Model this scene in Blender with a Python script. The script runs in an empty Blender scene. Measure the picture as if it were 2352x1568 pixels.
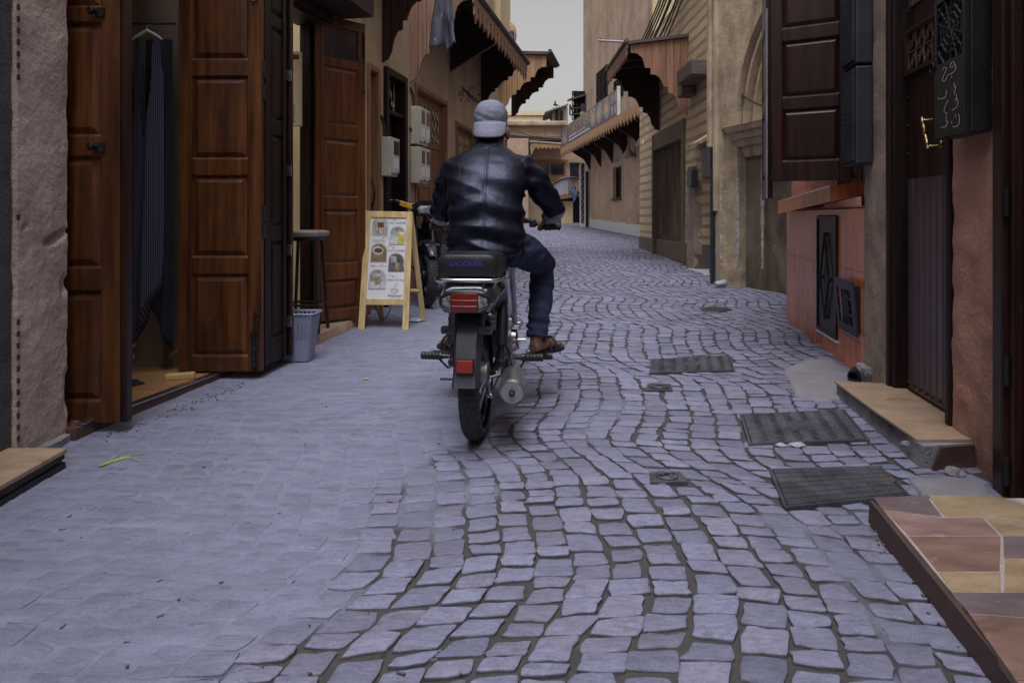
import bpy, bmesh, math, random
from mathutils import Vector, Matrix, noise
random.seed(11)
R = math.radians
S = bpy.context.scene
COL = S.collection

# ---------------------------------------------------------------- camera, sky, sun, exposure
H = 1.05                                   # camera height over the paving below it
SLOPE = 0.025                              # the lane climbs away from the camera
cam_d = bpy.data.cameras.new('camera')
cam = bpy.data.objects.new('camera', cam_d); COL.objects.link(cam); S.camera = cam
cam.location = (0, 0, H); cam.rotation_euler = (R(90), 0, 0)
cam_d.sensor_width = 36; cam_d.lens = 24
cam_d.shift_y = -0.1224                    # level camera, shifted lens: uprights stay upright
cam_d.clip_start = 0.05; cam_d.clip_end = 2000

SUN_EL, SUN_AZ = 68, 188                   # azimuth from +Y, clockwise seen from above
W = bpy.data.worlds.new('World'); S.world = W; W.use_nodes = True
wn = W.node_tree; wn.nodes.clear()
o_ = wn.nodes.new('ShaderNodeOutputWorld'); bg = wn.nodes.new('ShaderNodeBackground')
sk = wn.nodes.new('ShaderNodeTexSky'); sk.sky_type = 'NISHITA'; sk.sun_disc = False
sk.sun_elevation = R(SUN_EL); sk.sun_rotation = R(SUN_AZ); sk.air_density = 1.0; sk.dust_density = 4.0; sk.ozone_density = 1.0
hs = wn.nodes.new('ShaderNodeHueSaturation'); hs.inputs['Saturation'].default_value = 0.10; hs.inputs['Value'].default_value = 1.0
bg.inputs['Strength'].default_value = 0.085
wm = wn.nodes.new('ShaderNodeMix'); wm.data_type = 'RGBA'; wm.blend_type = 'MULTIPLY'; wm.inputs[0].default_value = 1; wm.inputs[7].default_value = (1.0, .985, .95, 1)
wn.links.new(sk.outputs[0], hs.inputs['Color']); wn.links.new(hs.outputs[0], wm.inputs[6]); wn.links.new(wm.outputs[2], bg.inputs['Color']); wn.links.new(bg.outputs[0], o_.inputs['Surface'])

sd = bpy.data.lights.new('sun', 'SUN'); sd.energy = 1.5; sd.angle = R(36); sd.color = (0.87, 0.90, 1.0)
sun = bpy.data.objects.new('sun', sd); COL.objects.link(sun); sun.location = (0, -3, 12)
_d = Vector((math.sin(R(SUN_AZ))*math.cos(R(SUN_EL)), math.cos(R(SUN_AZ))*math.cos(R(SUN_EL)), math.sin(R(SUN_EL))))
sun.rotation_euler = _d.to_track_quat('Z', 'Y').to_euler()
S.view_settings.view_transform = 'Standard'; S.view_settings.look = 'None'
S.view_settings.exposure = 0.75; S.view_settings.gamma = 1; S.view_settings.use_curve_mapping = False
S.render.engine = 'CYCLES'

# ---------------------------------------------------------------- photo pixel (2352 px wide view) -> place
FX, CX, HY = 1568.3, 1176.0, 495.8
def ground(x, y): return SLOPE*y
def at(px, py, Y): return Vector(((px-CX)/FX*Y, Y, H+(HY-py)/FX*Y))
def gp(px, py, dz=0.0):
    D = (H-dz)/(SLOPE-(HY-py)/FX)
    return Vector(((px-CX)/FX*D, D, SLOPE*D+dz))
class Wall:
    """a vertical wall line; local frame (s along the wall, o out to the street, z up)"""
    def __init__(s, x0, y0, x1, y1, side):
        s.p = Vector((x0, y0, 0)); s.u = Vector((x1-x0, y1-y0, 0)); s.L = s.u.length; s.u.normalize()
        s.n = Vector((s.u.y, -s.u.x, 0))*side           # side +1: street lies to the right of u
        s.M = Matrix(((s.u.x, s.n.x, 0, x0), (s.u.y, s.n.y, 0, y0), (0, 0, 1, 0), (0, 0, 0, 1)))
    def hit(s, px, py, out=0.0):
        """photo pixel -> (s, z) on the wall plane moved out by `out`"""
        q = s.p+s.n*out; k = (px-CX)/FX
        t = (k*q.y-q.x)/(s.u.x-k*s.u.y); Y = q.y+t*s.u.y
        return t, H+(HY-py)/FX*Y
    def sx(s, px, out=0.0): return s.hit(px, 0, out)[0]
    def P(s, t, o, z): return s.p+s.u*t+s.n*o+Vector((0, 0, z))
    def g(s, t): return SLOPE*(s.p.y+s.u.y*t)

# ---------------------------------------------------------------- mesh builder
class MB:
    def __init__(s, M=None): s.v = []; s.f = []; s.M = M; s.mi = []; s.k = 0
    def pt(s, p):
        p = Vector(p); s.v.append(tuple(s.M @ p) if s.M else tuple(p)); return len(s.v)-1
    def face(s, ids): s.f.append(tuple(ids)); s.mi.append(s.k)
    def poly(s, pts): s.face([s.pt(p) for p in pts])
    def box(s, x0, x1, y0, y1, z0, z1):
        b = [s.pt((x, y, z)) for z in (z0, z1) for x, y in ((x0, y0), (x1, y0), (x1, y1), (x0, y1))]
        for q in ((3,2,1,0),(4,5,6,7),(0,1,5,4),(1,2,6,5),(2,3,7,6),(3,0,4,7)): s.face([b[i] for i in q])
        return s
    def hexa(s, pts):                                     # 4 bottom + 4 top points
        b = [s.pt(p) for p in pts]
        for q in ((3,2,1,0),(4,5,6,7),(0,1,5,4),(1,2,6,5),(2,3,7,6),(3,0,4,7)): s.face([b[i] for i in q])
        return s
    def frustum(s, x0, x1, z0, z1, ya, yb, ins):          # raised field: rectangle in xz, from ya to yb, inset
        a = [s.pt((x, ya, z)) for x, z in ((x0,z0),(x1,z0),(x1,z1),(x0,z1))]
        b = [s.pt((x, yb, z)) for x, z in ((x0+ins,z0+ins),(x1-ins,z0+ins),(x1-ins,z1-ins),(x0+ins,z1-ins))]
        for i in range(4): s.face((a[i], a[(i+1)%4], b[(i+1)%4], b[i]))
        s.face(b); s.face(a[::-1]); return s
    def prism(s, poly, a, b, ax='y'):                     # polygon in the two other axes, extruded a..b along ax
        def q(p, t): return (p[0], t, p[1]) if ax == 'y' else ((t, p[0], p[1]) if ax == 'x' else (p[0], p[1], t))
        A = [s.pt(q(p, a)) for p in poly]; B = [s.pt(q(p, b)) for p in poly]; n = len(poly)
        for i in range(n): s.face((A[i], A[(i+1)%n], B[(i+1)%n], B[i]))
        s.face(A[::-1]); s.face(B); return s
    def rings(s, rings, cap=True, close=True):
        ids = [[s.pt(p) for p in r] for r in rings]; n = len(ids[0])
        for a, b in zip(ids, ids[1:]):
            for i in range(n if close else n-1): s.face((a[i], a[(i+1)%n], b[(i+1)%n], b[i]))
        if cap and close: s.face(ids[0][::-1]); s.face(ids[-1])
        return s
    def tube(s, pts, r, n=8, cap=True, loop=False):
        pts = [Vector(p) for p in pts]; m = len(pts); rr = r if isinstance(r, (list, tuple)) else [r]*m
        rings = []; up = None
        for i, p in enumerate(pts):
            if loop: d = pts[(i+1)%m]-pts[i-1]
            else: d = pts[min(i+1, m-1)]-pts[max(i-1, 0)]
            d.normalize()
            if up is None: up = Vector((0,0,1)) if abs(d.z) < .9 else Vector((1,0,0))
            a = d.cross(up)
            if a.length < 1e-4: a = d.cross(Vector((1,0,0)) if abs(d.x) < .9 else Vector((0,1,0)))
            a.normalize(); b = a.cross(d).normalized(); up = b
            rings.append([p+a*math.cos(2*math.pi*k/n)*rr[i]+b*math.sin(2*math.pi*k/n)*rr[i] for k in range(n)])
        if loop: rings.append(rings[0]); cap = False
        return s.rings(rings, cap)
    def cyl(s, a, b, r, r2=None, n=14): return s.tube([a, b], [r, r if r2 is None else r2], n)
    def lathe(s, o, axis, prof, n=20):                    # prof: (distance along axis, radius)
        o = Vector(o); d = Vector(axis).normalized()
        a = d.cross(Vector((0,0,1)) if abs(d.z) < .9 else Vector((1,0,0))).normalized(); b = d.cross(a)
        return s.rings([[o+d*t+(a*math.cos(2*math.pi*k/n)+b*math.sin(2*math.pi*k/n))*max(r, 1e-4) for k in range(n)] for t, r in prof])
    def ball(s, c, r, n=12, m=8):
        c = Vector(c); r = Vector(r) if not isinstance(r, (int, float)) else Vector((r, r, r))
        rings = []
        for j in range(m+1):
            t = math.pi*j/m; q = max(math.sin(t), 1e-3)
            rings.append([c+Vector((math.cos(2*math.pi*k/n)*q*r.x, math.sin(2*math.pi*k/n)*q*r.y, -math.cos(t)*r.z)) for k in range(n)])
        return s.rings(rings)
    def grid(s, fn, nu, nv):
        ids = [[s.pt(fn(i/nu, j/nv)) for i in range(nu+1)] for j in range(nv+1)]
        for j in range(nv):
            for i in range(nu): s.face((ids[j][i], ids[j][i+1], ids[j+1][i+1], ids[j+1][i]))
        return s
    def text(s, body, size, fn, font_depth=0.0, align='LEFT', sx=1.0):
        """lettering: fn maps flat (x, y) of the text to a 3D point"""
        c = bpy.data.curves.new('lettering', 'FONT'); c.body = body; c.size = size; c.align_x = align; c.resolution_u = 3
        ob = bpy.data.objects.new('lettering', c); COL.objects.link(ob)
        dg = bpy.context.evaluated_depsgraph_get(); me = ob.evaluated_get(dg).to_mesh()
        off = len(s.v)
        vs = [tuple(v.co) for v in me.vertices]; fs = [tuple(p.vertices) for p in me.polygons]
        ob.evaluated_get(dg).to_mesh_clear(); bpy.data.objects.remove(ob); bpy.data.curves.remove(c)
        for v in vs: s.pt(fn(v[0]*sx, v[1]))
        for f in fs: s.face([off+i for i in f])
        return s
    def stroke(s, pts, w, fn):                            # flat ribbon through 2D points
        pts = [Vector((p[0], p[1])) for p in pts]; L = []; Rr = []
        for i, p in enumerate(pts):
            d = pts[min(i+1, len(pts)-1)]-pts[max(i-1, 0)]; d = d.normalized() if d.length > 1e-9 else Vector((1, 0))
            n = Vector((-d.y, d.x))*w*.5; L.append(s.pt(fn(*(p+n)))); Rr.append(s.pt(fn(*(p-n))))
        for i in range(len(pts)-1): s.face((L[i], L[i+1], Rr[i+1], Rr[i]))
        return s
    def mesh(s, name, recalc=True):
        me = bpy.data.meshes.new(name); me.from_pydata(s.v, [], s.f); me.update()
        if recalc:
            bm = bmesh.new(); bm.from_mesh(me); bmesh.ops.recalc_face_normals(bm, faces=bm.faces); bm.to_mesh(me); bm.free()
        return me

def obj(name, mb, m, parent=None, bev=0, smooth=False, recalc=True, sub=0):
    me = mb.mesh(name, recalc) if isinstance(mb, MB) else mb
    for x in (m if isinstance(m, (list, tuple)) else [m]): me.materials.append(x)
    if isinstance(mb, MB) and isinstance(m, (list, tuple)):
        for p, k in zip(me.polygons, mb.mi): p.material_index = k
    o = bpy.data.objects.new(name, me); COL.objects.link(o)
    if smooth:
        for p in me.polygons: p.use_smooth = True
        if smooth != 'all':
            md = me.attributes.get('x')
            mark_sharp(me, R(38))
    if bev:
        b = o.modifiers.new('bevel', 'BEVEL'); b.width = bev; b.segments = 2; b.limit_method = 'ANGLE'; b.angle_limit = R(40)
    if sub:
        b = o.modifiers.new('sub', 'SUBSURF'); b.levels = sub; b.render_levels = sub
    if parent: adopt(o, parent)
    return o
def mark_sharp(me, ang):
    bm = bmesh.new(); bm.from_mesh(me)
    for e in bm.edges: e.smooth = not (len(e.link_faces) == 2 and e.calc_face_angle(0) > ang)
    bm.to_mesh(me); bm.free()
WORLD = {}
def wmat(o):
    if o.name in WORLD: return WORLD[o.name]
    return Matrix.Identity(4)
def adopt(o, p):
    o.parent = p; o.matrix_parent_inverse = wmat(p).inverted()
def tag(o, label, cat, group=None):
    o['label'] = label; o['category'] = cat
    if group: o['group'] = group
    return o
def thing(name, label, cat, loc=(0,0,0), group=None):
    o = bpy.data.objects.new(name, None); COL.objects.link(o); o.location = loc; o.empty_display_size = .1
    WORLD[o.name] = Matrix.Translation(Vector(loc))
    return tag(o, label, cat, group)
def struct(o): o['kind'] = 'structure'; return o
def stuff(o): o['kind'] = 'stuff'; return o

# ---------------------------------------------------------------- materials
def _n(nt, t, **kw):
    n = nt.nodes.new(t)
    for k, v in kw.items():
        if k in n.inputs: n.inputs[k].default_value = v
        else: setattr(n, k, v)
    return n
def c4(c): return (c[0], c[1], c[2], 1)
def mul(c, k): return tuple(max(0, min(1, x*k)) for x in c)
def grained(nt, tc, src, g, sc=170):
    """fine speckle of sand and pores"""
    L = nt.links; n = _n(nt, 'ShaderNodeTexNoise', Scale=sc, Detail=4, Roughness=.8); L.new(tc.outputs['Object'], n.inputs['Vector'])
    r = _n(nt, 'ShaderNodeMapRange'); r.inputs[1].default_value = .3; r.inputs[2].default_value = .7; r.inputs[3].default_value = 1-g; r.inputs[4].default_value = 1+g; L.new(n.outputs[0], r.inputs[0])
    h = _n(nt, 'ShaderNodeHueSaturation'); L.new(r.outputs[0], h.inputs['Value']); L.new(src, h.inputs['Color']); return h.outputs[0]
def mat(name, col, rough=.7, metal=0, spec=.5, var=.18, vs=5, stretch=(1,1,1), col2=None, bump=.25, bs=60, bstretch=None,
        rnd=0, coat=0, stain=None, ss=2.0, samt=.5, sbias=.5, rv=.1, alpha=1.0, trans=0, wear=None, ws=30, wth=.64, det=7, bdist=.004, grain=None):
    m = bpy.data.materials.new(name); m.use_nodes = True; nt = m.node_tree; L = nt.links
    b = nt.nodes['Principled BSDF']; b.inputs['Metallic'].default_value = metal; b.inputs['Specular IOR Level'].default_value = spec
    b.inputs['Coat Weight'].default_value = coat; b.inputs['Coat Roughness'].default_value = .12
    b.inputs['Alpha'].default_value = alpha; b.inputs['Transmission Weight'].default_value = trans
    tc = _n(nt, 'ShaderNodeTexCoord'); mp = _n(nt, 'ShaderNodeMapping'); mp.inputs['Scale'].default_value = stretch
    L.new(tc.outputs['Object'], mp.inputs['Vector'])
    n1 = _n(nt, 'ShaderNodeTexNoise', Scale=vs, Detail=det, Roughness=.6); L.new(mp.outputs[0], n1.inputs['Vector'])
    rp = _n(nt, 'ShaderNodeValToRGB'); e = rp.color_ramp.elements
    e[0].position = .28; e[1].position = .72
    e[0].color = c4(mul(col, 1-var)); e[1].color = c4(col2 if col2 else mul(col, 1+var))
    L.new(n1.outputs[0], rp.inputs[0]); out = rp.outputs[0]
    def mixin(fac, c):
        nonlocal out
        mx = _n(nt, 'ShaderNodeMix', data_type='RGBA'); L.new(fac, mx.inputs[0]); L.new(out, mx.inputs[6]); mx.inputs[7].default_value = c4(c); out = mx.outputs[2]
    if stain:                                             # broad drifting stains
        mp2 = _n(nt, 'ShaderNodeMapping'); mp2.inputs['Scale'].default_value = (1, 1, .5); L.new(tc.outputs['Object'], mp2.inputs['Vector'])
        n3 = _n(nt, 'ShaderNodeTexNoise', Scale=ss, Detail=8, Roughness=.68, Distortion=.4); L.new(mp2.outputs[0], n3.inputs['Vector'])
        r3 = _n(nt, 'ShaderNodeMapRange'); r3.inputs[1].default_value = sbias; r3.inputs[2].default_value = sbias+.22; r3.inputs[4].default_value = samt
        L.new(n3.outputs[0], r3.inputs[0]); mixin(r3.outputs[0], stain)
    if wear:                                              # small chips and flecks
        n4 = _n(nt, 'ShaderNodeTexNoise', Scale=ws, Detail=5, Roughness=.7); L.new(tc.outputs['Object'], n4.inputs['Vector'])
        r4 = _n(nt, 'ShaderNodeMapRange'); r4.inputs[1].default_value = wth; r4.inputs[2].default_value = wth+.05; r4.inputs[4].default_value = .8
        L.new(n4.outputs[0], r4.inputs[0]); mixin(r4.outputs[0], wear)
    if rnd:
        oi = _n(nt, 'ShaderNodeObjectInfo'); r5 = _n(nt, 'ShaderNodeMapRange'); r5.inputs[3].default_value = 1-rnd; r5.inputs[4].default_value = 1+rnd
        L.new(oi.outputs['Random'], r5.inputs[0]); hv = _n(nt, 'ShaderNodeHueSaturation'); L.new(r5.outputs[0], hv.inputs['Value']); L.new(out, hv.inputs['Color']); out = hv.outputs[0]
    if grain is None: grain = .22 if rough >= .85 and bump else 0
    if grain: out = grained(nt, tc, out, grain)
    L.new(out, b.inputs['Base Color'])
    rr = _n(nt, 'ShaderNodeMapRange'); rr.inputs[3].default_value = max(0, rough-rv); rr.inputs[4].default_value = min(1, rough+rv)
    L.new(n1.outputs[0], rr.inputs[0]); L.new(rr.outputs[0], b.inputs['Roughness'])
    if bump:
        mb_ = _n(nt, 'ShaderNodeMapping'); mb_.inputs['Scale'].default_value = bstretch or stretch; L.new(tc.outputs['Object'], mb_.inputs['Vector'])
        n2 = _n(nt, 'ShaderNodeTexNoise', Scale=bs, Detail=6, Roughness=.65); L.new(mb_.outputs[0], n2.inputs['Vector'])
        bp = _n(nt, 'ShaderNodeBump', Strength=bump, Distance=bdist); L.new(n2.outputs[0], bp.inputs['Height']); L.new(bp.outputs[0], b.inputs['Normal'])
    return m
def wood(name, c1, c2, rough=.45, coat=0, stretch=(18, 18, 1.1), rnd=.12, wear=None, stain=None, **k):
    return mat(name, c1, rough, var=.25, col2=c2, vs=1.6, stretch=stretch, bump=.3, bs=5, spec=.3, rnd=rnd, coat=coat, wear=wear, stain=stain, bdist=.003, **k)
M = {}
M['door'] = wood('door_wood', (.036,.011,.005), (.15,.052,.015), .40, coat=.08, stain=(.020,.010,.008), ss=3.2, samt=.75, sbias=.5, wear=(.17,.135,.12), ws=16, wth=.70)
M['door2'] = wood('cafe_door_wood', (.075,.024,.009), (.165,.056,.018), .42, coat=.12, stain=(.06,.02,.01), ss=2.0, samt=.4)
M['door3'] = wood('pale_door_wood', (.20,.095,.05), (.34,.18,.10), .6, rnd=.1)
M['dark_wood'] = wood('dark_door_wood', (.013,.005,.005), (.040,.014,.011), .40, coat=.08, wear=(.28,.2,.15), ws=22, wth=.69)
M['black_wood'] = wood('blackened_wood', (.008,.004,.004), (.022,.009,.008), .5)
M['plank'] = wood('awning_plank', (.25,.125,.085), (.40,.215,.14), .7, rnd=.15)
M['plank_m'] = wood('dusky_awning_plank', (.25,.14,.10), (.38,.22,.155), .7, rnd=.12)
M['plank_l'] = wood('lit_tone_plank', (.36,.20,.11), (.50,.30,.17), .7, rnd=.12)  # lighter copy of the awning plank; lit look put into the colour
M['plank_d'] = wood('shade_tone_plank', (.032,.015,.015), (.06,.028,.025), .7, rnd=.15)  # darker copy of the awning plank; shade inside awnings put into the colour
M['beam'] = wood('old_beam', (.06,.045,.035), (.20,.15,.12), .85, stretch=(3, 18, 18))
M['old_gate'] = wood('weathered_gate', (.09,.065,.05), (.19,.14,.105), .8, rnd=.15)
M['pine'] = wood('pine_frame', (.52,.36,.16), (.72,.54,.28), .55, stretch=(14,14,1.2), rnd=.06)
M['plaster_pillar'] = mat('rough_pink_plaster', (.50,.385,.35), .9, var=.3, vs=3.5, bump=1.0, bs=38, stain=(.23,.17,.14), ss=2.2, samt=.7, sbias=.5, wear=(.55,.45,.42), ws=9, wth=.66, bdist=.015)
M['dark_plaster'] = mat('dark_grey_render', (.055,.055,.062), .75, var=.4, vs=14, bump=1.0, bs=70, stain=(.13,.13,.15), ss=3, samt=.5, bdist=.012)
M['tan_plaster'] = mat('tan_plaster', (.46,.325,.21), .9, var=.16, vs=2.6, bump=.7, bs=30, stain=(.27,.185,.13), ss=2.4, samt=.7, sbias=.48, wear=(.55,.44,.33), ws=5, wth=.64, bdist=.01)
M['tan2'] = mat('pink_tan_plaster', (.46,.32,.225), .9, var=.2, vs=1.7, bump=.7, bs=9, stain=(.24,.175,.15), ss=1.5, samt=.85, sbias=.49, wear=(.52,.42,.35), ws=2.2, wth=.60, bdist=.02)
M['cream'] = mat('cream_plaster', (.70,.58,.38), .85, var=.08, vs=2, bump=.15, bs=40, stain=(.5,.38,.22), samt=.35)
M['yellow_wall'] = mat('yellow_plaster', (.56,.44,.27), .9, var=.1, vs=1.5, bump=.3, bs=14, stain=(.42,.32,.2), samt=.4)
M['pink_plaster'] = mat('terracotta_plaster', (.43,.215,.16), .92, var=.22, vs=4, bump=.9, bs=42, stain=(.17,.10,.075), ss=1.8, samt=.75, sbias=.5, bdist=.012)
M['grey_plaster'] = mat('dirty_grey_plaster', (.29,.22,.18), .92, var=.3, vs=3.5, bump=.9, bs=30, stain=(.07,.055,.045), ss=2, samt=.8, sbias=.49, wear=(.42,.38,.33), ws=10, wth=.68, bdist=.01)
M['arch'] = mat('worn_arch_plaster', (.46,.36,.25), .9, var=.25, vs=5, bump=.8, bs=24, stain=(.13,.095,.07), ss=2.6, samt=.85, sbias=.48, wear=(.55,.5,.44), ws=7, wth=.64, bdist=.012)
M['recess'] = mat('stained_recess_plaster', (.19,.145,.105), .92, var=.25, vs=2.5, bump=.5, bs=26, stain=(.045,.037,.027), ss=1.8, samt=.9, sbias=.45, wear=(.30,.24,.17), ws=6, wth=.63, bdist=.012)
M['broken'] = mat('broken_stone', (.40,.36,.32), .95, var=.5, vs=18, bump=1, bs=40, bdist=.02)
M['inner'] = mat('peeling_inner_wall', (.20,.135,.105), .9, var=.2, vs=3, bump=.5, bs=30, stain=(.09,.11,.07), ss=2.5, samt=.8, sbias=.5, wear=(.42,.36,.3), ws=5, wth=.62)
M['black'] = mat('black_paint', (.007,.007,.009), .45, var=.3, bump=.1, rnd=.1)
M['blue_black'] = mat('blue_black_metal', (.022,.024,.038), .5, spec=.5, var=.35, vs=8, bump=.15, bs=50, wear=(.12,.12,.15), ws=25, wth=.7)
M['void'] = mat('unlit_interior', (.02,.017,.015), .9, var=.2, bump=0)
M['terracotta'] = mat('glazed_tile', (.52,.145,.062), .24, var=.35, vs=1.8, stretch=(8,8,.7), col2=(.70,.24,.105), bump=.12, bs=10, rnd=.09, rv=.1, spec=.35)
M['floor_tile'] = mat('orange_floor_tile', (.36,.19,.09), .4, var=.2, vs=4, stretch=(1,6,1), bump=.1, rnd=.06)
M['step_tile'] = mat('tan_step_tile', (.34,.235,.17), .6, var=.3, vs=3.2, stretch=(2,5,1), col2=(.44,.30,.205), bump=.3, wear=(.22,.12,.07), ws=5, wth=.61, rnd=.06, stain=(.2,.15,.125), ss=6, samt=.5, sbias=.5, grain=.12)
M['step_face'] = mat('brown_step_face', (.085,.045,.036), .6, var=.3, vs=6, bump=.4, bs=40, wear=(.2,.16,.15), ws=20, wth=.68)
M['concrete'] = mat('rough_concrete', (.24,.23,.25), .95, var=.35, vs=9, bump=1.0, bs=45, stain=(.1,.09,.09), samt=.6, bdist=.015)
M['marble'] = mat('grey_white_marble', (.58,.58,.62), .4, var=.12, vs=3, stretch=(5,5,.8), bump=.1, rnd=.04)
M['iron'] = mat('cast_iron', (.075,.075,.092), .5, metal=.35, var=.4, vs=9, bump=.6, bs=60, stain=(.17,.165,.19), ss=5, samt=.6, sbias=.5)
M['steel'] = mat('bright_steel', (.55,.55,.58), .3, metal=1, var=.15, vs=14, bump=.05, wear=(.2,.17,.15), ws=30, wth=.68)
M['chrome'] = mat('chrome', (.7,.7,.74), .12, metal=1, var=.08, bump=0, rv=.05)
M['alu'] = mat('dull_aluminium', (.42,.42,.45), .42, metal=.9, var=.2, vs=12, bump=.1, stain=(.16,.14,.13), ss=12, samt=.6)
M['dark_iron'] = mat('dark_iron', (.03,.028,.028), .5, metal=.6, var=.4, bump=.2, bs=80)
M['rust'] = mat('rusty_iron', (.10,.055,.04), .8, metal=.3, var=.4, bump=.3)
M['brass'] = mat('brass', (.34,.26,.12), .3, metal=1, var=.25, vs=20, bump=.05)
M['gilt'] = mat('gilded_iron', (.42,.33,.2), .45, metal=.7, var=.4, vs=30, bump=0)
M['rubber'] = mat('tyre_rubber', (.042,.040,.040), .8, var=.35, vs=16, bump=.3, bs=90, stain=(.10,.09,.085), ss=9, samt=.4)
M['black_plastic'] = mat('black_plastic', (.018,.018,.022), .42, spec=.5, var=.25, vs=20, bump=.15, bs=180, bdist=.001)
M['grey_plastic'] = mat('grey_plastic', (.032,.034,.048), .48, var=.3, vs=12, bump=.2, bs=150, bdist=.001, stain=(.075,.072,.075), ss=8, samt=.5)
M['gloss_black'] = mat('gloss_black_paint', (.016,.016,.026), .22, coat=.5, var=.2, bump=0, stain=(.08,.075,.075), ss=9, samt=.25)
M['vinyl'] = mat('black_vinyl', (.016,.015,.02), .38, var=.25, vs=12, bump=.25, bs=240, bdist=.001)
M['red_lens'] = mat('red_lens', (.15,.010,.006), .15, coat=.35, var=.25, vs=22, stretch=(1,1,4), bump=.3, bs=60)
M['red_reflector'] = mat('red_reflector', (.26,.022,.014), .3, coat=.3, var=.15, vs=50, bump=.4, bs=160)
M['clear_lens'] = mat('clear_lens', (.17,.17,.19), .16, metal=.4, coat=.4, var=.75, vs=60, col2=(.5,.5,.54), bump=.8, bs=70)
M['amber'] = mat('amber_lens', (.72,.34,.02), .2, coat=.5, var=.35, vs=40, bump=.5, bs=70)
M['blue_ink'] = mat('blue_lettering', (.05,.05,.42), .4, var=.1, bump=0)
M['black_ink'] = mat('black_print', (.03,.03,.035), .7, var=.1, bump=0)
M['white_board'] = mat('white_print_board', (.72,.71,.74), .45, var=.03, bump=0)
M['white_metal'] = mat('off_white_paint', (.56,.54,.48), .55, var=.1, vs=5, bump=.1, stain=(.36,.32,.26), ss=5, samt=.5)
M['bin'] = mat('grey_blue_plastic', (.22,.23,.33), .45, var=.1, vs=9, bump=.08, bs=90)
M['leather'] = mat('black_leather', (.007,.0075,.014), .34, spec=.3, var=.4, vs=14, bump=.45, bs=34, bdist=.0035, rv=.14)
M['leather'].node_tree.nodes['Principled BSDF'].inputs['Specular Tint'].default_value = (.66,.69,1,1)  # bluish sky sheen put into the leather's specular colour
M['denim'] = mat('blue_denim', (.012,.019,.050), .9, var=.35, vs=6, col2=(.035,.052,.115), bump=.4, bs=260, stain=(.12,.145,.22), ss=7, samt=.5, sbias=.58, bdist=.001)
M['cap'] = mat('grey_cap_cotton', (.20,.20,.265), .9, var=.2, vs=14, bump=.4, bs=300, stain=(.13,.13,.17), ss=8, samt=.5, bdist=.001)
M['skin'] = mat('brown_skin', (.20,.105,.072), .55, var=.14, vs=14, bump=.2, bs=120, bdist=.001)
M['hair'] = mat('dark_hair', (.02,.016,.014), .7, var=.3, vs=60, bump=.6, bs=200)
M['sandal'] = mat('black_rubber_sandal', (.014,.013,.015), .5, var=.3, bump=.2)
M['glass_dark'] = mat('dusty_dark_glass', (.02,.021,.026), .12, spec=.6, var=.5, vs=6, bump=.05, stain=(.07,.065,.07), ss=5, samt=.6, coat=.3)
M['lens'] = mat('lamp_glass', (.5,.5,.52), .1, metal=.6, coat=.8, var=.5, vs=30, bump=.5, bs=40)
M['film'] = mat('torn_plastic_sheet', (.07,.075,.12), .3, var=.7, vs=6, stretch=(4,4,1), bump=.9, bs=30, spec=.7, bdist=.02, wear=(.5,.5,.58), ws=14, wth=.62)
M['cloth_dark'] = mat('navy_cloth', (.012,.013,.022), .9, var=.25, bump=.3, bs=90)
M['roof_sheet'] = mat('rusty_sheet_roof', (.085,.065,.058), .75, metal=.1, var=.4, vs=4, bump=.3, stain=(.17,.12,.09), samt=.5)
M['cable'] = mat('black_cable', (.02,.019,.02), .6, var=.2, bump=0)
M['zellij_b'] = mat('black_tile', (.035,.035,.055), .25, var=.2, bump=0)
M['zellij_w'] = mat('white_tile', (.46,.44,.42), .3, var=.1, bump=0)
M['white_paint'] = mat('white_scroll_paint', (.66,.65,.68), .6, var=.1, vs=4, bump=.1)
M['sign_purple'] = mat('faded_sign_print', (.12,.09,.11), .5, var=.35, vs=1.2, bump=.05, stain=(.25,.19,.26), ss=1.2, samt=.6)
M['gold_print'] = mat('gold_print', (.46,.34,.17), .5, var=.2, bump=0)
M['pot_print'] = mat('pottery_print', (.36,.26,.22), .6, var=.6, vs=5, col2=(.5,.42,.42), bump=0)
M['terra_pot'] = mat('clay_lamp', (.42,.32,.25), .8, var=.15, bump=.2)
M['bulb'] = mat('bulb_glass', (.7,.7,.66), .2, var=.05, bump=0)
M['paper'] = mat('crumpled_paper', (.36,.36,.42), .7, var=.3, vs=30, bump=.6, bs=60)
M['brown_leaf'] = mat('dry_debris', (.07,.05,.04), .9, var=.4, bump=.3)
M['yellow'] = mat('yellow_paint_spill', (.30,.31,.10), .8, var=.4, vs=30, bump=.2)
M['chalk'] = mat('chalk', (.55,.55,.57), .95, var=.3, vs=60, bump=0)
M['blue_cloth'] = mat('blue_washing', (.12,.14,.28), .9, var=.4, vs=8, bump=.3)
M['grey_sheet'] = mat('grey_panel_sheet', (.33,.31,.35), .6, var=.15, vs=2, bump=.1)
M['bird'] = mat('dark_feathers', (.03,.03,.03), .8, var=.2, bump=0)
M['dress'] = mat('striped_dress', (.02,.02,.034), .9, var=.2, bump=.3, bs=120)
M['stool_top'] = mat('worn_stool_top', (.26,.22,.2), .5, var=.3, vs=8, stretch=(1,4,1), bump=.15)
M['orange_brick'] = mat('orange', (.5,.25,.12), .8)
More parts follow.
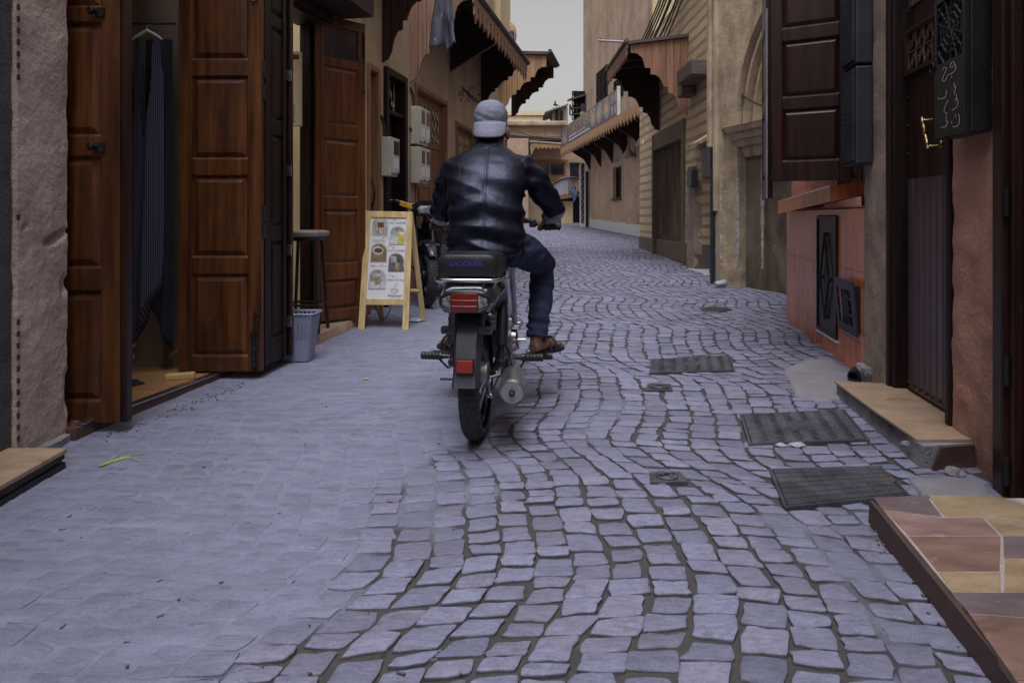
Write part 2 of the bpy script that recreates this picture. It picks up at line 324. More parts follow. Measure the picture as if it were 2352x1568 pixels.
def stripes(m, c, axis, freq, thr, wob=.02, soft=.1, ws=3):
    """paint a second colour in bands (pinstripes on cloth, painted courses on a wall)"""
    nt = m.node_tree; L = nt.links; b = nt.nodes['Principled BSDF']; src = b.inputs['Base Color'].links[0].from_socket
    tc = _n(nt, 'ShaderNodeTexCoord'); sp = _n(nt, 'ShaderNodeSeparateXYZ'); L.new(tc.outputs['Object'], sp.inputs[0])
    nz = _n(nt, 'ShaderNodeTexNoise', Scale=ws, Detail=3); L.new(tc.outputs['Object'], nz.inputs['Vector'])
    a = _n(nt, 'ShaderNodeMath', operation='MULTIPLY_ADD'); L.new(nz.outputs[0], a.inputs[0]); a.inputs[1].default_value = wob
    if isinstance(axis, str): L.new(sp.outputs[axis], a.inputs[2])
    else:
        d = _n(nt, 'ShaderNodeVectorMath', operation='DOT_PRODUCT'); L.new(tc.outputs['Object'], d.inputs[0]); d.inputs[1].default_value = axis; L.new(d.outputs['Value'], a.inputs[2])
    f = _n(nt, 'ShaderNodeMath', operation='MULTIPLY'); L.new(a.outputs[0], f.inputs[0]); f.inputs[1].default_value = freq
    g = _n(nt, 'ShaderNodeMath', operation='PINGPONG'); L.new(f.outputs[0], g.inputs[0]); g.inputs[1].default_value = 1
    r = _n(nt, 'ShaderNodeMapRange'); r.inputs[1].default_value = thr; r.inputs[2].default_value = thr+soft; L.new(g.outputs[0], r.inputs[0])
    mx = _n(nt, 'ShaderNodeMix', data_type='RGBA'); L.new(r.outputs[0], mx.inputs[0]); L.new(src, mx.inputs[6]); mx.inputs[7].default_value = c4(c)
    L.new(mx.outputs[2], b.inputs['Base Color']); return m
stripes(M['dress'], (.11,.11,.17), (1.0,.25,0), 190, .62, .006, .25)
# ================================================================ the lane: bed, setts, covers
STREET = [(-2.35,-1.0),(-2.35,.9),(-1.97,2.6),(-1.55,5.0),(-.1,12.6),(-3.5,15.5),(-3.5,30),(6,30),(6,17),(3.6,17),(2.85,14.6),(2.85,9),(3.0,7.4),(2.6,5.9),(1.75,2.4),(1.45,.4),(1.4,-1.0)]
def inside(x, y, poly=STREET):
    c = False; j = len(poly)-1
    for i in range(len(poly)):
        a, b = poly[i], poly[j]
        if (a[1] > y) != (b[1] > y) and x < (b[0]-a[0])*(y-a[1])/(b[1]-a[1])+a[0]: c = not c
        j = i
    return c
def lerp(a, b, t): return a+(b-a)*t
def sstep(a, b, x):
    t = max(0, min(1, (x-a)/(b-a))); return t*t*(3-2*t)
DB = [(0,-.75),(1.48,-.52),(1.8,-.33),(2.35,-.33),(2.75,-.22),(3.03,.02),(3.6,.12),(4.2,.12),(6.8,.0),(10,-.3),(30,-1)]
def dustmask(x, y):
    for (ya, xa), (yb, xb) in zip(DB, DB[1:]):
        if ya <= y <= yb: e = lerp(xa, xb, (y-ya)/(yb-ya)); break
    else: e = -.6
    e += .22*noise.noise(Vector((x*2.2, y*1.5, 3)))+.10*noise.noise(Vector((x*9, y*6, 7)))
    m = 1-sstep(e-.30, e+.10, x)
    er = 1.02+.1*noise.noise(Vector((x*3, y*3, 9)))            # a little dust again beside the tiled step
    m = max(m, .62*sstep(er-.1, er+.3, x)*(1-sstep(2.2, 2.7, y)))
    m = max(m, .62*sstep(.18, .5, noise.noise(Vector((x*1.7, y*1.3, 14)))+.35*noise.noise(Vector((x*7, y*6, 15)))))   # grit packed in some joints
    if y > 5: m *= 1-.55*sstep(5, 9, y)
    return m
BED_HI, BED_LO = -.0012, -.0085
def bed(x, y):
    m = dustmask(x, y)
    z = lerp(BED_LO, BED_HI, m)+.0028*noise.noise(Vector((x*7, y*7, 0)))+.0016*noise.noise(Vector((x*23, y*23, 4)))
    k = sstep(9, 16, y)
    return lerp(z, -.006, k)
def roll(x, y): return .008*noise.noise(Vector((x*.9, y*.7, 20)))+.004*noise.noise(Vector((x*2.6, y*2.2, 31)))

def tint_mat(name, base, dirt, rough, bump):
    m = bpy.data.materials.new(name); m.use_nodes = True; nt = m.node_tree; L = nt.links; b = nt.nodes['Principled BSDF']
    tc = _n(nt, 'ShaderNodeTexCoord'); at_ = _n(nt, 'ShaderNodeAttribute', attribute_name='tint'); sp = _n(nt, 'ShaderNodeSeparateColor'); L.new(at_.outputs['Color'], sp.inputs[0])
    n1 = _n(nt, 'ShaderNodeTexNoise', Scale=40, Detail=9, Roughness=.78); mp = _n(nt, 'ShaderNodeMapping'); mp.inputs['Scale'].default_value = (.6,1.6,1); L.new(tc.outputs['Object'], mp.inputs[0]); L.new(mp.outputs[0], n1.inputs['Vector'])
    rp = _n(nt, 'ShaderNodeValToRGB'); e = rp.color_ramp.elements; e[0].position = .3; e[1].position = .7
    e[0].color = c4(mul(base, .62)); e[1].color = c4(mul(base, 1.3)); L.new(n1.outputs[0], rp.inputs[0])
    # each sett leans to blue-grey or to rose
    mx = _n(nt, 'ShaderNodeMix', data_type='RGBA', blend_type='MULTIPLY'); mx.inputs[0].default_value = 1; L.new(rp.outputs[0], mx.inputs[6])
    r2 = _n(nt, 'ShaderNodeValToRGB'); r2.color_ramp.elements[0].color = (.94,.97,1.01,1); r2.color_ramp.elements[1].color = (1.05,.97,.99,1); L.new(sp.outputs[0], r2.inputs[0]); L.new(r2.outputs[0], mx.inputs[7])
    hv = _n(nt, 'ShaderNodeHueSaturation'); mr = _n(nt, 'ShaderNodeMapRange'); mr.inputs[3].default_value = .74; mr.inputs[4].default_value = 1.18; L.new(sp.outputs[1], mr.inputs[0]); L.new(mr.outputs[0], hv.inputs['Value']); L.new(mx.outputs[2], hv.inputs['Color'])
    n3 = _n(nt, 'ShaderNodeTexNoise', Scale=1.7, Detail=9, Roughness=.7); L.new(tc.outputs['Object'], n3.inputs['Vector'])
    r3 = _n(nt, 'ShaderNodeMapRange'); r3.inputs[1].default_value = .5; r3.inputs[2].default_value = .72; r3.inputs[4].default_value = .6; L.new(n3.outputs[0], r3.inputs[0])
    m2 = _n(nt, 'ShaderNodeMix', data_type='RGBA'); L.new(r3.outputs[0], m2.inputs[0]); L.new(hv.outputs[0], m2.inputs[6]); m2.inputs[7].default_value = c4(dirt)
    n5 = _n(nt, 'ShaderNodeTexNoise', Scale=13, Detail=8, Roughness=.75); L.new(tc.outputs['Object'], n5.inputs['Vector'])
    r5 = _n(nt, 'ShaderNodeMapRange'); r5.inputs[1].default_value = .54; r5.inputs[2].default_value = .70; r5.inputs[4].default_value = .55; L.new(n5.outputs[0], r5.inputs[0])
    m5 = _n(nt, 'ShaderNodeMix', data_type='RGBA'); L.new(r5.outputs[0], m5.inputs[0]); L.new(m2.outputs[2], m5.inputs[6]); m5.inputs[7].default_value = (.105,.095,.115,1); m2 = m5
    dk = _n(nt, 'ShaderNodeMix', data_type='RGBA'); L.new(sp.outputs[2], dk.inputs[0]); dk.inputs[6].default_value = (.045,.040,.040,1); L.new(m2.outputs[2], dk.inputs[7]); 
    mpd = _n(nt, 'ShaderNodeMapping'); mpd.inputs['Scale'].default_value = (.7,2.2,1); L.new(tc.outputs['Object'], mpd.inputs[0])
    nd = _n(nt, 'ShaderNodeTexNoise', Scale=7, Detail=10, Roughness=.75); L.new(mpd.outputs[0], nd.inputs['Vector'])
    ud = _n(nt, 'ShaderNodeValToRGB'); ud.color_ramp.elements[0].position = .3; ud.color_ramp.elements[1].position = .72; ud.color_ramp.elements[0].color = (.135,.139,.195,1); ud.color_ramp.elements[1].color = (.243,.254,.36,1); L.new(nd.outputs[0], ud.inputs[0])
    fa = _n(nt, 'ShaderNodeMapRange'); fa.inputs[1].default_value = .3; fa.inputs[2].default_value = .9; fa.inputs[4].default_value = .86; L.new(at_.outputs['Alpha'], fa.inputs[0])
    md = _n(nt, 'ShaderNodeMix', data_type='RGBA'); L.new(fa.outputs[0], md.inputs[0]); L.new(dk.outputs[2], md.inputs[6]); L.new(ud.outputs[0], md.inputs[7])
    L.new(grained(nt, tc, md.outputs[2], .24, 150), b.inputs['Base Color'])
    rr = _n(nt, 'ShaderNodeMapRange'); rr.inputs[3].default_value = rough-.14; rr.inputs[4].default_value = rough+.14; L.new(n1.outputs[0], rr.inputs[0]); L.new(rr.outputs[0], b.inputs['Roughness'])
    n2 = _n(nt, 'ShaderNodeTexNoise', Scale=60, Detail=7, Roughness=.7); mp2 = _n(nt, 'ShaderNodeMapping'); mp2.inputs['Scale'].default_value = (.5,1.5,1); L.new(tc.outputs['Object'], mp2.inputs[0]); L.new(mp2.outputs[0], n2.inputs['Vector'])
    bp = _n(nt, 'ShaderNodeBump', Strength=bump, Distance=.006); L.new(n2.outputs[0], bp.inputs['Height']); L.new(bp.outputs[0], b.inputs['Normal'])
    return m
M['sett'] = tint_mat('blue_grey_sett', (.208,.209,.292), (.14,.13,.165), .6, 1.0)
def bed_mat():
    m = bpy.data.materials.new('joint_and_dust'); m.use_nodes = True; nt = m.node_tree; L = nt.links; b = nt.nodes['Principled BSDF']
    tc = _n(nt, 'ShaderNodeTexCoord'); a = _n(nt, 'ShaderNodeAttribute', attribute_name='tint'); sp = _n(nt, 'ShaderNodeSeparateColor'); L.new(a.outputs['Color'], sp.inputs[0])
    n1 = _n(nt, 'ShaderNodeTexNoise', Scale=30, Detail=8, Roughness=.75); L.new(tc.outputs['Object'], n1.inputs['Vector'])
    d = _n(nt, 'ShaderNodeValToRGB'); d.color_ramp.elements[0].color = (.020,.019,.021,1); d.color_ramp.elements[1].color = (.085,.078,.073,1); L.new(n1.outputs[0], d.inputs[0])
    mp = _n(nt, 'ShaderNodeMapping'); mp.inputs['Scale'].default_value = (.7,2.2,1); L.new(tc.outputs['Object'], mp.inputs[0])
    n2 = _n(nt, 'ShaderNodeTexNoise', Scale=7, Detail=10, Roughness=.75); L.new(mp.outputs[0], n2.inputs['Vector'])
    u = _n(nt, 'ShaderNodeValToRGB'); u.color_ramp.elements[0].position = .3; u.color_ramp.elements[1].position = .72; u.color_ramp.elements[0].color = (.135,.139,.195,1); u.color_ramp.elements[1].color = (.243,.254,.36,1); L.new(n2.outputs[0], u.inputs[0])
    n4 = _n(nt, 'ShaderNodeTexNoise', Scale=2.4, Detail=6); L.new(tc.outputs['Object'], n4.inputs['Vector'])
    r4 = _n(nt, 'ShaderNodeMapRange'); r4.inputs[1].default_value = .5; r4.inputs[2].default_value = .75; r4.inputs[4].default_value = .5; L.new(n4.outputs[0], r4.inputs[0])
    m1 = _n(nt, 'ShaderNodeMix', data_type='RGBA'); L.new(r4.outputs[0], m1.inputs[0]); L.new(u.outputs[0], m1.inputs[6]); m1.inputs[7].default_value = (.25,.225,.27,1)
    mr = _n(nt, 'ShaderNodeMapRange'); mr.inputs[1].default_value = .35; mr.inputs[2].default_value = .75; L.new(sp.outputs[0], mr.inputs[0])
    mx = _n(nt, 'ShaderNodeMix', data_type='RGBA'); L.new(mr.outputs[0], mx.inputs[0]); L.new(d.outputs[0], mx.inputs[6]); L.new(m1.outputs[2], mx.inputs[7]); L.new(grained(nt, tc, mx.outputs[2], .22, 150), b.inputs['Base Color'])
    b.inputs['Roughness'].default_value = .85
    n3 = _n(nt, 'ShaderNodeTexNoise', Scale=45, Detail=8, Roughness=.75); L.new(mp.outputs[0], n3.inputs['Vector'])
    bp = _n(nt, 'ShaderNodeBump', Strength=.6, Distance=.006); L.new(n3.outputs[0], bp.inputs['Height']); L.new(bp.outputs[0], b.inputs['Normal'])
    return m
M['bed'] = bed_mat()
# one ground sheet: fine near the camera, coarse far off and under the houses
def ground_sheet():
    xs = [-60,-20,-8,-4]+[-2.4+.035*i for i in range(160)]+[4,6,8,20,60]
    ys = [-20,-6,-2]+[-.5,0,.4,.7]+[.9+.035*i for i in range(260)]+[10.1+.2*i for i in range(36)]+[18+i for i in range(18)]+[40,50,70,120]
    mb = MB(); tint = []
    for y in ys:
        for x in xs:
            near = .9 <= y <= 18 and -2.4 <= x <= 3.3
            z = ground(x, y)+(bed(x, y)+roll(x, y) if near else -.012)
            mb.v.append((x, y, z)); tint.append(dustmask(x, y) if near else .6)
    n = len(xs)
    for j in range(len(ys)-1):
        for i in range(n-1): mb.face((j*n+i, j*n+i+1, (j+1)*n+i+1, (j+1)*n+i))
    me = mb.mesh('street', False); ca = me.color_attributes.new('tint', 'FLOAT_COLOR', 'POINT')
    for i, t in enumerate(tint): ca.data[i].color = (t, t, t, 1)
    return struct(obj('street', me, M['bed'], smooth='all'))
street = ground_sheet()
WORLD[street.name] = Matrix.Identity(4)

# footprints where no sett lies: covers and repairs (corner points from the photo, on the ground)
def quad(*pp): return [gp(*p) for p in pp]
COVERS = {
 'c1': quad((1499,828),(1673,820),(1683,852),(1497,858)),
 'c2': quad((1706,957),(1935,945),(1990,1012),(1726,1022)),
 'c3': quad((1773,1083),(2020,1076),(2082,1140),(1808,1168)),
 'v1': quad((1492,1088),(1562,1086),(1580,1109),(1493,1111)),
 'v2': quad((1487,884),(1541,884),(1545,898),(1482,898)),
 'p1': quad((1800,850),(1850,826),(1905,820),(1990,890),(1985,912),(1880,918),(1830,905)),
}
def blocked(x, y):
    for k, q in COVERS.items():
        c = sum(q, Vector())/len(q); grow = {'c': .97, 'v': .8, 'p': .9}[k[0]]
        if inside(x, y, [((p.x-c.x)*grow+c.x, (p.y-c.y)*grow+c.y) for p in q]): return True
    return False
SX, SY = .108, .077
def wave(u, v):                                             # rows of setts swing from side to side
    a = .085*math.sin(v*3.6+.6*math.sin(u*1.1))+.022*math.sin(v*7.7+u*2.0)+.02*noise.noise(Vector((u*2.5, v*2.5, 1)))
    b = .05*math.sin(u*3.1+.5)+.02*noise.noise(Vector((u*3, v*3, 8)))
    return u+a, v+b
setts = []
rs = random.Random(5)
cols = range(-36, 50)
for i in cols:
    v = -.4+rs.random()*.09
    wcol = SX*(1+.0*rs.random())
    while v < 29.5:
        lv = SY*rs.uniform(.74, 1.42); far = v > 12
        u0, u1 = i*SX, (i+1)*SX
        gapu, gapv = rs.uniform(.0025, .0072), rs.uniform(.003, .0072)
        if v > 8: gapu *= 1.2; gapv *= 1.25
        c = [(u0+gapu, v+gapv), (u1-gapu, v+gapv), (u1-gapu, v+lv-gapv), (u0+gapu, v+lv-gapv)]
        j = .008 if rs.random() < .7 else .014
        c = [(a+rs.uniform(-j, j), b+rs.uniform(-j, j)*.8) for a, b in c]
        cc = wave(u0+SX/2, v+lv/2)
        if inside(*cc) and not blocked(*cc):
            setts.append((cc, [wave(*q) for q in c], rs.random(), rs.random(), rs.random()))
        v += lv
def sett_geo(mb, s, hi, tint):
    (cx, cy), c, r1, r2, r3 = s; dm = dustmask(cx, cy) if cy < 16 else .25; g0 = ground(cx, cy)+roll(cx, cy)
    kd = 1-.6*dm; tx, ty = (r1-.5)*.055*kd, (r2-.5)*.055*kd; dz = (r3-.5)*.006*kd; k = len(mb.v)
    q = []
    n = len(c)
    for a in range(n):                                     # rounded, chipped outline
        p, pn, pp = Vector(c[a]), Vector(c[(a+1)%n]), Vector(c[a-1])
        e1 = (pp-p); e2 = (pn-p); h1 = rs.uniform(.09, .22); h2 = rs.uniform(.09, .22)
        q += [p+e1*h1, p+(e1+e2)*.03*rs.uniform(.3, 1.6), p+e2*h2] if hi else [p+e1*h1, p+e2*h2]
        if hi: q.append(p+e2*.5+Vector((rs.uniform(-1, 1), rs.uniform(-1, 1)))*.0055)
    C = Vector((cx, cy)); m = len(q)
    def hgt(p, d): return g0+dz+(p.x-cx)*tx+(p.y-cy)*(ty+SLOPE)-d
    lay = [(1.0, .032), (1.0, .0055), (.975, .0016), (.86, 0)] if hi else [(1.0, .022), (1.0, .004), (.955, 0)]
    R_ = []
    for f, d in lay:
        R_.append([len(mb.v)+i for i in range(m)])
        for p in q:
            pp = C+(p-C)*f; mb.v.append((pp.x, pp.y, hgt(pp, d)+(rs.uniform(-.0022, .0022) if f < .9 else 0)))
    for A, B in zip(R_, R_[1:]):
        for i in range(m): mb.face((A[i], A[(i+1)%m], B[(i+1)%m], B[i]))
    mb.face(R_[-1]); 
    nl = len(lay)
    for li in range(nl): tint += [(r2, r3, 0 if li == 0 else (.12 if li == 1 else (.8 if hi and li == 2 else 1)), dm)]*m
def tinted(mb, name, tint):
    me = mb.mesh(name, False); ca = me.color_attributes.new('tint', 'FLOAT_COLOR', 'POINT')
    for i, t in enumerate(tint): ca.data[i].color = t
    return me
def shown(s):
    (x, y) = s[0]
    if y < 1.2: return 0
    px = CX+x/y*FX; py = HY+(H-ground(x, y))/y*FX
    if not (20 < px < 2330 and py < 1560): return 0
    m = dustmask(x, y)
    if m > .8: return 0
    if 1010 < px < 1270 and 540 < py < 1000: return 0
    return 1/y**3*(1-.3*m)
order = sorted(setts, key=shown, reverse=True)
big = set(id(s) for s in order[:300] if shown(s) > 0)
rest, rt = MB(), []
for s in setts:
    if id(s) in big:
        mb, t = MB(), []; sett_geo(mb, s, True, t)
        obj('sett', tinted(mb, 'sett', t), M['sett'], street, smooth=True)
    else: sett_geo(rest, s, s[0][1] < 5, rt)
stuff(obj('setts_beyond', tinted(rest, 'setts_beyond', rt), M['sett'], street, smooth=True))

# ---- cast covers let into the paving
def lift(q, d): return [Vector((p.x, p.y, ground(p.x, p.y)+d)) for p in q]
def bil(q, u, v): return (q[0]*(1-u)+q[1]*u)*(1-v)+(q[3]*(1-u)+q[2]*u)*v
def cover(name, label, q, kind):
    t = thing(name, label, 'manhole cover', tuple(lift([sum(q, Vector())/4], 0)[0]))
    lo, hi = lift(q, -.03), lift(q, .012)
    c = sum(q, Vector())/4
    o2 = [Vector((c.x+(p.x-c.x)*1.05, c.y+(p.y-c.y)*1.05, 0)) for p in q]
    fr = MB()
    a, b = lift(o2, -.03), lift(o2, .010)
    for i in range(4):
        j = (i+1) % 4
        fr.hexa([a[i], a[j], lo[j], lo[i], b[i], b[j], hi[j]-Vector((0,0,.002)), hi[i]-Vector((0,0,.002))])
    obj('frame', fr, M['iron'], t)
    pl = MB(); q9 = [c+(p-c)*.985 for p in q]
    pl.hexa(lift(q9, -.03)+lift(q9, .011)); obj('plate', pl, M['iron'], t, bev=.003)
    rb = MB(); W_ = (q[1]-q[0]).length; D_ = (q[3]-q[0]).length
    if kind == 'tread':
        nu, nv = int(W_/.040), int(D_/.030)
        for i in range(nu):
            for j in range(nv):
                u, v = (i+.5)/nu, (j+.5)/nv
                if .38 < u < .62 and .35 < v < .65 : continue
                sg = 1 if i % 2 else -1
                p = bil(q9, u, v); d = Vector((.0165, .0115*sg, 0)); n_ = Vector((-.0026*sg, .0042, 0))
                e = lift([p-d-n_, p+d-n_, p+d+n_, p-d+n_], .010); f = lift([p-d*.85-n_*.4, p+d*.85-n_*.4, p+d*.85+n_*.4, p-d*.85+n_*.4], .0165)
                rb.hexa(e+f)
    else:
        nu, nv = int(W_/.05), int(D_/.042)
        for i in range(nu):
            for j in range(nv):
                u0, u1, v0, v1 = (i+.06)/nu, (i+.94)/nu, (j+.06)/nv, (j+.94)/nv
                k = [bil(q9, u0, v0), bil(q9, u1, v0), bil(q9, u1, v1), bil(q9, u0, v1)]
                rb.hexa(lift(k, .010)+lift(k, .0135))
    stuff(obj('tread_pattern', rb, M['iron'], t))
    return t
cover('manhole_cover', 'small oblong chequered iron cover set in the middle of the cobbles', COVERS['c1'], 'tread')
cover('manhole_cover', 'large herringbone tread iron cover beside the broken tan doorstep', COVERS['c2'], 'tread')
cover('manhole_cover', 'smooth grid patterned grey cover touching the flagstone step', COVERS['c3'], 'grid')
def valve(q, label):
    c = sum(q, Vector())/4; g_ = ground(c.x, c.y)
    g_ += .006; t = thing('valve_cap', label, 'valve cover', (c.x, c.y, g_-.006))
    obj('frame', MB().hexa(lift(q, -.03)+lift(q, .009)), M['iron'], t, bev=.003)
    r = min((q[1]-q[0]).length, (q[3]-q[0]).length)*.45
    o = obj('lid', MB().lathe((c.x, c.y, g_), (0,0,1), [(.0,r),(.008,r),(.010,r*.94),(.007,r*.88),(.007,r*.6),(.010,r*.55),(.010,r*.2),(.005,r*.12)], 28), M['iron'], t, smooth=True)
    for k in (-1, 1): obj('key_slot', MB().box(c.x-.02+.012*k, c.x+.02+.012*k, c.y+.008*k-.004, c.y+.008*k+.004, g_+.0095, g_+.0112), M['dark_iron'], o)
valve(COVERS['v1'], 'round lidded valve cap near the grid patterned cover')
valve(COVERS['v2'], 'round lidded valve cap just before the small oblong cover')
# ---- cement repair at the foot of the tiled counter
def patch(q, name, label, dz=.006, lip=.02):
    c = sum(q, Vector())/len(q); pts = []
    n = len(q)
    for i in range(n):
        for k in range(8):
            p = q[i].lerp(q[(i+1)%n], k/8); w = 1+.045*noise.noise(Vector((p.x*11, p.y*11, 2)))
            pts.append(c+(p-c)*w)
    mb = MB(); rings = []
    for f, d in ((1.06, -.03), (1.0, dz*.3), (.93, dz), (.6, dz*1.3), (.25, dz*1.4)):
        rings.append([Vector((c.x+(p.x-c.x)*f, c.y+(p.y-c.y)*f, 0)) for p in pts])
        rings[-1] = [Vector((p.x, p.y, ground(p.x, p.y)+d+(.003*noise.noise(p*14) if f < 1 else 0))) for p in rings[-1]]
    mb.rings(rings)
    return struct(obj(name, mb, M['cement'], smooth='all'))
M['cement'] = mat('smooth_cement', (.215,.20,.225), .85, var=.2, vs=6, bump=.8, bs=40, stretch=(.7,1.6,1), stain=(.21,.185,.19), samt=.5)
patch(COVERS['p1'], 'cement_patch', '', .006)
patch(quad((2085,1102),(2200,1098),(2262,1118),(2290,1150),(2120,1140)), 'cement_patch', '', .012)

M['tar'] = mat('dark_wet_tar', (.035,.034,.036), .5, var=.4, vs=9, bump=.9, bs=40)
def tar():
    q = quad((1604,708),(1640,704),(1672,707),(1684,712),(1650,717),(1622,716)); c = sum(q, Vector())/len(q); mb = MB(); rings = []
    pts = [q[i].lerp(q[(i+1)%len(q)], k/6) for i in range(len(q)) for k in range(6)]
    for f, d in ((1.05,-.02),(1.0,.004),(.7,.006)): rings.append([Vector((c.x+(p.x-c.x)*f*(1+.12*noise.noise(p*9)), c.y+(p.y-c.y)*f*(1+.12*noise.noise(p*9)), ground(0, c.y+(p.y-c.y)*f)+d)) for p in pts])
    mb.rings(rings); struct(obj('tar_patch', mb, M['tar'], smooth='all'))
tar()
# ================================================================ builders shared by the house fronts
def zz(py, Y): return H+(HY-py)/FX*Y
def facade(mb, s0, s1, z0, z1, holes, t=.25, o=0.0):
    """wall slab in a Wall frame with rectangular openings (sa, sb, za, zb)"""
    ss = sorted({s0, s1}|{h[0] for h in holes}|{h[1] for h in holes}); ss = [a for a in ss if s0 <= a <= s1]
    for a, b in zip(ss, ss[1:]):
        cuts = sorted([(h[2], h[3]) for h in holes if h[0] <= a+1e-6 and h[1] >= b-1e-6]); z = z0
        for c, d in cuts:
            if c > z: mb.box(a, b, o-t, o, z, c)
            z = max(z, d)
        if z < z1: mb.box(a, b, o-t, o, z, z1)
    return mb
def frame_of(p0, p1):
    u = Vector((p1[0]-p0[0], p1[1]-p0[1], 0)); w = u.length; u.normalize()
    return Matrix(((u.x, -u.y, 0, p0[0]), (u.y, u.x, 0, p0[1]), (0,0,1,0), (0,0,0,1))), w
def leaf(parent, p0, p1, z0, z1, panels, m, th=.042, sw=.075, name='door', glass=None, mg=None, label=None, ins=.03):
    """panelled leaf from hinge p0 to edge p1; panels: (za, zb) bands between the stiles"""
    F, w = frame_of(p0, p1); mb = MB(F); h = th/2
    mb.box(0, sw, -h, h, z0, z1); mb.box(w-sw, w, -h, h, z0, z1)
    bands = sorted(panels); z = z0
    for a, b in bands:
        if a > z: mb.box(sw, w-sw, -h, h, z, a)
        z = b
    if z < z1: mb.box(sw, w-sw, -h, h, z, z1)
    d = obj(name, mb, m, parent, bev=.004)
    if label: d['label'] = label
    for i, (a, b) in enumerate(bands):
        if glass and i in glass:
            obj('pane', MB(F).box(sw-.004, w-sw+.004, -.006, .006, a-.004, b+.004), mg or M['glass_dark'], d); continue
        pm = MB(F); x0, x1 = sw-.003, w-sw+.003
        for sg in (-1, 1):
            pm.frustum(x0+.012, x1-.012, a+.012, b-.012, sg*.004, sg*(h-.003), ins)
        # sloped moulding round the sunk border
        for sg in (-1, 1):
            e = h-.001; A = [(x0,a),(x1,a),(x1,b),(x0,b)]; B = [(x0+.013,a+.013),(x1-.013,a+.013),(x1-.013,b-.013),(x0+.013,b-.013)]
            for k in range(4):
                j = (k+1)%4
                pm.poly([(A[k][0], sg*e, A[k][1]), (A[j][0], sg*e, A[j][1]), (B[j][0], sg*.005, B[j][1]), (B[k][0], sg*.005, B[k][1])])
        pm.box(x0, x1, -.004, .004, a, b)
        obj('panel', pm, m, d)
    return d
def scroll_pts(cx, cz, r, turns=1.4, a0=0, sg=1, n=16):
    return [(cx+math.cos(a0+sg*2*math.pi*turns*i/n)*r*(1-.72*i/n), cz+math.sin(a0+sg*2*math.pi*turns*i/n)*r*(1-.72*i/n)) for i in range(n+1)]
def grille(parent, F, x0, x1, z0, z1, y, m, r=.004, nx=2, nz=3, name='grille', frame=True):
    mb = MB(F); cw, ch = (x1-x0)/nx, (z1-z0)/nz
    for i in range(nx):
        for j in range(nz):
            c = (x0+cw*(i+.5), z0+ch*(j+.5)); q = min(cw, ch)*.5
            for sg in (1, -1):
                pts = scroll_pts(c[0]+sg*cw*.18, c[1]+sg*ch*.16, q*.55, 1.25, math.pi*(0 if sg > 0 else 1), sg if (i+j)%2 else -sg, 11)
                mb.tube([(p[0], y, p[1]) for p in pts], r, 4)
            mb.tube([(c[0]-cw*.4, y, c[1]-ch*.45), (c[0], y, c[1]), (c[0]+cw*.4, y, c[1]+ch*.45)], r, 4)
    for i in range(nx+1): mb.tube([(x0+cw*i, y, z0), (x0+cw*i, y, z1)], r, 4)
    for j in range(nz+1): mb.tube([(x0, y, z0+ch*j), (x1, y, z0+ch*j)], r, 4)
    return obj(name, mb, m, parent)
PROFILE = [(0,0),(.10,.03),(.16,.11),(.2,.25),(.26,.33),(.345,.35),(.346,.45),(.42,.45),(.45,.53),(.5,.6),(.57,.645),(.649,.65),(.65,.755),(.753,.755),(.766,.83),(.80,.925),(.89,.99),(1.0,1.0)]
def prof(t):
    for (a, b), (c, d) in zip(PROFILE, PROFILE[1:]):
        if a <= t <= c: return lerp(b, d, (t-a)/(c-a) if c > a else 0)
    return 1
def side_boards(parent, Wm, s, out, zlow, zhigh, ztop_w, ztop_o, n, m, th=.022):
    """awning cheek: upright boards whose lower ends follow the carved profile"""
    for i in range(n):
        a, b = i/n, (i+1)/n; gp_ = .0035/out; ts = sorted({a+gp_, b-gp_}|{p[0] for p in PROFILE if a+.006 < p[0] < b-.006})
        low = [(t*out, lerp(zlow, zhigh, prof(t))) for t in ts]
        top = [((b-gp_)*out, lerp(ztop_w, ztop_o, b)), ((a+gp_)*out, lerp(ztop_w, ztop_o, a))]
        obj('board', MB(Wm).prism(low+top, s-th/2+(.003 if i % 2 else 0), s+th/2, 'x'), m, parent)
        if i: obj('cover_strip', MB(Wm).box(s+th/2+.0005, s+th/2+.006, a*out-.012, a*out+.012, lerp(zlow, zhigh, max(prof(a-.02), prof(a+.02)))+.01, lerp(ztop_w, ztop_o, a)-.01), m, parent)
def fringe(parent, Wm, s0, s1, o, z0, drop, pitch, m, z1=None, th=.018, name='fringe', saw=False):
    n = max(2, int((s1-s0)/pitch)); z1 = z0 if z1 is None else z1; mb = MB(Wm)
    for i in range(n):
        a, b = s0+(s1-s0)*i/n, s0+(s1-s0)*(i+1)/n; w = b-a; z = lerp(z0, z1, (i+.5)/n); k = random.Random(i*7+int(s0*10)).uniform(.92, 1.06)
        poly = [(a, z), (a, z-drop*.30), (a+w*.16, z-drop*.34), (a+w*.17, z-drop*.70*k), (a+w*.34, z-drop*.80*k), (a+w*.5, z-drop*k), (a+w*.66, z-drop*.80*k), (a+w*.83, z-drop*.70*k), (a+w*.84, z-drop*.34), (b, z-drop*.30), (b, z)]
        if saw: poly = [(a, z), (a, z-drop*.5), (a+w*.12, z-drop*.52), (a+w*.2, z-drop*.72), (a+w*.36, z-drop*.74), (a+w*.5, z-drop*k), (a+w*.64, z-drop*.74), (a+w*.8, z-drop*.72), (a+w*.88, z-drop*.52), (b, z-drop*.5), (b, z)]
        mb.prism(poly, o-th/2, o+th/2, 'y')
    return obj(name, mb, m, parent)
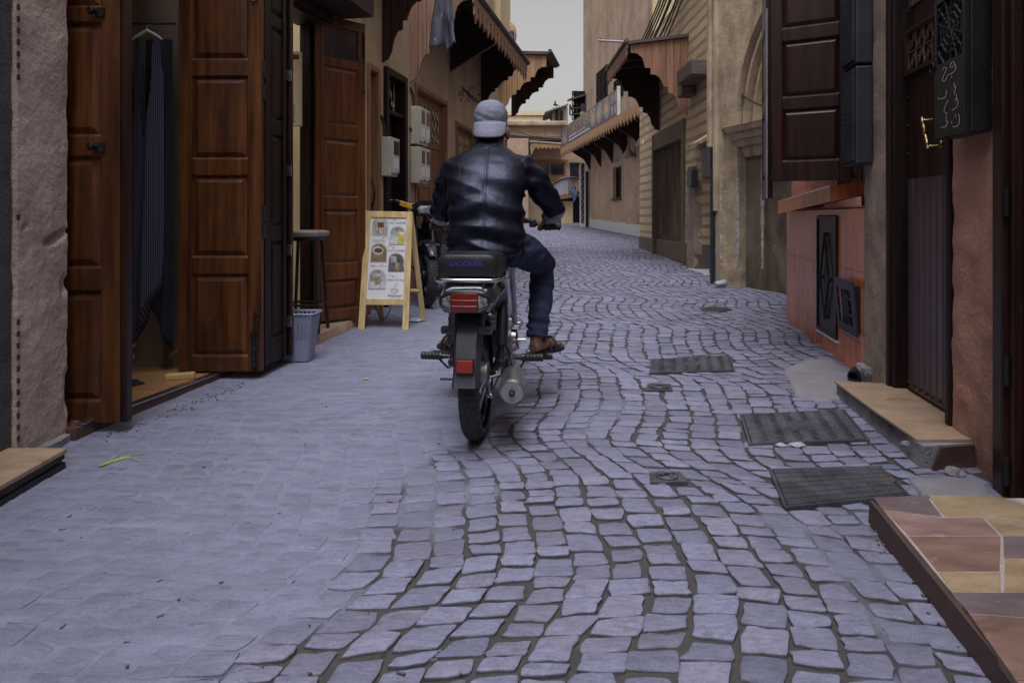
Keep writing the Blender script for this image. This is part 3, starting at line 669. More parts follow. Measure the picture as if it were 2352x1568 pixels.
def awning(parent, Wm, s0, s1, out, ztop_w, ztop_o, zlow, zhigh, nb, mside, mfr, drop=.16, pitch=.1, label=None, frin=True, msecond=None, zlow2=None, near=True):
    mb = MB(Wm)
    k = .05; e = .06
    mb.hexa([(s0-e,0,ztop_w),(s1+e,0,ztop_w),(s1+e,out+e,ztop_o),(s0-e,out+e,ztop_o),(s0-e,0,ztop_w+k),(s1+e,0,ztop_w+k),(s1+e,out+e,ztop_o+k),(s0-e,out+e,ztop_o+k)])
    a = obj('awning', mb, M['roof_sheet'], parent)
    if label: a['label'] = label
    if near: side_boards(a, Wm, s0, out, zlow, zhigh, ztop_w-.002, ztop_o-.002, nb, mside)
    side_boards(a, Wm, s1, out, zlow2 or zlow, zhigh, ztop_w-.002, ztop_o-.002, nb, msecond or mside)
    # rafters under the roof
    n = max(3, int((s1-s0)/.45))
    for i in range(n):
        s = lerp(s0+.1, s1-.1, i/(n-1)); r = MB(Wm)
        r.hexa([(s-.03,.005,ztop_w-.1),(s+.03,.005,ztop_w-.1),(s+.03,out-.03,ztop_o-.1),(s-.03,out-.03,ztop_o-.1),(s-.03,.005,ztop_w-.004),(s+.03,.005,ztop_w-.004),(s+.03,out-.03,ztop_o-.004),(s-.03,out-.03,ztop_o-.004)])
        obj('rafter', r, M['plank_d'], a)
    obj('eaves_roll', MB(Wm).tube([(s0-e-.02, out+e+.01, ztop_o+k*1.1), (s1+e+.02, out+e+.01, ztop_o+k*1.1)], .035, 8), M['roof_sheet'], a)
    if frin: fringe(a, Wm, s0-e+.01, s1+e-.01, out+e-.005, ztop_o+k*.3, drop, pitch, mfr)
    return a
def rough_slab(name, parent, m, Wm, s0, s1, o0, o1, z0, z1, amp=.012, res=.03, fq=6, seed=0, dents=()):
    """thick slab whose street face and edges are uneven like hand-laid plaster"""
    mb = MB(Wm); ns, nz = max(2, int((s1-s0)/res)), max(2, int((z1-z0)/res)); no = 3
    def d(p): 
        q = Vector(p)*fq+Vector((seed, seed, seed)); return amp*(noise.noise(q)+.5*noise.noise(q*2.3)+.3*noise.noise(q*5.1))
    def col(s, o, z, ds, do): 
        k = d((s, o, z)); w = 0
        for cs_, cz_, rs2, rz_, dp_ in dents:
            q = ((s-cs_)/rs2)**2+((z-cz_-(s-cs_)*.35)/rz_)**2+.22*noise.noise(Vector((s*24, z*24, 1)))
            w = max(w, dp_*(1-sstep(.15, 1.0, q)))
        return (s+k*ds, o+k*do-w, z)
    rings = []
    for j in range(nz+1):
        z = lerp(z0, z1, j/nz); r = []
        for i in range(no): r.append(col(s0, lerp(o0, o1, i/no), z, -1 if i else 0, 0))
        for i in range(ns): r.append(col(lerp(s0, s1, i/ns), o1, z, -.6 if i == 0 else 0, 1))
        for i in range(no): r.append(col(s1, lerp(o1, o0, i/no), z, 1, .6 if i == 0 else 0))
        r.append((s1, o0, z)); rings.append(r)
    mb.rings(rings)
    return obj(name, mb, m, parent, smooth=True)
def seg_box(mb, a, b, w, h):                                # square bar between two points
    return mb.tube([a, b], max(w, h)*.7, 4)

# ================================================================ LEFT: clothes shop
LW = Wall(-2.5, 0, -2.5+.19*14, 14, 1)
def LY(Y): return Y/LW.u.y                                  # depth -> distance along the left wall
shop = thing('shop_building', 'pink plastered clothes shop with tall brown panelled doors standing open', 'building', (-2.0, 3.0, ground(0, 3)))
# plastered pier between the dark wall and the door
XW = Wall(-1.955, 0, -1.955, 4, 1)                          # the pier stands straight along the view
rough_slab('pier', shop, M['plaster_pillar'], XW.M, 2.70, 3.0, -.55, 0, .03, 3.75, .0055, .010, 7, 3, ((2.93, zz(545, 2.9), .085, .03, .035), (2.98, zz(655, 2.97), .03, .05, .02), (2.99, zz(900, 2.97), .02, .12, .015), (2.74, zz(520, 2.75), .02, .015, .012)))
rough_slab('dark_wall', shop, M['dark_plaster'], XW.M, -1.2, 2.69, -.4, -.02, -.05, 3.75, .006, .05, 12, 9)
obj('wall', MB().box(-2.6, -2.0, -9, -1.21, -.4, 4.2), M['plaster_pillar'], shop)                     # unseen lane wall carried on behind the viewer, added to block sky reflections
obj('wall', MB().box(-4.5, 4.5, -9.6, -9.01, -.5, 4.4), M['tan_plaster'], shop)  # unseen cross wall, added to close off sky light from behind
fb = MB(XW.M)                                              # rough mortar foot under the pier
rough_slab('mortar_foot', shop, M['concrete'], XW.M, 2.66, 3.04, -.3, .035, .0, .10, .02, .03, 14, 5)
mz = MB(XW.M)
for k in range(70):
    z = .16+k*.046
    if .62 < z < 1.55 and not 1.02 < z < 1.04: continue
    mz.box(2.690, 2.7015, .003, .009, z, z+.022)
stuff(obj('mosaic_edging', mz, M['zellij_b'], shop))
# wall over the door and between shop and cafe
hd = MB(LW.M); facade(hd, LY(3.02), LY(4.15), 2.75, 3.75, [], .3); facade(hd, LY(4.12), LY(4.68), .02, 3.75, [], .2, -.07)
obj('wall', hd, M['tan_plaster'], shop)
# inside: floor, partition behind the clothes, back and ceiling
obj('inner_wall', MB().box(-4.6, LW.P(LY(4.2), 0, 0).x-.22, 4.16, 4.30, .0, 2.75), M['inner'], shop)
ib = MB(); ib.box(-4.6, -4.5, 2.9, 4.16, 0, 2.75); ib.box(-4.6, -2.6, 2.95, 3.05, 0, 2.75); ib.box(-4.6, -2.2, 2.9, 4.3, 2.76, 2.9)
obj('inner_shell', ib, M['inner'], shop)
zt = .133                                                   # shop floor height
for i in range(4):
    for j in range(3):
        a0, a1 = LY(lerp(3.05, 4.13, i/4)), LY(lerp(3.05, 4.13, (i+1)/4)); b0, b1 = -.02-j*.33, -.02-(j+1)*.33
        obj('floor_tile', MB(LW.M).hexa([(a0+.002,b0-.002,.02),(a1-.002,b0-.002,.02),(a1-.002,b1+.002,.02),(a0+.002,b1+.002,.02),(a0+.002,b0-.002,zt),(a1-.002,b0-.002,zt),(a1-.002,b1+.002,zt),(a0+.002,b1+.002,zt)]), M['floor_tile'], shop)
th = MB(LW.M); th.box(LY(2.98), LY(4.2), -.018, .03, .0, zt-.008)
t_ = obj('threshold', th, M['step_face'], shop, bev=.004)
obj('metal_edge', MB(LW.M).box(LY(3.02), LY(4.16), -.01, .036, zt-.006, zt+.004), M['steel'], t_, bev=.003)
# jamb at the far side of the door
jb = MB(LW.M); jb.box(LY(4.03), LY(4.12), -.24, -.02, zt, 2.75); jb.box(LY(4.05), LY(4.115), -.02, .05, zt, 2.75)
obj('door_jamb', jb, M['black_wood'], shop, bev=.006)
# near leaf, square to the wall, half hidden by the pier
Y1 = 3.085; x1 = at(281, 0, Y1).x
d1 = leaf(shop, (x1-.50, Y1), (x1, Y1), zz(968, Y1), 2.7, [(zz(920,Y1), zz(666,Y1)), (zz(616,Y1), zz(359,Y1)), (zz(314,Y1), zz(54,Y1)), (zz(20,Y1), 2.6)], M['door'], sw=.085, label='brown door leaf beside the pink pier, scuffed grey at its foot')
for pyk in (27, 337):
    p = at(221, pyk, Y1-.03)
    k_ = MB(); k_.lathe((p.x, Y1-.018, p.z), (-.35,-1,0), [(0,.021),(.004,.021),(.006,.011),(.022,.010),(.026,.017),(.042,.019),(.046,.014)], 14)
    k_.box(p.x+.006, p.x+.034, Y1-.034, Y1-.02, p.z-.022, p.z+.018); obj('knob', k_, M['dark_iron'], d1, smooth=True)
obj('edge_strip', MB().box(x1+.001, x1+.026, Y1-.014, Y1+.034, zz(968,Y1), 2.7), M['dark_wood'], d1, bev=.004)
# far leaf facing the camera
YA = 4.0; xa, xb = at(413,0,YA).x, at(603,0,YA).x
d2 = leaf(shop, (xa, YA), (xb, YA), zz(851,YA), 2.7, [(zz(817,YA), zz(628,YA)), (zz(591,YA), zz(403,YA)), (zz(366,YA), zz(176,YA)), (zz(139,YA), 2.55)], M['door'], sw=.078, label='brown door leaf facing down the lane with a drop bolt at its foot')
p = at(585, 790, YA-.02)
bo = MB(); bo.box(p.x-.022, p.x+.022, YA-.029, YA-.0215, zz(845,YA), zz(760,YA)); bo.tube([(p.x, YA-.036, zz(838,YA)), (p.x, YA-.036, zz(722,YA)), (p.x+.012, YA-.036, zz(712,YA)), (p.x+.022, YA-.036, zz(718,YA))], .006, 8)
for zq in (760, 800, 835): bo.box(p.x-.014, p.x+.014, YA-.046, YA-.028, zz(zq,YA)-.008, zz(zq,YA)+.008)
obj('bolt', bo, M['dark_iron'], d2)
p = at(588, 5, YA); ring = MB(); ring.tube([(p.x+.02*math.cos(a), YA-.03, zz(-4,YA)+.028*math.sin(a)) for a in [2*math.pi*i/14 for i in range(14)]], .004, 6, loop=True); obj('pull_ring', ring, M['dark_iron'], d2)
for zq in (160, 210, 490, 530):
    obj('hinge', MB().box(xb+.001, xb+.014, YA-.012, YA+.02, zz(zq+18,YA), zz(zq-18,YA)), M['dark_iron'], d2)
# door slab step of the neighbour at the very left
st = thing('door_step', 'tan stone step with a broken black edge below the dark grey wall', 'step', (-2.0, 1.8, ground(0, 1.8)))
tp = MB()
def stepq(x): return ground(0, x)
tp.hexa([(-2.3,.5,stepq(.5)+.055),(-1.74,.5,stepq(.5)+.055),(-1.745,2.68,stepq(2.68)+.055),(-2.3,2.68,stepq(2.68)+.055),(-2.3,.5,stepq(.5)+.075),(-1.74,.5,stepq(.5)+.075),(-1.745,2.68,stepq(2.68)+.075),(-2.3,2.68,stepq(2.68)+.075)])
obj('slab', tp, M['step_tile'], st, bev=.004)
for z0, z1, m_, ex, sd_ in ((-.02,.022,M['black'],.012,1),(.023,.034,M['concrete'],-.004,4),(.035,.0545,M['black'],.006,7)):
    mb = MB(); n = 40; rings = []
    for i in range(n+1):
        y = lerp(.5, 2.672, i/n); j = ex+.008*noise.noise(Vector((y*9, sd_, 0))); q = stepq(y); jz = .003*noise.noise(Vector((y*13, sd_, 5)))
        rings.append([(-2.28, y, q+z0), (-1.757+j, y, q+z0), (-1.757+j*.8, y, q+z1+jz*.5), (-2.28, y, q+z1)])
    mb.rings(rings); obj('layer', mb, m_, st)

# ---- clothes in the doorway
def garment(name, label, m, cx, Y, ztop, zbot, wtop, wbot, amp, nf, seed, straps=True, lean=0.0, cut=0.0):
    mb = MB(); nu, nv = 44, 40
    def surf(u, v, side):
        z = lerp(ztop, zbot, v); w = lerp(wtop, wbot, v**.7)
        if v < .12 and straps: w *= .86
        x = cx+(u-.5)*w+lean*v; f = amp*(.25+v)*math.sin((u*nf+seed)*2*math.pi+2.2*v+1.5*noise.noise(Vector((u*3, v*3, seed))))
        y = Y+f*.8+side*(.035+.03*v)*math.sin(math.pi*u)*(1 if side > 0 else .8)
        zb = z
        if cut and v > .6: zb += cut*(v-.6)/.4*(u-.45)+.02*noise.noise(Vector((u*6, v*2, seed)))
        return (x+f*.35, y, zb)
    A = [[mb.pt(surf(i/nu, j/nv, -1)) for i in range(nu+1)] for j in range(nv+1)]; B = [[mb.pt(surf(i/nu, j/nv, 1)) for i in range(nu+1)] for j in range(nv+1)]
    def keep(i, j):
        u, v = (i+.5)/nu, (j+.5)/nv
        if straps and v < .36 and abs(u-.5) < .30*(1-v/.36)**.55 and v < .36: return False
        return True
    for j in range(nv):
        for i in range(nu):
            if keep(i, j): mb.face((A[j][i], A[j][i+1], A[j+1][i+1], A[j+1][i])); mb.face((B[j][i], B[j+1][i], B[j+1][i+1], B[j][i+1]))
    for j in range(nv):
        if True:
            mb.face((A[j][0], A[j+1][0], B[j+1][0], B[j][0])); mb.face((A[j][nu], B[j][nu], B[j+1][nu], A[j+1][nu]))
    for i in range(nu): mb.face((A[nv][i], A[nv][i+1], B[nv][i+1], B[nv][i]))
    o = obj(name, mb, m, smooth='all'); return tag(o, label, 'dress' if 'dress' in name else 'garment')
YG = 3.93
pa, pb = at(297, 90, YG), at(362, 728, YG)
garment('striped_dress', 'long navy pinstriped dress hanging in the doorway', M['dress'], at(338,0,YG).x, YG, zz(88,YG), zz(728,YG), .17, .2, .014, 1.9, .3, True, -.01, .45)
garment('dark_garment', 'plain black garment hanging behind the striped dress', M['cloth_dark'], at(366,0,YG+.1).x, YG+.1, zz(92,YG+.1), zz(715,YG+.1), .16, .15, .012, 2.2, 1.7, False, .0, -.4)
hg = thing('coat_hanger', 'white wooden hanger holding the striped dress', 'hanger', tuple(at(340,75,YG)))
c_ = at(338,75,YG)
arm = [c_+Vector((x, 0, -.055*abs(x)/.1-.2*max(0, abs(x)-.06)+.012)) for x in (-.085,-.06,-.03,0,.03,.06,.085)]
obj('arm', MB().tube(arm, [.006,.008,.009,.010,.009,.008,.006], 8), M['white_metal'], hg, smooth=True)
obj('hook', MB().tube([c_+Vector((0,0,.012)), c_+Vector((0,0,.035)), c_+Vector((.012,0,.05)), c_+Vector((.02,0,.04))], .0022, 6), M['steel'], hg)
rl = MB(); rl.tube([(c_.x-.5, YG+.0, c_.z+.052), (c_.x+.165, YG+.0, c_.z+.052)], .007, 8); tag(obj('hanging_rail', rl, M['dark_iron']), 'dark rail carrying the clothes in the doorway', 'rail')
rg = MB()
for k in range(60):                                          # heaped dark cloth on the shop floor
    pass
def heap(name, label, c, rx, ry, h, m, seed, cat):
    mb = MB(); n, k = 30, 8; rings = []
    for j in range(k+1):
        f = 1-j/k; rings.append([(c[0]+rx*f*math.cos(a)*(1+.25*noise.noise(Vector((math.cos(a)*2, math.sin(a)*2, seed)))), c[1]+ry*f*math.sin(a)*(1+.25*noise.noise(Vector((math.cos(a)*2, math.sin(a)*2, seed+4)))), c[2]+h*(1-f*f)*(1+.7*noise.noise(Vector((math.cos(a)*f*4, math.sin(a)*f*4, seed))))) for a in [2*math.pi*i/n for i in range(n)]])
    mb.rings(rings); return tag(obj(name, mb, m, smooth='all'), label, cat)
hp = LW.P(LY(3.62), -.42, zt+.002); heap('crumpled_rug', 'crumpled black cloth on the orange shop floor', hp, .2, .16, .03, M['cloth_dark'], 2, 'rug')
wp = LW.P(LY(3.83), -.10, zt+.001); tag(obj('wooden_block', MB(Matrix.Translation(wp) @ Matrix.Rotation(.3, 4, 'Z')).box(-.075,.075,-.03,.03,0,.03), M['pine'], bev=.004), 'small wooden wedge block on the shop threshold', 'wood block')
mz = MB()
for k in range(16):                                          # tiled strip on the inner wall
    for q in range(2):
        x = at(297+q*7, 0, 4.15).x; z = zz(825-k*14, 4.15); mz.box(x+.001, x+.016, 4.148, 4.158, z+.002, z+.032) if (k+q)%2 else None
stuff(obj('mosaic_strip', mz, M['zellij_w'], shop))

# ================================================================ LEFT: cafe
cafe = thing('cafe_building', 'cafe front with cream inside wall and a brown glazed door', 'building', (-1.6, 5.0, ground(0, 5)))
cw = MB(LW.M); facade(cw, LY(4.70), LY(5.95), .05, 3.75, [(LY(4.72), LY(5.40), .05, 2.62)], .22)
obj('wall', cw, M['tan_plaster'], cafe)
obj('inner_wall', MB().box(-4.4, LW.P(LY(5.5), -.24, 0).x, 5.55, 5.65, .1, 2.7), M['cream'], cafe)
ci = MB(); ci.box(-4.5, -4.4, 4.4, 5.65, .1, 2.7); ci.box(-4.4, -1.95, 4.40, 4.5, .1, 2.7)
obj('inner_shell', ci, M['cream'], cafe)
cs = .205
stp = MB(); nn = 24; rings = []
for i in range(nn+1):
    s = lerp(LY(4.62), LY(5.9), i/nn); o = .15+.02*noise.noise(Vector((s*5, 1, 2)))+.012*noise.noise(Vector((s*14, 1, 2))); gz = LW.g(s)-.02
    rings.append([LW.P(s, -1.6, gz), LW.P(s, o+.01, gz), LW.P(s, o, cs-.012), LW.P(s, o-.012, cs), LW.P(s, -1.6, cs)])
stp.rings(rings); obj('step', stp, M['step_tile'], cafe, smooth=True)
fr = MB(LW.M); fr.box(LY(5.32), LY(5.40), -.18, -.002, cs, 2.62); fr.box(LY(5.28), LY(5.318), -.14, -.07, cs, 2.62); fr.box(LY(4.72), LY(5.32), -.2, .02, 2.54, 2.62); fr.box(LY(4.66), LY(5.44), .013, .06, 2.57, 2.70); fr.box(LY(4.72), LY(4.80), -.2, .02, cs, 2.54)
obj('door_frame', fr, M['black_wood'], cafe, bev=.006)
# second shop leaf folded back behind the far leaf, seen at a sliver
p0, p1 = (-1.478, 4.035), (-1.440, 4.36)
dn = leaf(shop, p0, p1, .165, 2.7, [(.30,.9),(.98,1.55),(1.63,2.2),(2.27,2.58)], M['black_wood'], sw=.07, label='dark folding leaf behind the brown door, seen edge on')
Fn, wn_2 = frame_of(p0, p1)
for x0, x1, y1 in ((wn_2-.03, wn_2+.004, -.045), (wn_2-.10, wn_2-.08, -.034)): obj('cover_strip', MB(Fn).box(x0, x1, y1, -.022, .165, 2.7), M['dark_wood'], dn, bev=.005)
for zq in (.35, .8, 1.3, 1.9): obj('hinge', MB(Fn).box(wn_2-.048, wn_2-.033, -.05, -.022, zq, zq+.07), M['steel'], dn)
# far cafe leaf with the glass
hb, he = (-1.535, 5.31), (-1.222, 5.635)
zb = .225
YB = 5.42
dB = leaf(cafe, hb, he, zb, zz(30, 5.31), [(zz(712,YB), zz(642,YB)), (zz(606,YB), zz(480,YB)), (zz(452,YB), zz(318,YB)), (zz(286,YB), zz(152,YB)), (zz(133,YB), zz(62,YB))], M['door2'], sw=.068, glass={4}, label='red brown door leaf with one dark pane at its top')
F_, w_ = frame_of(hb, he)
bt = MB(F_); bt.box(w_-.03, w_-.012, -.03, -.0215, zz(120,YB), zz(60,YB)); bt.tube([(w_-.02,-.034,zz(70,YB)), (w_-.02,-.034,zz(195,YB))], .0045, 7); bt.ball((w_-.02,-.034,zz(200,YB)), (.008,.008,.02), 8, 6)
obj('bolt', bt, M['dark_iron'], dB)
# canopy board over the cafe door
cn = MB(LW.M); cn.box(LY(4.2), LY(5.6), .03, .32, 2.66, 3.3); obj('canopy', cn, M['plank_d'], cafe)
# price list
pl = thing('price_list', 'cream price list board inside the cafe doorway', 'price list', tuple(at(675, 290, 5.18)))
YP = 5.18
def PX(px, py, d=0.0): p = at(px, py, YP-d); return p
a, b = PX(590, 289), PX(690, 118)
obj('board', MB().box(a.x, b.x, YP, YP+.048, a.z, b.z), M['cream'], pl, bev=.006)
def arch_panel(mb, cx, z0, z1, w, fn, n=12):
    r = w/2; pts = [(cx-r, z0), (cx+r, z0)]+[(cx+r*math.cos(math.pi*i/n), z1-r+r*math.sin(math.pi*i/n)) for i in range(n+1)]
    mb.poly([fn(*p) for p in pts]); return mb
pic = MB(); fn = lambda x, z: (x, YP-.002, z)
arch_panel(pic, PX(664,0).x, PX(0,236).z, PX(0,186).z, .045, fn); obj('picture', pic, mat('latte_photo', (.10,.055,.03), .5, var=.7, vs=26, col2=(.35,.25,.15), bump=0), pl)
tt = MB(); 
for i, s_ in enumerate(('15 dh','25 dh','20 dh','15 dh','15 dh')):
    p = PX(659, 246+i*8.9); tt.text(s_, .028, lambda x, y, p=p: (p.x+x, YP-.003, p.z+y))
p = PX(658, 131); tt2 = MB(); pill = [(PX(690-8,0).x-.0+.016*math.cos(t), p.z+.019*math.sin(t)) for t in [-math.pi/2+math.pi*i/8 for i in range(9)]]
pill = [(PX(600,0).x, p.z-.019)]+pill+[(PX(600,0).x, p.z+.019)]
obj('heading_plate', MB().poly([(x, YP-.002, z) for x, z in pill]) or None, M['step_face'], pl) if False else None
hpm = MB(); hpm.poly([(x, YP-.002, z) for x, z in pill]); obj('heading_plate', hpm, M['step_face'], pl)
tt.text('MENU', .03, lambda x, y: (PX(672,0).x-.085+x, YP-.0035, p.z-.011+y)); obj('lettering', tt, M['black_ink'], pl)
# ---- bar stool
def stool(cx, cy, z0):
    t = thing('bar_stool', 'tall bar stool with black legs on the cafe step', 'stool', (cx, cy, z0)); h = .74
    obj('seat', MB().lathe((cx,cy,z0+h-.045), (0,0,1), [(0,.148),(.006,.16),(.03,.165),(.04,.158),(.046,.13)], 30), M['stool_top'], t, smooth=True)
    obj('seat_ring', MB().lathe((cx,cy,z0+h-.075), (0,0,1), [(0,.13),(.028,.145)], 24), M['black'], t)
    for sx in (-1, 1):
        for sy in (-1, 1):
            obj('leg', MB().tube([(cx+sx*.088, cy+sy*.088, z0+h-.07), (cx+sx*.125, cy+sy*.125, z0)], .0125, 10), M['black'], t, smooth=True)
    for sx, sy, ex, ey in ((-1,-1,1,-1),(1,-1,1,1),(1,1,-1,1),(-1,1,-1,-1)):
        obj('foot_rail', MB().tube([(cx+sx*.114, cy+sy*.114, z0+.20), (cx+ex*.114, cy+ey*.114, z0+.20)], .0095, 8), M['black'], t, smooth=True)
stool(-1.515, 5.03, cs)
# ---- waste basket with slots
def basket(cx, cy):
    z0 = ground(cx, cy)+.004; t = thing('waste_basket', 'blue grey slotted plastic waste basket by the cafe step', 'basket', (cx, cy, z0)); h = .305
    mb = MB(); hx0, hx1, hy0, hy1 = .098, .135, .075, .10
    def ring(z, k=0.0):
        f = z/h; hx, hy = lerp(hx0, hx1, f**1.2)+k, lerp(hy0, hy1, f**1.2)+k; r = .03; pts = []
        for q, (sx, sy) in enumerate(((1,1),(-1,1),(-1,-1),(1,-1))):
            for i in range(5):
                a = math.pi/2*(q+i/4); pts.append((sx*(hx-r)+r*math.cos(a), sy*(hy-r)+r*math.sin(a)))
        out = []                                             # resample the long sides so slots can be cut
        for i in range(len(pts)):
            a, b = pts[i], pts[(i+1)%len(pts)]; d = math.hypot(b[0]-a[0], b[1]-a[1]); n = 14 if abs(b[0]-a[0]) > .08 else (10 if d > .05 else 1)
            for k2 in range(n): out.append((lerp(a[0], b[0], k2/n), lerp(a[1], b[1], k2/n)))
        return out
    zs = [0, .02, .135, .14, .245, .25, .27, .278, .297, .305]
    rr = [[mb.pt((cx+p[0], cy+p[1], z0+z)) for p in ring(z)] for z in zs]; n = len(rr[0])
    for j in range(len(zs)-1):
        for i in range(n):
            straight = True
            if j in (3, 7) and i % 2: continue
            mb.face((rr[j][i], rr[j][(i+1)%n], rr[j+1][(i+1)%n], rr[j+1][i]))
    mb.face(rr[0][::-1])
    o = obj('body', mb, M['bin'], t); so = o.modifiers.new('thick', 'SOLIDIFY'); so.thickness = .004
    rim = MB(); rim.tube([(cx+p[0]*1.03, cy+p[1]*1.03, z0+h) for p in ring(h)], .007, 6, loop=True); obj('rim', rim, M['bin'], t, smooth=True)
b_ = gp(672, 833); basket(b_.x, b_.y+.09)
# ================================================================ LEFT: house with the three awnings
lh = thing('awning_house', 'tan plastered house with three wooden awnings and grilled brown doors', 'building', (-.8, 9, ground(0, 9)))
def rng(pxa, pxb, out=0.0): return LW.sx(pxa, out), LW.sx(pxb, out)
def lz(px, py, out=0.0): return LW.hit(px, py, out)[1]
cA, cB = rng(843, 870); dA, dB_ = rng(884, 926); eA, eB = rng(952, 1026); fA, fB = rng(1046, 1092)
ZC, ZD, ZE, ZF = lz(855,150), lz(905,175), lz(985,210), lz(1065,288)
wl = MB(LW.M); S_END = LY(12.5)
facade(wl, LY(5.96), S_END, .05, 5.1, [(cA,cB,.05,ZC), (dA,dB_,.05,ZD), (eA,eB,.05,ZE), (fA,fB,.05,ZF)], .28)
wl.box(S_END-.25, S_END, -5, -.28, .05, 5.1)
obj('wall', wl, M['tan_plaster'], lh)
ub = MB(LW.M)                                              # raised band and nib of the neighbour further up
ub.box(S_END-.9, S_END-.02, .002, .10, 3.6, 5.1); obj('upper_band', ub, M['yellow_wall'], lh)
def grilled_door(sa, sb, ztop, n, m, label, zg=None, depth=-.09, z0=None, scale=1.0):
    z0 = LW.g((sa+sb)/2)+.05 if z0 is None else z0
    fr = MB(LW.M); fr.box(sa-.0, sa+.045, -.16, .02, z0-.05, ztop); fr.box(sb-.045, sb, -.16, .02, z0-.05, ztop); fr.box(sa+.045, sb-.045, -.16, .02, ztop-.05, ztop)
    d = obj('door', fr, m, lh, bev=.005); d['label'] = label
    hh = ztop-z0
    for i in range(n):
        a, b = lerp(sa+.047, sb-.047, i/n)+.002, lerp(sa+.047, sb-.047, (i+1)/n)-.002
        p0, p1 = LW.P(b, depth, 0), LW.P(a, depth, 0)
        zs = [(z0+.06, z0+.26*hh), (z0+.29*hh, z0+.50*hh), (z0+.53*hh, z0+.72*hh)]
        F, w = frame_of(p0, p1); mb = MB(F); sw = min(.055, w*.16); h = .02
        zg0, zg1 = z0+.75*hh, z0+.94*hh
        mb.box(0, sw, -h, h, z0, ztop-.052); mb.box(w-sw, w, -h, h, z0, ztop-.052); z = z0
        for c, e in zs+[(zg0, zg1)]: mb.box(sw, w-sw, -h, h, z, c); z = e
        mb.box(sw, w-sw, -h, h, z, ztop-.052)
        for c, e in zs:
            mb.box(sw, w-sw, -.006, .006, c, e)
            for sg in (-1, 1): mb.frustum(sw+.008, w-sw-.008, c+.008, e-.008, sg*.006, sg*.017, .025)
        obj('leaf', mb, m, d, bev=.003)
        obj('pane', MB(F).box(sw, w-sw, -.014, -.010, zg0, zg1), M['void'], d)
        grille(d, F, sw, w-sw, zg0, zg1, .008, M['gilt'], .0065, 2, 3)
    return d
d_c = grilled_door(cA, cB, ZC, 1, M['door3'], 'narrow pale brown door with a grille, hasp and padlock')
pk = MB(); c_ = LW.P(lerp(cA, cB, .45), -.05, 1.16); pk.tube([c_+Vector((.0,0,.05))+LW.n*.02+LW.n*(.05*math.sin(t)) +Vector((0,0,.22-.11*t)) for t in [math.pi*i/10 for i in range(11)]], .009, 7); pk.box(c_.x-.02,c_.x+.05,c_.y-.02,c_.y+.02,c_.z-.05,c_.z+.02)
obj('cable_lock', pk, M['dark_iron'], d_c)
# dark doorway with transom grille
fr = MB(LW.M); z0 = LW.g(dA)
fr.box(dA-.04, dA+.03, -.2, .04, z0-.02, ZD+.04); fr.box(dB_-.03, dB_+.04, -.2, .04, z0-.02, ZD+.04); fr.box(dA+.03, dB_-.03, -.2, .04, ZD-.03, ZD+.04); zt2 = ZD-.36; fr.box(dA+.03, dB_-.03, -.15, .02, zt2-.04, zt2)
d_d = obj('door', fr, M['black_wood'], lh, bev=.006); d_d['label'] = 'dark framed doorway with a fanlight grille above'
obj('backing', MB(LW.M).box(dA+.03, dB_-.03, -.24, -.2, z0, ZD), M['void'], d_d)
Fd, wd = frame_of(LW.P(dB_-.03, -.09, 0), LW.P(dA+.03, -.09, 0)); grille(d_d, Fd, 0, wd, zt2, ZD-.03, 0, M['gilt'], .007, 3, 1)
cu = MB(LW.M)
for sg, a in ((0, dA+.03), (1, dB_-.03)):                    # drawn-back curtain
    e = a+(.16 if sg == 0 else -.16)
    cu.prism([(a, zt2-.04), (e, zt2-.04), (lerp(a, e, .5), zt2-.5), (lerp(a, e, .35), zt2-1.1), (a, zt2-1.15)], -.13, -.11, 'y')
obj('curtain', cu, M['cloth_dark'], d_d)
grilled_door(eA, eB, ZE, 3, M['door3'], 'wide pale brown door of three grilled leaves behind the meters')
grilled_door(fA, fB, ZF, 3, M['door3'], 'furthest pale brown door of three grilled leaves')
# awnings
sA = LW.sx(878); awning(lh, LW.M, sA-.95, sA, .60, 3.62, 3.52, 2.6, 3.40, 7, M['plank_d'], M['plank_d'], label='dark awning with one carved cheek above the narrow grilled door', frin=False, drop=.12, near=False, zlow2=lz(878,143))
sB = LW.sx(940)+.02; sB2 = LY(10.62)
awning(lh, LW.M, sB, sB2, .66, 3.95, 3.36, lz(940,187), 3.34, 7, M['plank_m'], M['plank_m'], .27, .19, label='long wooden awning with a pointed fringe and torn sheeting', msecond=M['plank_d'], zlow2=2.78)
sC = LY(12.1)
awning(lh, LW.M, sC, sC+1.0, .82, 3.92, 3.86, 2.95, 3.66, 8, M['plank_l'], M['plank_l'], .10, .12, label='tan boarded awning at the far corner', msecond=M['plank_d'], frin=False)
sM, zM = LW.hit(1034, 166); mc = obj('awning_bracket', MB(LW.M).prism([(.003, zM), (.60, 3.26), (.60, 3.36), (.003, 3.80)], sM-.012, sM+.012, 'x'), M['plank_d'], lh)
obj('bracket_edge', MB(LW.M).tube([(sM-.014, .0, zM), (sM-.014, .60, 3.26)], .012, 6), M['plank_m'], mc)
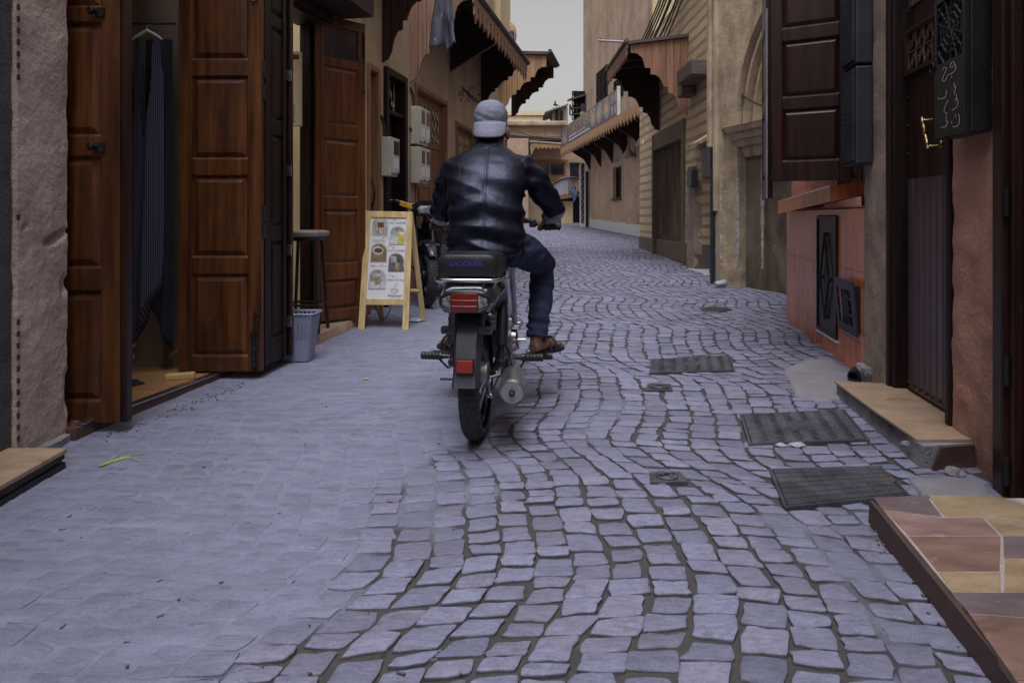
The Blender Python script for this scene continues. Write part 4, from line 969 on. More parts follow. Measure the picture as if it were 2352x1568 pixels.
# torn plastic sheeting hung over the awning end
def sheet(name, label, corner, w, h, seed, dirx=(1,0,0)):
    dx = Vector(dirx); mb = MB(); nu, nv = 22, 26
    def f(u, v):
        n_ = Vector((noise.noise(Vector((u*4, v*2, seed))), noise.noise(Vector((u*4, v*2, seed+5))), noise.noise(Vector((u*5, v*3, seed+9)))))
        ww = w*(.55+.45*v); return Vector(corner)+dx*((u-.5)*ww+.03*n_.x)+Vector((0, .05*n_.y+.05*math.sin(u*9+v*2)*v, -h*v*(1+.10*noise.noise(Vector((u*7, 1, seed))))))
    mb.grid(f, nu, nv); o = obj(name, mb, M['film'], smooth='all'); so = o.modifiers.new('t', 'SOLIDIFY'); so.thickness = .003
    return tag(o, label, 'plastic sheet')
c_ = at(1030, -18, 7.25); sheet('plastic_sheet', 'torn bluish plastic sheeting hanging from the long awning end', (c_.x-.06, 7.22, 3.42), .30, .58, 3)
c2 = at(1166, 82, 10.2); sheet('plastic_sheet', 'small shred of clear plastic caught on the awning fringe', (c2.x+.06, c2.y-.05, c2.z+.06), .12, .40, 8)
# plaster pock marks and bracket under the long awning
br = MB(LW.M); s_, z_ = LW.hit(1090, 232); br.tube([(s_-.7, .02, z_+.05), (s_+.5, .03, z_-.02)], .012, 6); br.tube([(s_+.35,.0,z_-.1),(s_+.35,.06,z_-.02)], .012, 6)
obj('wall_rod', br, M['rust'], lh)
for k in range(18):
    s2, z2 = LW.hit(1050+random.random()*50, 200+random.random()*35)
    obj('hook', MB(LW.M).tube([(s2,0,z2),(s2,.025,z2+.01),(s2,.03,z2-.03)], .007, 5), M['rust'], lh)
# small things on the upper wall corner
nb = MB(LW.M); nb.ball((S_END-.05,.12,4.35), (.12,.1,.22), 10, 8); obj('clay_spout', nb, M['tan_plaster'], lh, smooth=True)
# meter boxes
def meter(pxa, pxb, pya, pyb, nwin, label, group=None, dep=.10):
    s, zt_ = LW.hit(pxa, pya); _, zb_ = LW.hit(pxa, pyb); s2 = LW.sx(pxb, dep)
    t = thing('electric_meter_box', label, 'meter box', tuple(LW.P(s, 0, zb_)), group)
    s = s+.02; ln = max(.2, .17*nwin)
    obj('body', MB(LW.M).box(s, s+ln, .004, dep, zb_, zt_), M['white_metal'], t, bev=.008)
    for i in range(nwin):
        a = s+.02+i*(ln/nwin); b = a+ln/nwin-.035; hh = zt_-zb_
        obj('cover', MB(LW.M).box(a-.006, b+.006, dep+.001, dep+.022, zb_+.03, zt_-.01), M['white_metal'], t, bev=.004)
        obj('window', MB(LW.M).box(a+.015, b-.015, dep+.0225, dep+.026, zb_+hh*.55, zb_+hh*.9), M['glass_dark'], t)
        obj('label_plate', MB(LW.M).box(a+.012, b-.012, dep+.0225, dep+.0245, zb_+hh*.2, zb_+hh*.45), M['white_board'], t)
        obj('seal', MB(LW.M).box(b-.03, b-.012, dep+.0225, dep+.03, zb_+hh*.05, zb_+hh*.12), M['dark_iron'], t)
    obj('conduit', MB(LW.M).tube([(s+.05,.03,zt_),(s+.05,.02,zt_+.12),(s-.02,.012,zt_+.2)], .012, 7), M['cable'], t)
meter(872, 906, 313, 404, 1, 'single white meter box beside the dark doorway')
meter(940, 970, 243, 330, 2, 'upper of the two paired white meter boxes')
meter(940, 970, 336, 420, 2, 'lower of the two paired white meter boxes')

# ================================================================ RIGHT: house with flagstone step, metal door and tiled counter
RW = Wall(1.366, 0, 1.366+.172*8, 8, -1)
def RY(Y): return Y/RW.u.y
rh = thing('counter_house', 'house with terracotta walls, riveted metal door and tiled counter', 'building', (1.9, 3.2, ground(0, 3)))
def rr(pxa, pxb): a, b = RW.sx(pxa), RW.sx(pxb); return min(a, b), max(a, b)
wdr = rr(2306, 2560); mdr = rr(2050, 2180)
WALL_TOP = 3.75
hw = MB(RW.M); facade(hw, RY(2.40), RY(5.95), .03, WALL_TOP, [(mdr[0]-.05, mdr[1]+.045, .03, 2.62), (-1, wdr[1], .03, 2.75), (RY(3.95), RY(5.62), 1.11, 2.55), (RY(3.93), RY(5.95), .03, 1.10)], .3, -.012)
facade(hw, -1.5, RY(2.40), .0, WALL_TOP, [(wdr[1]-1.115, wdr[1], .0, 2.75)], .3, -.012)
hw.box(RY(5.80), RY(5.95), -1.4, -.012, .03, WALL_TOP); hw.box(-9, -1.51, -.5, -.012, -.4, 4.2)  # last box: unseen wall behind the viewer, added to block sky reflections
obj('wall', hw, M['pink_plaster'], rh)
p_a, p_b = mdr[1]+.045, RY(3.93)
rough_slab('pier', rh, M['grey_plaster'], RW.M, p_a, p_b, -.25, .012, .05, WALL_TOP, .007, .035, 8, 12)
rough_slab('plaster_face', rh, M['pink_plaster'], RW.M, wdr[1]+.002, mdr[0]-.052, -.1, .008, .02, WALL_TOP, .010, .028, 9, 6)
# wooden door at the right edge
fr = MB(RW.M); f0 = wdr[1]
fr.box(f0-.07, f0, -.12, .04, .05, 2.75); fr.box(f0-.10, f0-.071, -.1, .022, .05, 2.72); obj('door_frame', fr, M['dark_wood'], rh, bev=.006)
w0, w1 = f0-.105, f0-.60
dw = leaf(rh, RW.P(w1, -.03, 0), RW.P(w0, -.03, 0), .07, 2.7, [(.20,.70),(.80,1.30),(1.40,1.95),(2.05,2.6)], M['dark_wood'], sw=.075, label='dark panelled wooden door above the flagstone step')
leaf(rh, RW.P(w1-.5, -.03, 0), RW.P(w1-.004, -.03, 0), .07, 2.7, [(.20,.70),(.80,1.30),(1.40,1.95),(2.05,2.6)], M['dark_wood'], sw=.075)
for zq in (.10, .45, 1.05, 1.9):
    obj('hinge', MB(RW.M).cyl((f0-.088, .034, zq), (f0-.088, .034, zq+.10), .0085, n=10), M['dark_iron'], dw, smooth=True)
# riveted metal door
z0m = .155
fr = MB(RW.M)
for a, b, o in ((mdr[1], mdr[1]+.043, .02), (mdr[1]-.032, mdr[1]-.002, .006), (mdr[0]-.045, mdr[0]-.002, .02)):
    fr.box(a, b, -.15, o, z0m-.02, 2.6)
obj('door_frame', fr, M['black_wood'], rh, bev=.008)
ma, mb_ = mdr[0], mdr[1]-.034
md = MB(RW.M); md.box(ma, mb_, -.09, -.06, z0m, 2.58); dm = obj('metal_door', md, M['dark_wood'], rh, bev=.003)
zr0 = 1.235
n = 8
M['ribbed'] = mat('brown_ribbed_metal', (.070,.042,.050), .36, var=.25, vs=3, stretch=(6,6,.8), bump=.1, wear=(.25,.2,.2), ws=18, wth=.70, rnd=.12)
for i in range(n):
    a, b = lerp(ma+.035, mb_-.04, i/n), lerp(ma+.035, mb_-.04, (i+1)/n)
    obj('plank', MB(RW.M).prism([(a+.002,-.0585),(a+.008,-.046),(b-.008,-.046),(b-.002,-.0585)], z0m+.03, zr0, 'z'), M['ribbed'], dm)
for i in range(n):
    a, b = lerp(ma+.035, mb_-.04, i/n), lerp(ma+.035, mb_-.04, (i+1)/n)
    obj('plank', MB(RW.M).prism([(a+.002,-.0585),(a+.008,-.046),(b-.008,-.046),(b-.002,-.0585)], 2.10, 2.57, 'z'), M['ribbed'], dm)
v0, v1 = rr(2062, 2143); vz0, vz1 = 1.755, 1.985
vf = MB(RW.M); t_ = .022
vf.box(v0, v1, -.0595, -.03, vz1-t_, vz1); vf.box(v0, v1, -.0595, -.03, vz0, vz0+t_); vf.box(v0, v0+t_, -.0595, -.03, vz0+t_, vz1-t_); vf.box(v1-t_, v1, -.0595, -.03, vz0+t_, vz1-t_)
vo = obj('vent_frame', vf, M['dark_wood'], dm, bev=.003)
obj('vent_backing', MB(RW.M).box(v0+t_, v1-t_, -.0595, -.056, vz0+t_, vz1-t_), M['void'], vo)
Fv, wv = frame_of(RW.P(v1-t_, -.045, 0), RW.P(v0+t_, -.045, 0)); grille(vo, Fv, 0, wv, vz0+t_, vz1-t_, 0, M['rust'], .005, 4, 2)
k = 0
for zq in [z0m+.05+.145*i for i in range(17)]:
    for s_ in (mb_-.018, ma+.016):
        obj('rivet', MB(RW.M).ball((s_, -.058, zq), (.009,.007,.009), 8, 5), M['dark_iron'], dm, smooth=True)
for i in range(n): obj('rivet', MB(RW.M).ball((lerp(ma+.06, mb_-.06, i/(n-1)), -.044, z0m+.055), (.011,.008,.011), 8, 5), M['dark_iron'], dm, smooth=True)
def brass_pull():
    p0, p1 = RW.hit(2111, 268, .0), RW.hit(2126, 343, .0)
    mb = MB(RW.M); a, b = Vector((p0[0], -.012, p0[1])), Vector((p1[0], -.012, p1[1])); d = (b-a); L_ = d.length
    mb.lathe(a, d, [(0,.004),(.006,.009),(.02,.007),(.028,.010),(.036,.006),(L_*.32,.0105),(L_*.44,.0065),(L_*.5,.0125),(L_*.56,.0065),(L_*.68,.0105),(L_-.036,.006),(L_-.028,.010),(L_-.02,.007),(L_-.006,.009),(L_,.004)], 12)
    for q in (a+d*.11, a+d*.9): mb.tube([q, q+Vector((-.008,-.02,.0)), q+Vector((-.03,-.035,0))], .0045, 7); mb.ball(q+Vector((-.03,-.044,.004)), (.010,.006,.02), 8, 6)
    return obj('pull_handle', mb, M['brass'], dm, smooth=True)
brass_pull()
# chalked black cabinet
cab = thing('meter_cabinet', 'black metal cabinet with pierced star lattice and chalk numerals', 'meter cabinet', tuple(RW.P(RY(2.68), 0, 1.36)))
c0, c1, cz0, cz1, cd = RY(2.545), RY(2.80), 1.365, 1.93, .10
cbm = MB(RW.M); cbm.box(c0, c1, .012, cd-.014, cz0, cz1); obj('body', cbm, M['black'], cab, bev=.006)
F3, w3 = frame_of(RW.P(c1, cd-.003, 0), RW.P(c0, cd-.003, 0))
def FP(u, v): return (u*w3, -.004, lerp(cz0, cz1, v))       # u 0 at the far end (left in the photo)
dr = MB(F3); b = .02
for x0, x1, z0_, z1_ in ((0, b, cz0, cz1), (w3-b, w3, cz0, cz1), (b, w3-b, cz0, cz0+.035), (b, w3-b, cz1-.02, cz1), (b, w3-b, cz0+.036, cz0+.30)): dr.box(x0, x1, -.009, .009, z0_, z1_)
do = obj('cabinet_door', dr, M['black'], cab, bev=.0015)
lt = MB(F3); lz0, lz1 = cz0+.30, cz1-.02; cxx, czz = w3/2, (lz0+lz1)/2; rw, rh_ = (w3-2*b)/2, (lz1-lz0)/2
for i in range(8):
    a = math.pi*i/8; dx, dz_ = math.cos(a), math.sin(a); L_ = min(rw/abs(dx) if abs(dx) > .01 else 9, rh_/abs(dz_) if abs(dz_) > .01 else 9)
    lt.tube([(cxx-dx*L_, 0, czz-dz_*L_), (cxx+dx*L_, 0, czz+dz_*L_)], .0045, 4)
for R_ in (.035, .065, .092):
    lt.tube([(cxx+R_*math.cos(2*math.pi*i/8+.39), 0, czz+R_*math.sin(2*math.pi*i/8+.39)) for i in range(8)], .0055, 4, loop=True)
for sx in (-1, 1):
    for sz in (-1, 1): lt.tube([(cxx+sx*rw, 0, czz+sz*rh_*.55), (cxx+sx*rw*.55, 0, czz+sz*rh_)], .0055, 4)
obj('pierced_lattice', lt, M['black'], do); obj('hasp', MB(F3).tube([(-.004+.018*math.cos(t)-.012, -.012, cz0+.30+.02*math.sin(t)) for t in [2*math.pi*i/12 for i in range(12)]], .004, 6, loop=True), M['dark_iron'], do)
def chalk(pts, wd=.0042):
    # photo crop 2240..2400 x 160..360 at 7.84x; the door spans x 415..985, y about -900..1290 there
    def fn(x, y):
        u = (x-415)/570; yb = 1330-(x-415)*.19; v = (yb-y)/(2330*.985); return (u*w3, -.0115, lerp(cz0, cz1, v*1.0))
    S_ = 570/w3
    return MB(F3).stroke(pts, wd*S_, fn)
for st_ in ([(600,210),(610,165),(680,190),(640,250),(600,330),(595,380),(630,390),(670,350),(690,300)], [(800,100),(750,130),(745,190),(800,190),(820,150),(800,100),(845,190),(835,250),(780,285),(710,300)], [(770,325),(765,360)],
            [(825,440),(805,490),(830,520),(845,480),(830,550),(820,630)], [(500,630),(510,660),(570,665),(630,655),(660,630),(670,540)], [(850,630),(860,690),(830,740),(835,690),(880,720),(880,790),(850,840),(780,870)],
            [(700,700),(660,770),(620,860),(640,900),(690,920)], [(670,940),(660,1040),(690,1060),(700,1020),(690,1080),(650,1130),(565,1130)], [(890,935),(910,1010),(905,1080),(870,1130),(785,1135)], [(845,940),(840,985)], [(765,1045),(765,1080)]):
    obj('chalk_mark', chalk(st_), M['chalk'], do)
# tiled counter
C0, C1 = RY(3.935), RY(5.93); ztc = 1.095
obj('counter_core', MB(RW.M).box(C0, C1-.01, -.5, -.012, .05, ztc-.01), M['concrete'], rh)
h0, h1 = rr(1879, 1925); q0, q1 = rr(1932, 1979)
def tile(a, b, za, zb): 
    if b-a > .01 and zb-za > .01: obj('tile', MB(RW.M).box(a+.0012, b-.0012, -.0115, .0, za+.0012, zb-.0012), M['terracotta'], rh)
cuts = [C0, lerp(C0, h0, .42), h0, h1, lerp(h1, C1, .34), lerp(h1, C1, .68), C1]
zb_h, zt_h = .235, 1.055
for a, b in zip(cuts, cuts[1:]):
    zg = RW.g(min(a, b))-.03; zmid = .72
    if abs(a-h0) < 1e-6: tile(a, b, zg, zb_h); tile(a, b, zt_h, ztc); continue
    for za, zb2 in ((zg, .30), (.30, zmid), (zmid, ztc)): tile(a, b, za, zb2)
tile(C0, C0, 0, 0)
obj('corner_tile', MB(RW.M).box(C1-.009, C1+.001, -.5, -.0125, .08, ztc), M['terracotta'], rh)
# small black hatch with diamond bars
hm = MB(RW.M); hm.box(h0+.004, h1-.004, -.011, .004, zb_h+.004, zt_h-.004); ho = obj('hatch', hm, M['black'], rh, bev=.003); ho['label'] = 'black sheet iron hatch with diamond hasp bars in the tiles'
hf = MB(RW.M)
for a, b, c, d in ((h0+.004,h0+.025,zb_h,zt_h),(h1-.025,h1-.004,zb_h,zt_h),(h0+.025,h1-.025,zb_h+.004,zb_h+.025),(h0+.025,h1-.025,zt_h-.025,zt_h-.004)): hf.box(a, b, .0045, .014, c+.004 if c < .5 else c, d-.004 if d > .8 else d)
obj('hatch_frame', hf, M['black'], ho)
hc = (h0+h1)/2; zA, zM1, zB = .92, .62, .36
for s_, e_ in (((hc,zA),(hc-.11,zM1)), ((hc,zA),(hc+.11,zM1)), ((hc-.11,zM1),(hc,zB)), ((hc+.11,zM1),(hc,zB))):
    obj('diamond_bar', MB(RW.M).tube([(s_[0], .02, s_[1]), (e_[0], .02, e_[1])], .008, 6), M['dark_iron'], ho)
for s_, z_ in ((hc,zA),(hc,zB),(hc-.11,zM1),(hc+.11,zM1)): obj('stud', MB(RW.M).ball((s_,.018,z_), (.016,.014,.02), 9, 6), M['dark_iron'], ho, smooth=True)
obj('sill', MB(RW.M).box(h0-.01, h1+.01, .001, .012, zb_h-.016, zb_h), M['marble'], ho)
# tilted pierced vent flap
va, vb = q0+.0, q1-.02
Fq = RW.M @ Matrix.Translation((va, .012, .335)) @ Matrix.Rotation(R(-5), 4, 'X')
vh = .33; vw = vb-va; vm = MB(Fq)
for a, b, c, d in ((0,.05,0,vh),(vw-.05,vw,0,vh),(.05,vw-.05,0,.05),(.05,vw-.05,vh-.06,vh)): vm.box(a, b, 0, .014, c, d)
vo2 = obj('vent_flap', vm, M['blue_black'], rh, bev=.002); vo2['label'] = 'black pierced vent flap tilted off the tiles'
ll = MB(Fq); cxx, czz = vw/2, vh/2-.005
for i in range(6):
    a = math.pi*i/6; L_ = .075 if i % 3 else .11
    ll.tube([(cxx-math.cos(a)*L_*.8, .008, czz-math.sin(a)*L_), (cxx+math.cos(a)*L_*.8, .008, czz+math.sin(a)*L_)], .005, 4)
for R_ in (.03, .06): ll.tube([(cxx+R_*.9*math.cos(2*math.pi*i/8), .008, czz+R_*1.3*math.sin(2*math.pi*i/8)) for i in range(8)], .006, 4, loop=True)
for t in (.35, .65): ll.tube([(.05, .008, vh*t), (vw-.05, .008, vh*t)], .005, 4); ll.tube([(vw*t, .008, .05), (vw*t, .008, vh-.06)], .005, 4)
obj('pierced_lattice', ll, M['blue_black'], vo2)
obj('vent_hollow', MB(RW.M).box(va+.02, vb-.02, .0005, .003, .36, .63), M['void'], vo2)
# sloping tiled ledge
lA, lB = RY(5.80), RY(4.28)
def lp(s, o, z): return (s, o, z)
for i in range(9):
    a, b = lerp(lA, lB, i/9)-.002, lerp(lA, lB, (i+1)/9)+.002; za, zb2 = lerp(1.165, 1.235, i/9), lerp(1.165, 1.235, (i+1)/9); dq = .095
    obj('ledge_tile', MB(RW.M).hexa([(a,-.2,za-dq+.06),(b,-.2,zb2-dq+.06),(b,.10,zb2-dq),(a,.10,za-dq),(a,-.2,za+.06),(b,-.2,zb2+.06),(b,.10,zb2),(a,.10,za)]), M['terracotta'], rh)
obj('ledge_edge', MB(RW.M).tube([(lA,.098,1.170),(lB,.098,1.240)], .005, 6), M['steel'], rh)
rv = MB(RW.M); rv.box(RY(3.96), RY(5.6), -.55, -.5, 1.1, 2.55); rv.box(RY(3.96), RY(5.6), -.5, -.02, 2.56, 2.6); obj('counter_back', rv, M['black_wood'], rh)
for i in range(5):
    a = lerp(RY(4.0), RY(5.5), i/5); leaf(rh, RW.P(a, -.3, 0), RW.P(a+.28, -.3, 0), 1.25, 2.5, [(1.32,1.85),(1.92,2.45)], M['black_wood'], sw=.05, name='inner_shutter')
M['pale_edge'] = mat('worn_shutter_edge', (.22,.20,.24), .6, var=.5, vs=9, stretch=(1,1,.4), bump=.2)
# open shutters over the counter
sp0, sp1 = at(1958, 0, 4.18), at(1772, 0, 4.42)
def sz_(py): return zz(py, 4.32)
ds = leaf(rh, (sp1.x, sp1.y), (sp0.x, sp0.y), zz(416, 4.36), 2.9, [(sz_(370), sz_(250)), (sz_(222), sz_(92)), (sz_(62), sz_(-70))], M['dark_wood'], sw=.068, name='shutter', label='dark panelled shutter swung out over the counter', ins=.022)
e0, e1 = at(1767, 0, 4.47), at(1757, 0, 4.95)
leaf(rh, (e1.x, e1.y), (e0.x, e0.y), zz(455, 4.47), 2.9, [(1.3,1.75),(1.85,2.3)], M['dark_wood'], sw=.07, name='shutter', label='second shutter leaf folded back, seen edge on')
obj('shutter_edge', MB().box(e0.x-.03, e0.x-.022, 4.44, 4.46, zz(455,4.47), 2.4), M['pale_edge'], rh)
# blue-black pierced cabinets above the pier
for z0_, z1_, lab in ((zz(383,4.0), zz(168,4.0), 'lower of two blue black pierced wall cabinets'), (zz(163,4.0), 2.75, 'upper of two blue black pierced wall cabinets')):
    t = thing('wall_cabinet', lab, 'wall cabinet', tuple(RW.P(RY(3.9), 0, z0_)))
    a, b = RY(3.78), RY(4.02); dpt = .105
    obj('body', MB(RW.M).box(a, b, .014, dpt, z0_, z1_), M['blue_black'], t, bev=.01)
    Fz, wz_ = frame_of(RW.P(b, dpt+.005, 0), RW.P(a, dpt+.005, 0))
    obj('door', MB(Fz).box(.012, wz_-.012, -.008, .004, z0_+.02, z1_-.015), M['blue_black'], t, bev=.003)
    ho_ = MB(Fz); hz0, hz1 = lerp(z0_, z1_, .45), lerp(z0_, z1_, .88)
    for i in range(5):
        for j in range(9):
            x, z = lerp(.06, wz_-.06, i/4), lerp(hz0, hz1, j/8); w = .011; h = .016
            ho_.prism([(x-w, z), (x, z-h), (x+w, z), (x, z+h)] if (i+j)%2 else [(x-w*.7,z-h*.5),(x+w*.7,z-h*.5),(x+w*.7,z+h*.5),(x-w*.7,z+h*.5)], -.0095, -.0075, 'y')
    stuff(obj('piercings', ho_, M['void'], t))
# steps
sq = thing('door_step', 'broken tan tiled doorstep below the riveted metal door', 'step', tuple(RW.P(RY(3.1), .2, ground(0, 3.1))))
ztS = .165
fa, fb = gp(1928,925), gp(2072,1105)
T = [at(1927,912,3.62), at(2035,907,3.6), at(2203,1047,2.66), at(2078,1041,2.66)]
corners = [RW.P(RY(3.62), .262, 0), RW.P(RY(3.62), -.06, 0), RW.P(RY(2.72), -.06, 0), RW.P(RY(2.62), .235, 0)]
def pl3(p, z): return (p.x, p.y, z)
c_a, c_b, c_c, c_d = corners
for i in range(2):
    u0, u1 = i/2, (i+1)/2; P_ = [c_a.lerp(c_d, u0), c_b.lerp(c_c, u0), c_b.lerp(c_c, u1), c_a.lerp(c_d, u1)]
    if i == 1: P_[3] = P_[3]+Vector((.02,.05,0))
    g_ = .0015; cc = sum(P_, Vector())/4; P_ = [p+(cc-p).normalized()*g_ for p in P_]
    obj('tile', MB().hexa([pl3(p, ztS-.012) for p in P_]+[pl3(p, ztS) for p in P_]), M['step_tile'], sq, bev=.002)
core = MB(); nn = 22; rings = []
for i in range(nn+1):
    u = i/nn; a = c_a.lerp(c_d, u); b = c_b.lerp(c_c, u); n_ = (b-a).normalized(); j = .012+.02*max(0, noise.noise(Vector((u*9, 2, 0))))+.03*sstep(.3,.75,u)*max(0,noise.noise(Vector((u*5,7,1)))+.3)
    a0 = a+n_*j; gz = ground(a.x, a.y)-.03; rings.append([(a.x+n_.x*j*.3, a.y+n_.y*j*.3, gz), (a0.x, a0.y, ztS-.06), (a0.x, a0.y, ztS-.0125), (b.x, b.y, ztS-.0125), (b.x, b.y, gz)])
core.rings(rings); obj('core', core, M['concrete'], sq, smooth=True)
obj('end_slab', MB().hexa([pl3(c_d+Vector((.03,-.012,0)), .03), pl3(c_c+Vector((0,-.012,0)), .03), pl3(c_c+Vector((0,-.001,0)), .03), pl3(c_d+Vector((.035,-.001,0)), .03), pl3(c_d+Vector((.08,-.012,0)), ztS-.013), pl3(c_c+Vector((0,-.012,0)), ztS-.013), pl3(c_c+Vector((0,-.001,0)), ztS-.013), pl3(c_d+Vector((.08,-.001,0)), ztS-.013)]), M['step_face'], sq)
fl = thing('door_step', 'low step of brown and ochre flagstones at the wooden door', 'step', (1.5, 1.6, ground(0, 1.6)))
def fz(y): return ground(0, y)+.078
E0, E1 = Vector((1.174, 2.227)), Vector((1.004, 1.2))        # front edge of the flagstone step
def FS(px, py):
    D = (H-.078)/(SLOPE-(HY-py)/FX); return Vector(((px-CX)/FX*D, D, 0))
cB_, cP, cO, cD_ = (.21,.125,.10), (.24,.15,.135), (.31,.225,.14), (.15,.11,.12)
fm = {k: mat('flag_'+k, c, .5, var=.35, vs=6, stretch=(1,2.5,1), bump=.4, bs=30, stain=(.26,.14,.075), ss=7, samt=.6, sbias=.52, wear=(.36,.29,.27), ws=9, wth=.62, grain=.15) for k, c in (('brown', cB_), ('rose', cP), ('ochre', cO), ('slate', cD_))}
FL = [([(2003,1141),(2128,1135),(2168,1187),(2028,1170)],'slate'), ([(2128,1135),(2290,1137),(2425,1180),(2425,1203),(2258,1186),(2168,1187)],'ochre'),
      ([(2028,1170),(2168,1187),(2258,1186),(2300,1229),(2085,1229)],'rose'), ([(2258,1186),(2425,1203),(2425,1235),(2300,1229)],'ochre'),
      ([(2085,1229),(2300,1229),(2300,1312),(2152,1312)],'brown'), ([(2300,1229),(2560,1233),(2560,1281),(2304,1281)],'slate'), ([(2304,1281),(2560,1281),(2660,1358),(2304,1358)],'ochre'),
      ([(2152,1312),(2300,1312),(2304,1358),(2185,1358)],'ochre'), ([(2185,1358),(2304,1358),(2660,1358),(2700,1440),(2222,1407)],'slate'),
      ([(2222,1407),(2700,1440),(2900,1560),(2330,1560)],'brown'), ([(2330,1560),(2900,1560),(3100,1700),(2450,1700)],'rose')]
for P_, k in FL:
    q = [FS(*p) for p in P_]; cc = sum(q, Vector())/len(q); q = [p+(cc-p).normalized()*.004 for p in q]
    mb = MB(); mb.rings([[(p.x, p.y, ground(0, p.y)+.055) for p in q], [(p.x, p.y, fz(p.y)) for p in q]]); obj('flagstone', mb, fm[k], fl, bev=.0015)
M['grout'] = mat('pale_grout', (.38,.31,.30), .9, var=.35, vs=12, bump=.5)
gq = [Vector((1.178,2.223)), Vector((1.76,2.223)), Vector((1.58,1.2)), Vector((1.008,1.2))]
obj('grout_bed', MB().hexa([(p.x, p.y, ground(0,p.y)-.02) for p in gq]+[(p.x, p.y, fz(p.y)-.0015) for p in gq]), M['grout'], fl)
e = MB(); e.hexa([(E0.x-.012,E0.y,ground(0,E0.y)-.02),(E0.x+.004,E0.y,ground(0,E0.y)-.02),(E1.x+.004,E1.y,ground(0,E1.y)-.02),(E1.x-.012,E1.y,ground(0,E1.y)-.02),(E0.x-.008,E0.y,fz(E0.y)-.01),(E0.x+.004,E0.y,fz(E0.y)-.01),(E1.x+.004,E1.y,fz(E1.y)-.01),(E1.x-.008,E1.y,fz(E1.y)-.01)])
obj('riser', e, M['step_face'], fl)
# drain stub by the pier
dp = RW.P(RY(3.93), .06, ground(0, 3.93)+.05); d_ = MB(); d_.rings([[Vector((dp.x, dp.y, dp.z))+Vector((t*-.05, t*-.06, -t*.02))+Vector((r*math.cos(a)*.8, -r*math.cos(a)*.6, r*math.sin(a))) for a in [2*math.pi*i/14 for i in range(14)]] for t, r in ((0,.032),(.7,.032),(.7,.026),(.1,.025))])
tag(obj('drain_pipe', d_, M['dark_iron'], smooth=True), 'short dark drain pipe stub at the foot of the tiled counter', 'pipe')
rough_slab('mortar_lump', rh, M['concrete'], RW.M, RY(3.80), RY(3.95), -.02, .05, .06, .20, .02, .02, 20, 3)
# ================================================================ RIGHT: arch house
AW = Wall(2.905, 6.9, 2.44, 8.6, -1)                          # face with the blind arch
ah = thing('arch_house', 'stained plaster house with a moulded horseshoe arch', 'building', (2.8, 7.6, ground(0, 7.6)))
def ahit(px, py, o=0.0): return AW.hit(px, py, o)
s0j, _ = ahit(1712, 600); s_end = ahit(1640, 600)[0]; 
zsp = ahit(1712, 283)[1]                                      # springing
acx = s0j-1.05                                                # arch centre lies beyond the shutters
wb = MB(AW.M)
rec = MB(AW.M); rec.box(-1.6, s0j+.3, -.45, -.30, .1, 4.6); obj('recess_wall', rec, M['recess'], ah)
# arch rings stepping out: each ring a band of wall from its radius outward
def arch_band(r0, r1, o0, o1, top=None):
    mb = MB(AW.M); n = 28; cz = zsp
    pts_i = [(acx+r0*math.cos(math.pi*i/n), cz+r0*1.18*math.sin(math.pi*i/n)) for i in range(n+1)]
    pts_o = [(acx+r1*math.cos(math.pi*i/n), cz+r1*1.18*math.sin(math.pi*i/n)) for i in range(n+1)]
    for i in range(n):
        a, b, c, d = pts_i[i], pts_i[i+1], pts_o[i+1], pts_o[i]
        mb.hexa([(a[0],o0,a[1]),(b[0],o0,b[1]),(c[0],o0,c[1]),(d[0],o0,d[1]),(a[0],o1,a[1]),(b[0],o1,b[1]),(c[0],o1,c[1]),(d[0],o1,d[1])])
    return mb
r_in = s0j-acx
edges = [0, .045, .085, .13, .17, .22, .30]; outs = [-.28, -.15, -.25, -.08, -.20, -.02]
for i in range(6):
    obj('arch_moulding', arch_band(r_in+edges[i], r_in+edges[i+1], -.3, outs[i]), M['arch'], ah)
# jambs below the springing, stepped and broken
zg = SLOPE*7.8
js = [ahit(x, 600)[0] for x in (1712, 1676, 1652, 1640)]
for (a, b), o, sd_ in zip(zip(js, js[1:]), (-.22, -.10, -.02), (2, 5, 8)):
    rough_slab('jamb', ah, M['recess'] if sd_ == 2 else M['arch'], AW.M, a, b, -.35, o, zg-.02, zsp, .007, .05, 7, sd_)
for px, o in ((1712, -.225), (1676, -.103), (1652, -.022)):     # broken white edges of the jambs
    s = ahit(px, 600)[0]; mb = MB(AW.M); rings = []; n = 40
    for i in range(n+1):
        z = lerp(zg+.25, 1.75 if px > 1680 else 1.6, i/n); k = .5+.5*noise.noise(Vector((z*6, px*.1, 0)))+.35*noise.noise(Vector((z*19, px*.1, 3))); w = max(.002, .038*k)*math.sin(math.pi*min(1, max(.02, i/n)))**.4
        rings.append([(s-w, o-.01, z), (s-w*.3, o+.012*k, z), (s+w, o+.008, z), (s+w, o-.02, z)])
    mb.rings(rings); obj('broken_edge', mb, M['broken'], ah)
# capital
ca, cb = s0j-.55, ahit(1681, 300)[0]
for z0_, z1_, ex in ((zsp-.36,zsp-.24,.0),(zsp-.24,zsp-.16,.05),(zsp-.16,zsp-.08,.10),(zsp-.08,zsp-.002,.15)):
    obj('capital_moulding', MB(AW.M).hexa([(ca,-.31,z0_),(cb+ex*.6,-.31,z0_),(cb+ex*.6,-.17+ex*1.3,z0_),(ca,-.17+ex*1.3,z0_),(ca,-.31,z1_),(cb+ex*.6+.025,-.31,z1_),(cb+ex*.6+.025,-.17+ex*1.3+.035,z1_),(ca,-.17+ex*1.3+.035,z1_)]), M['arch'], ah, bev=.008)
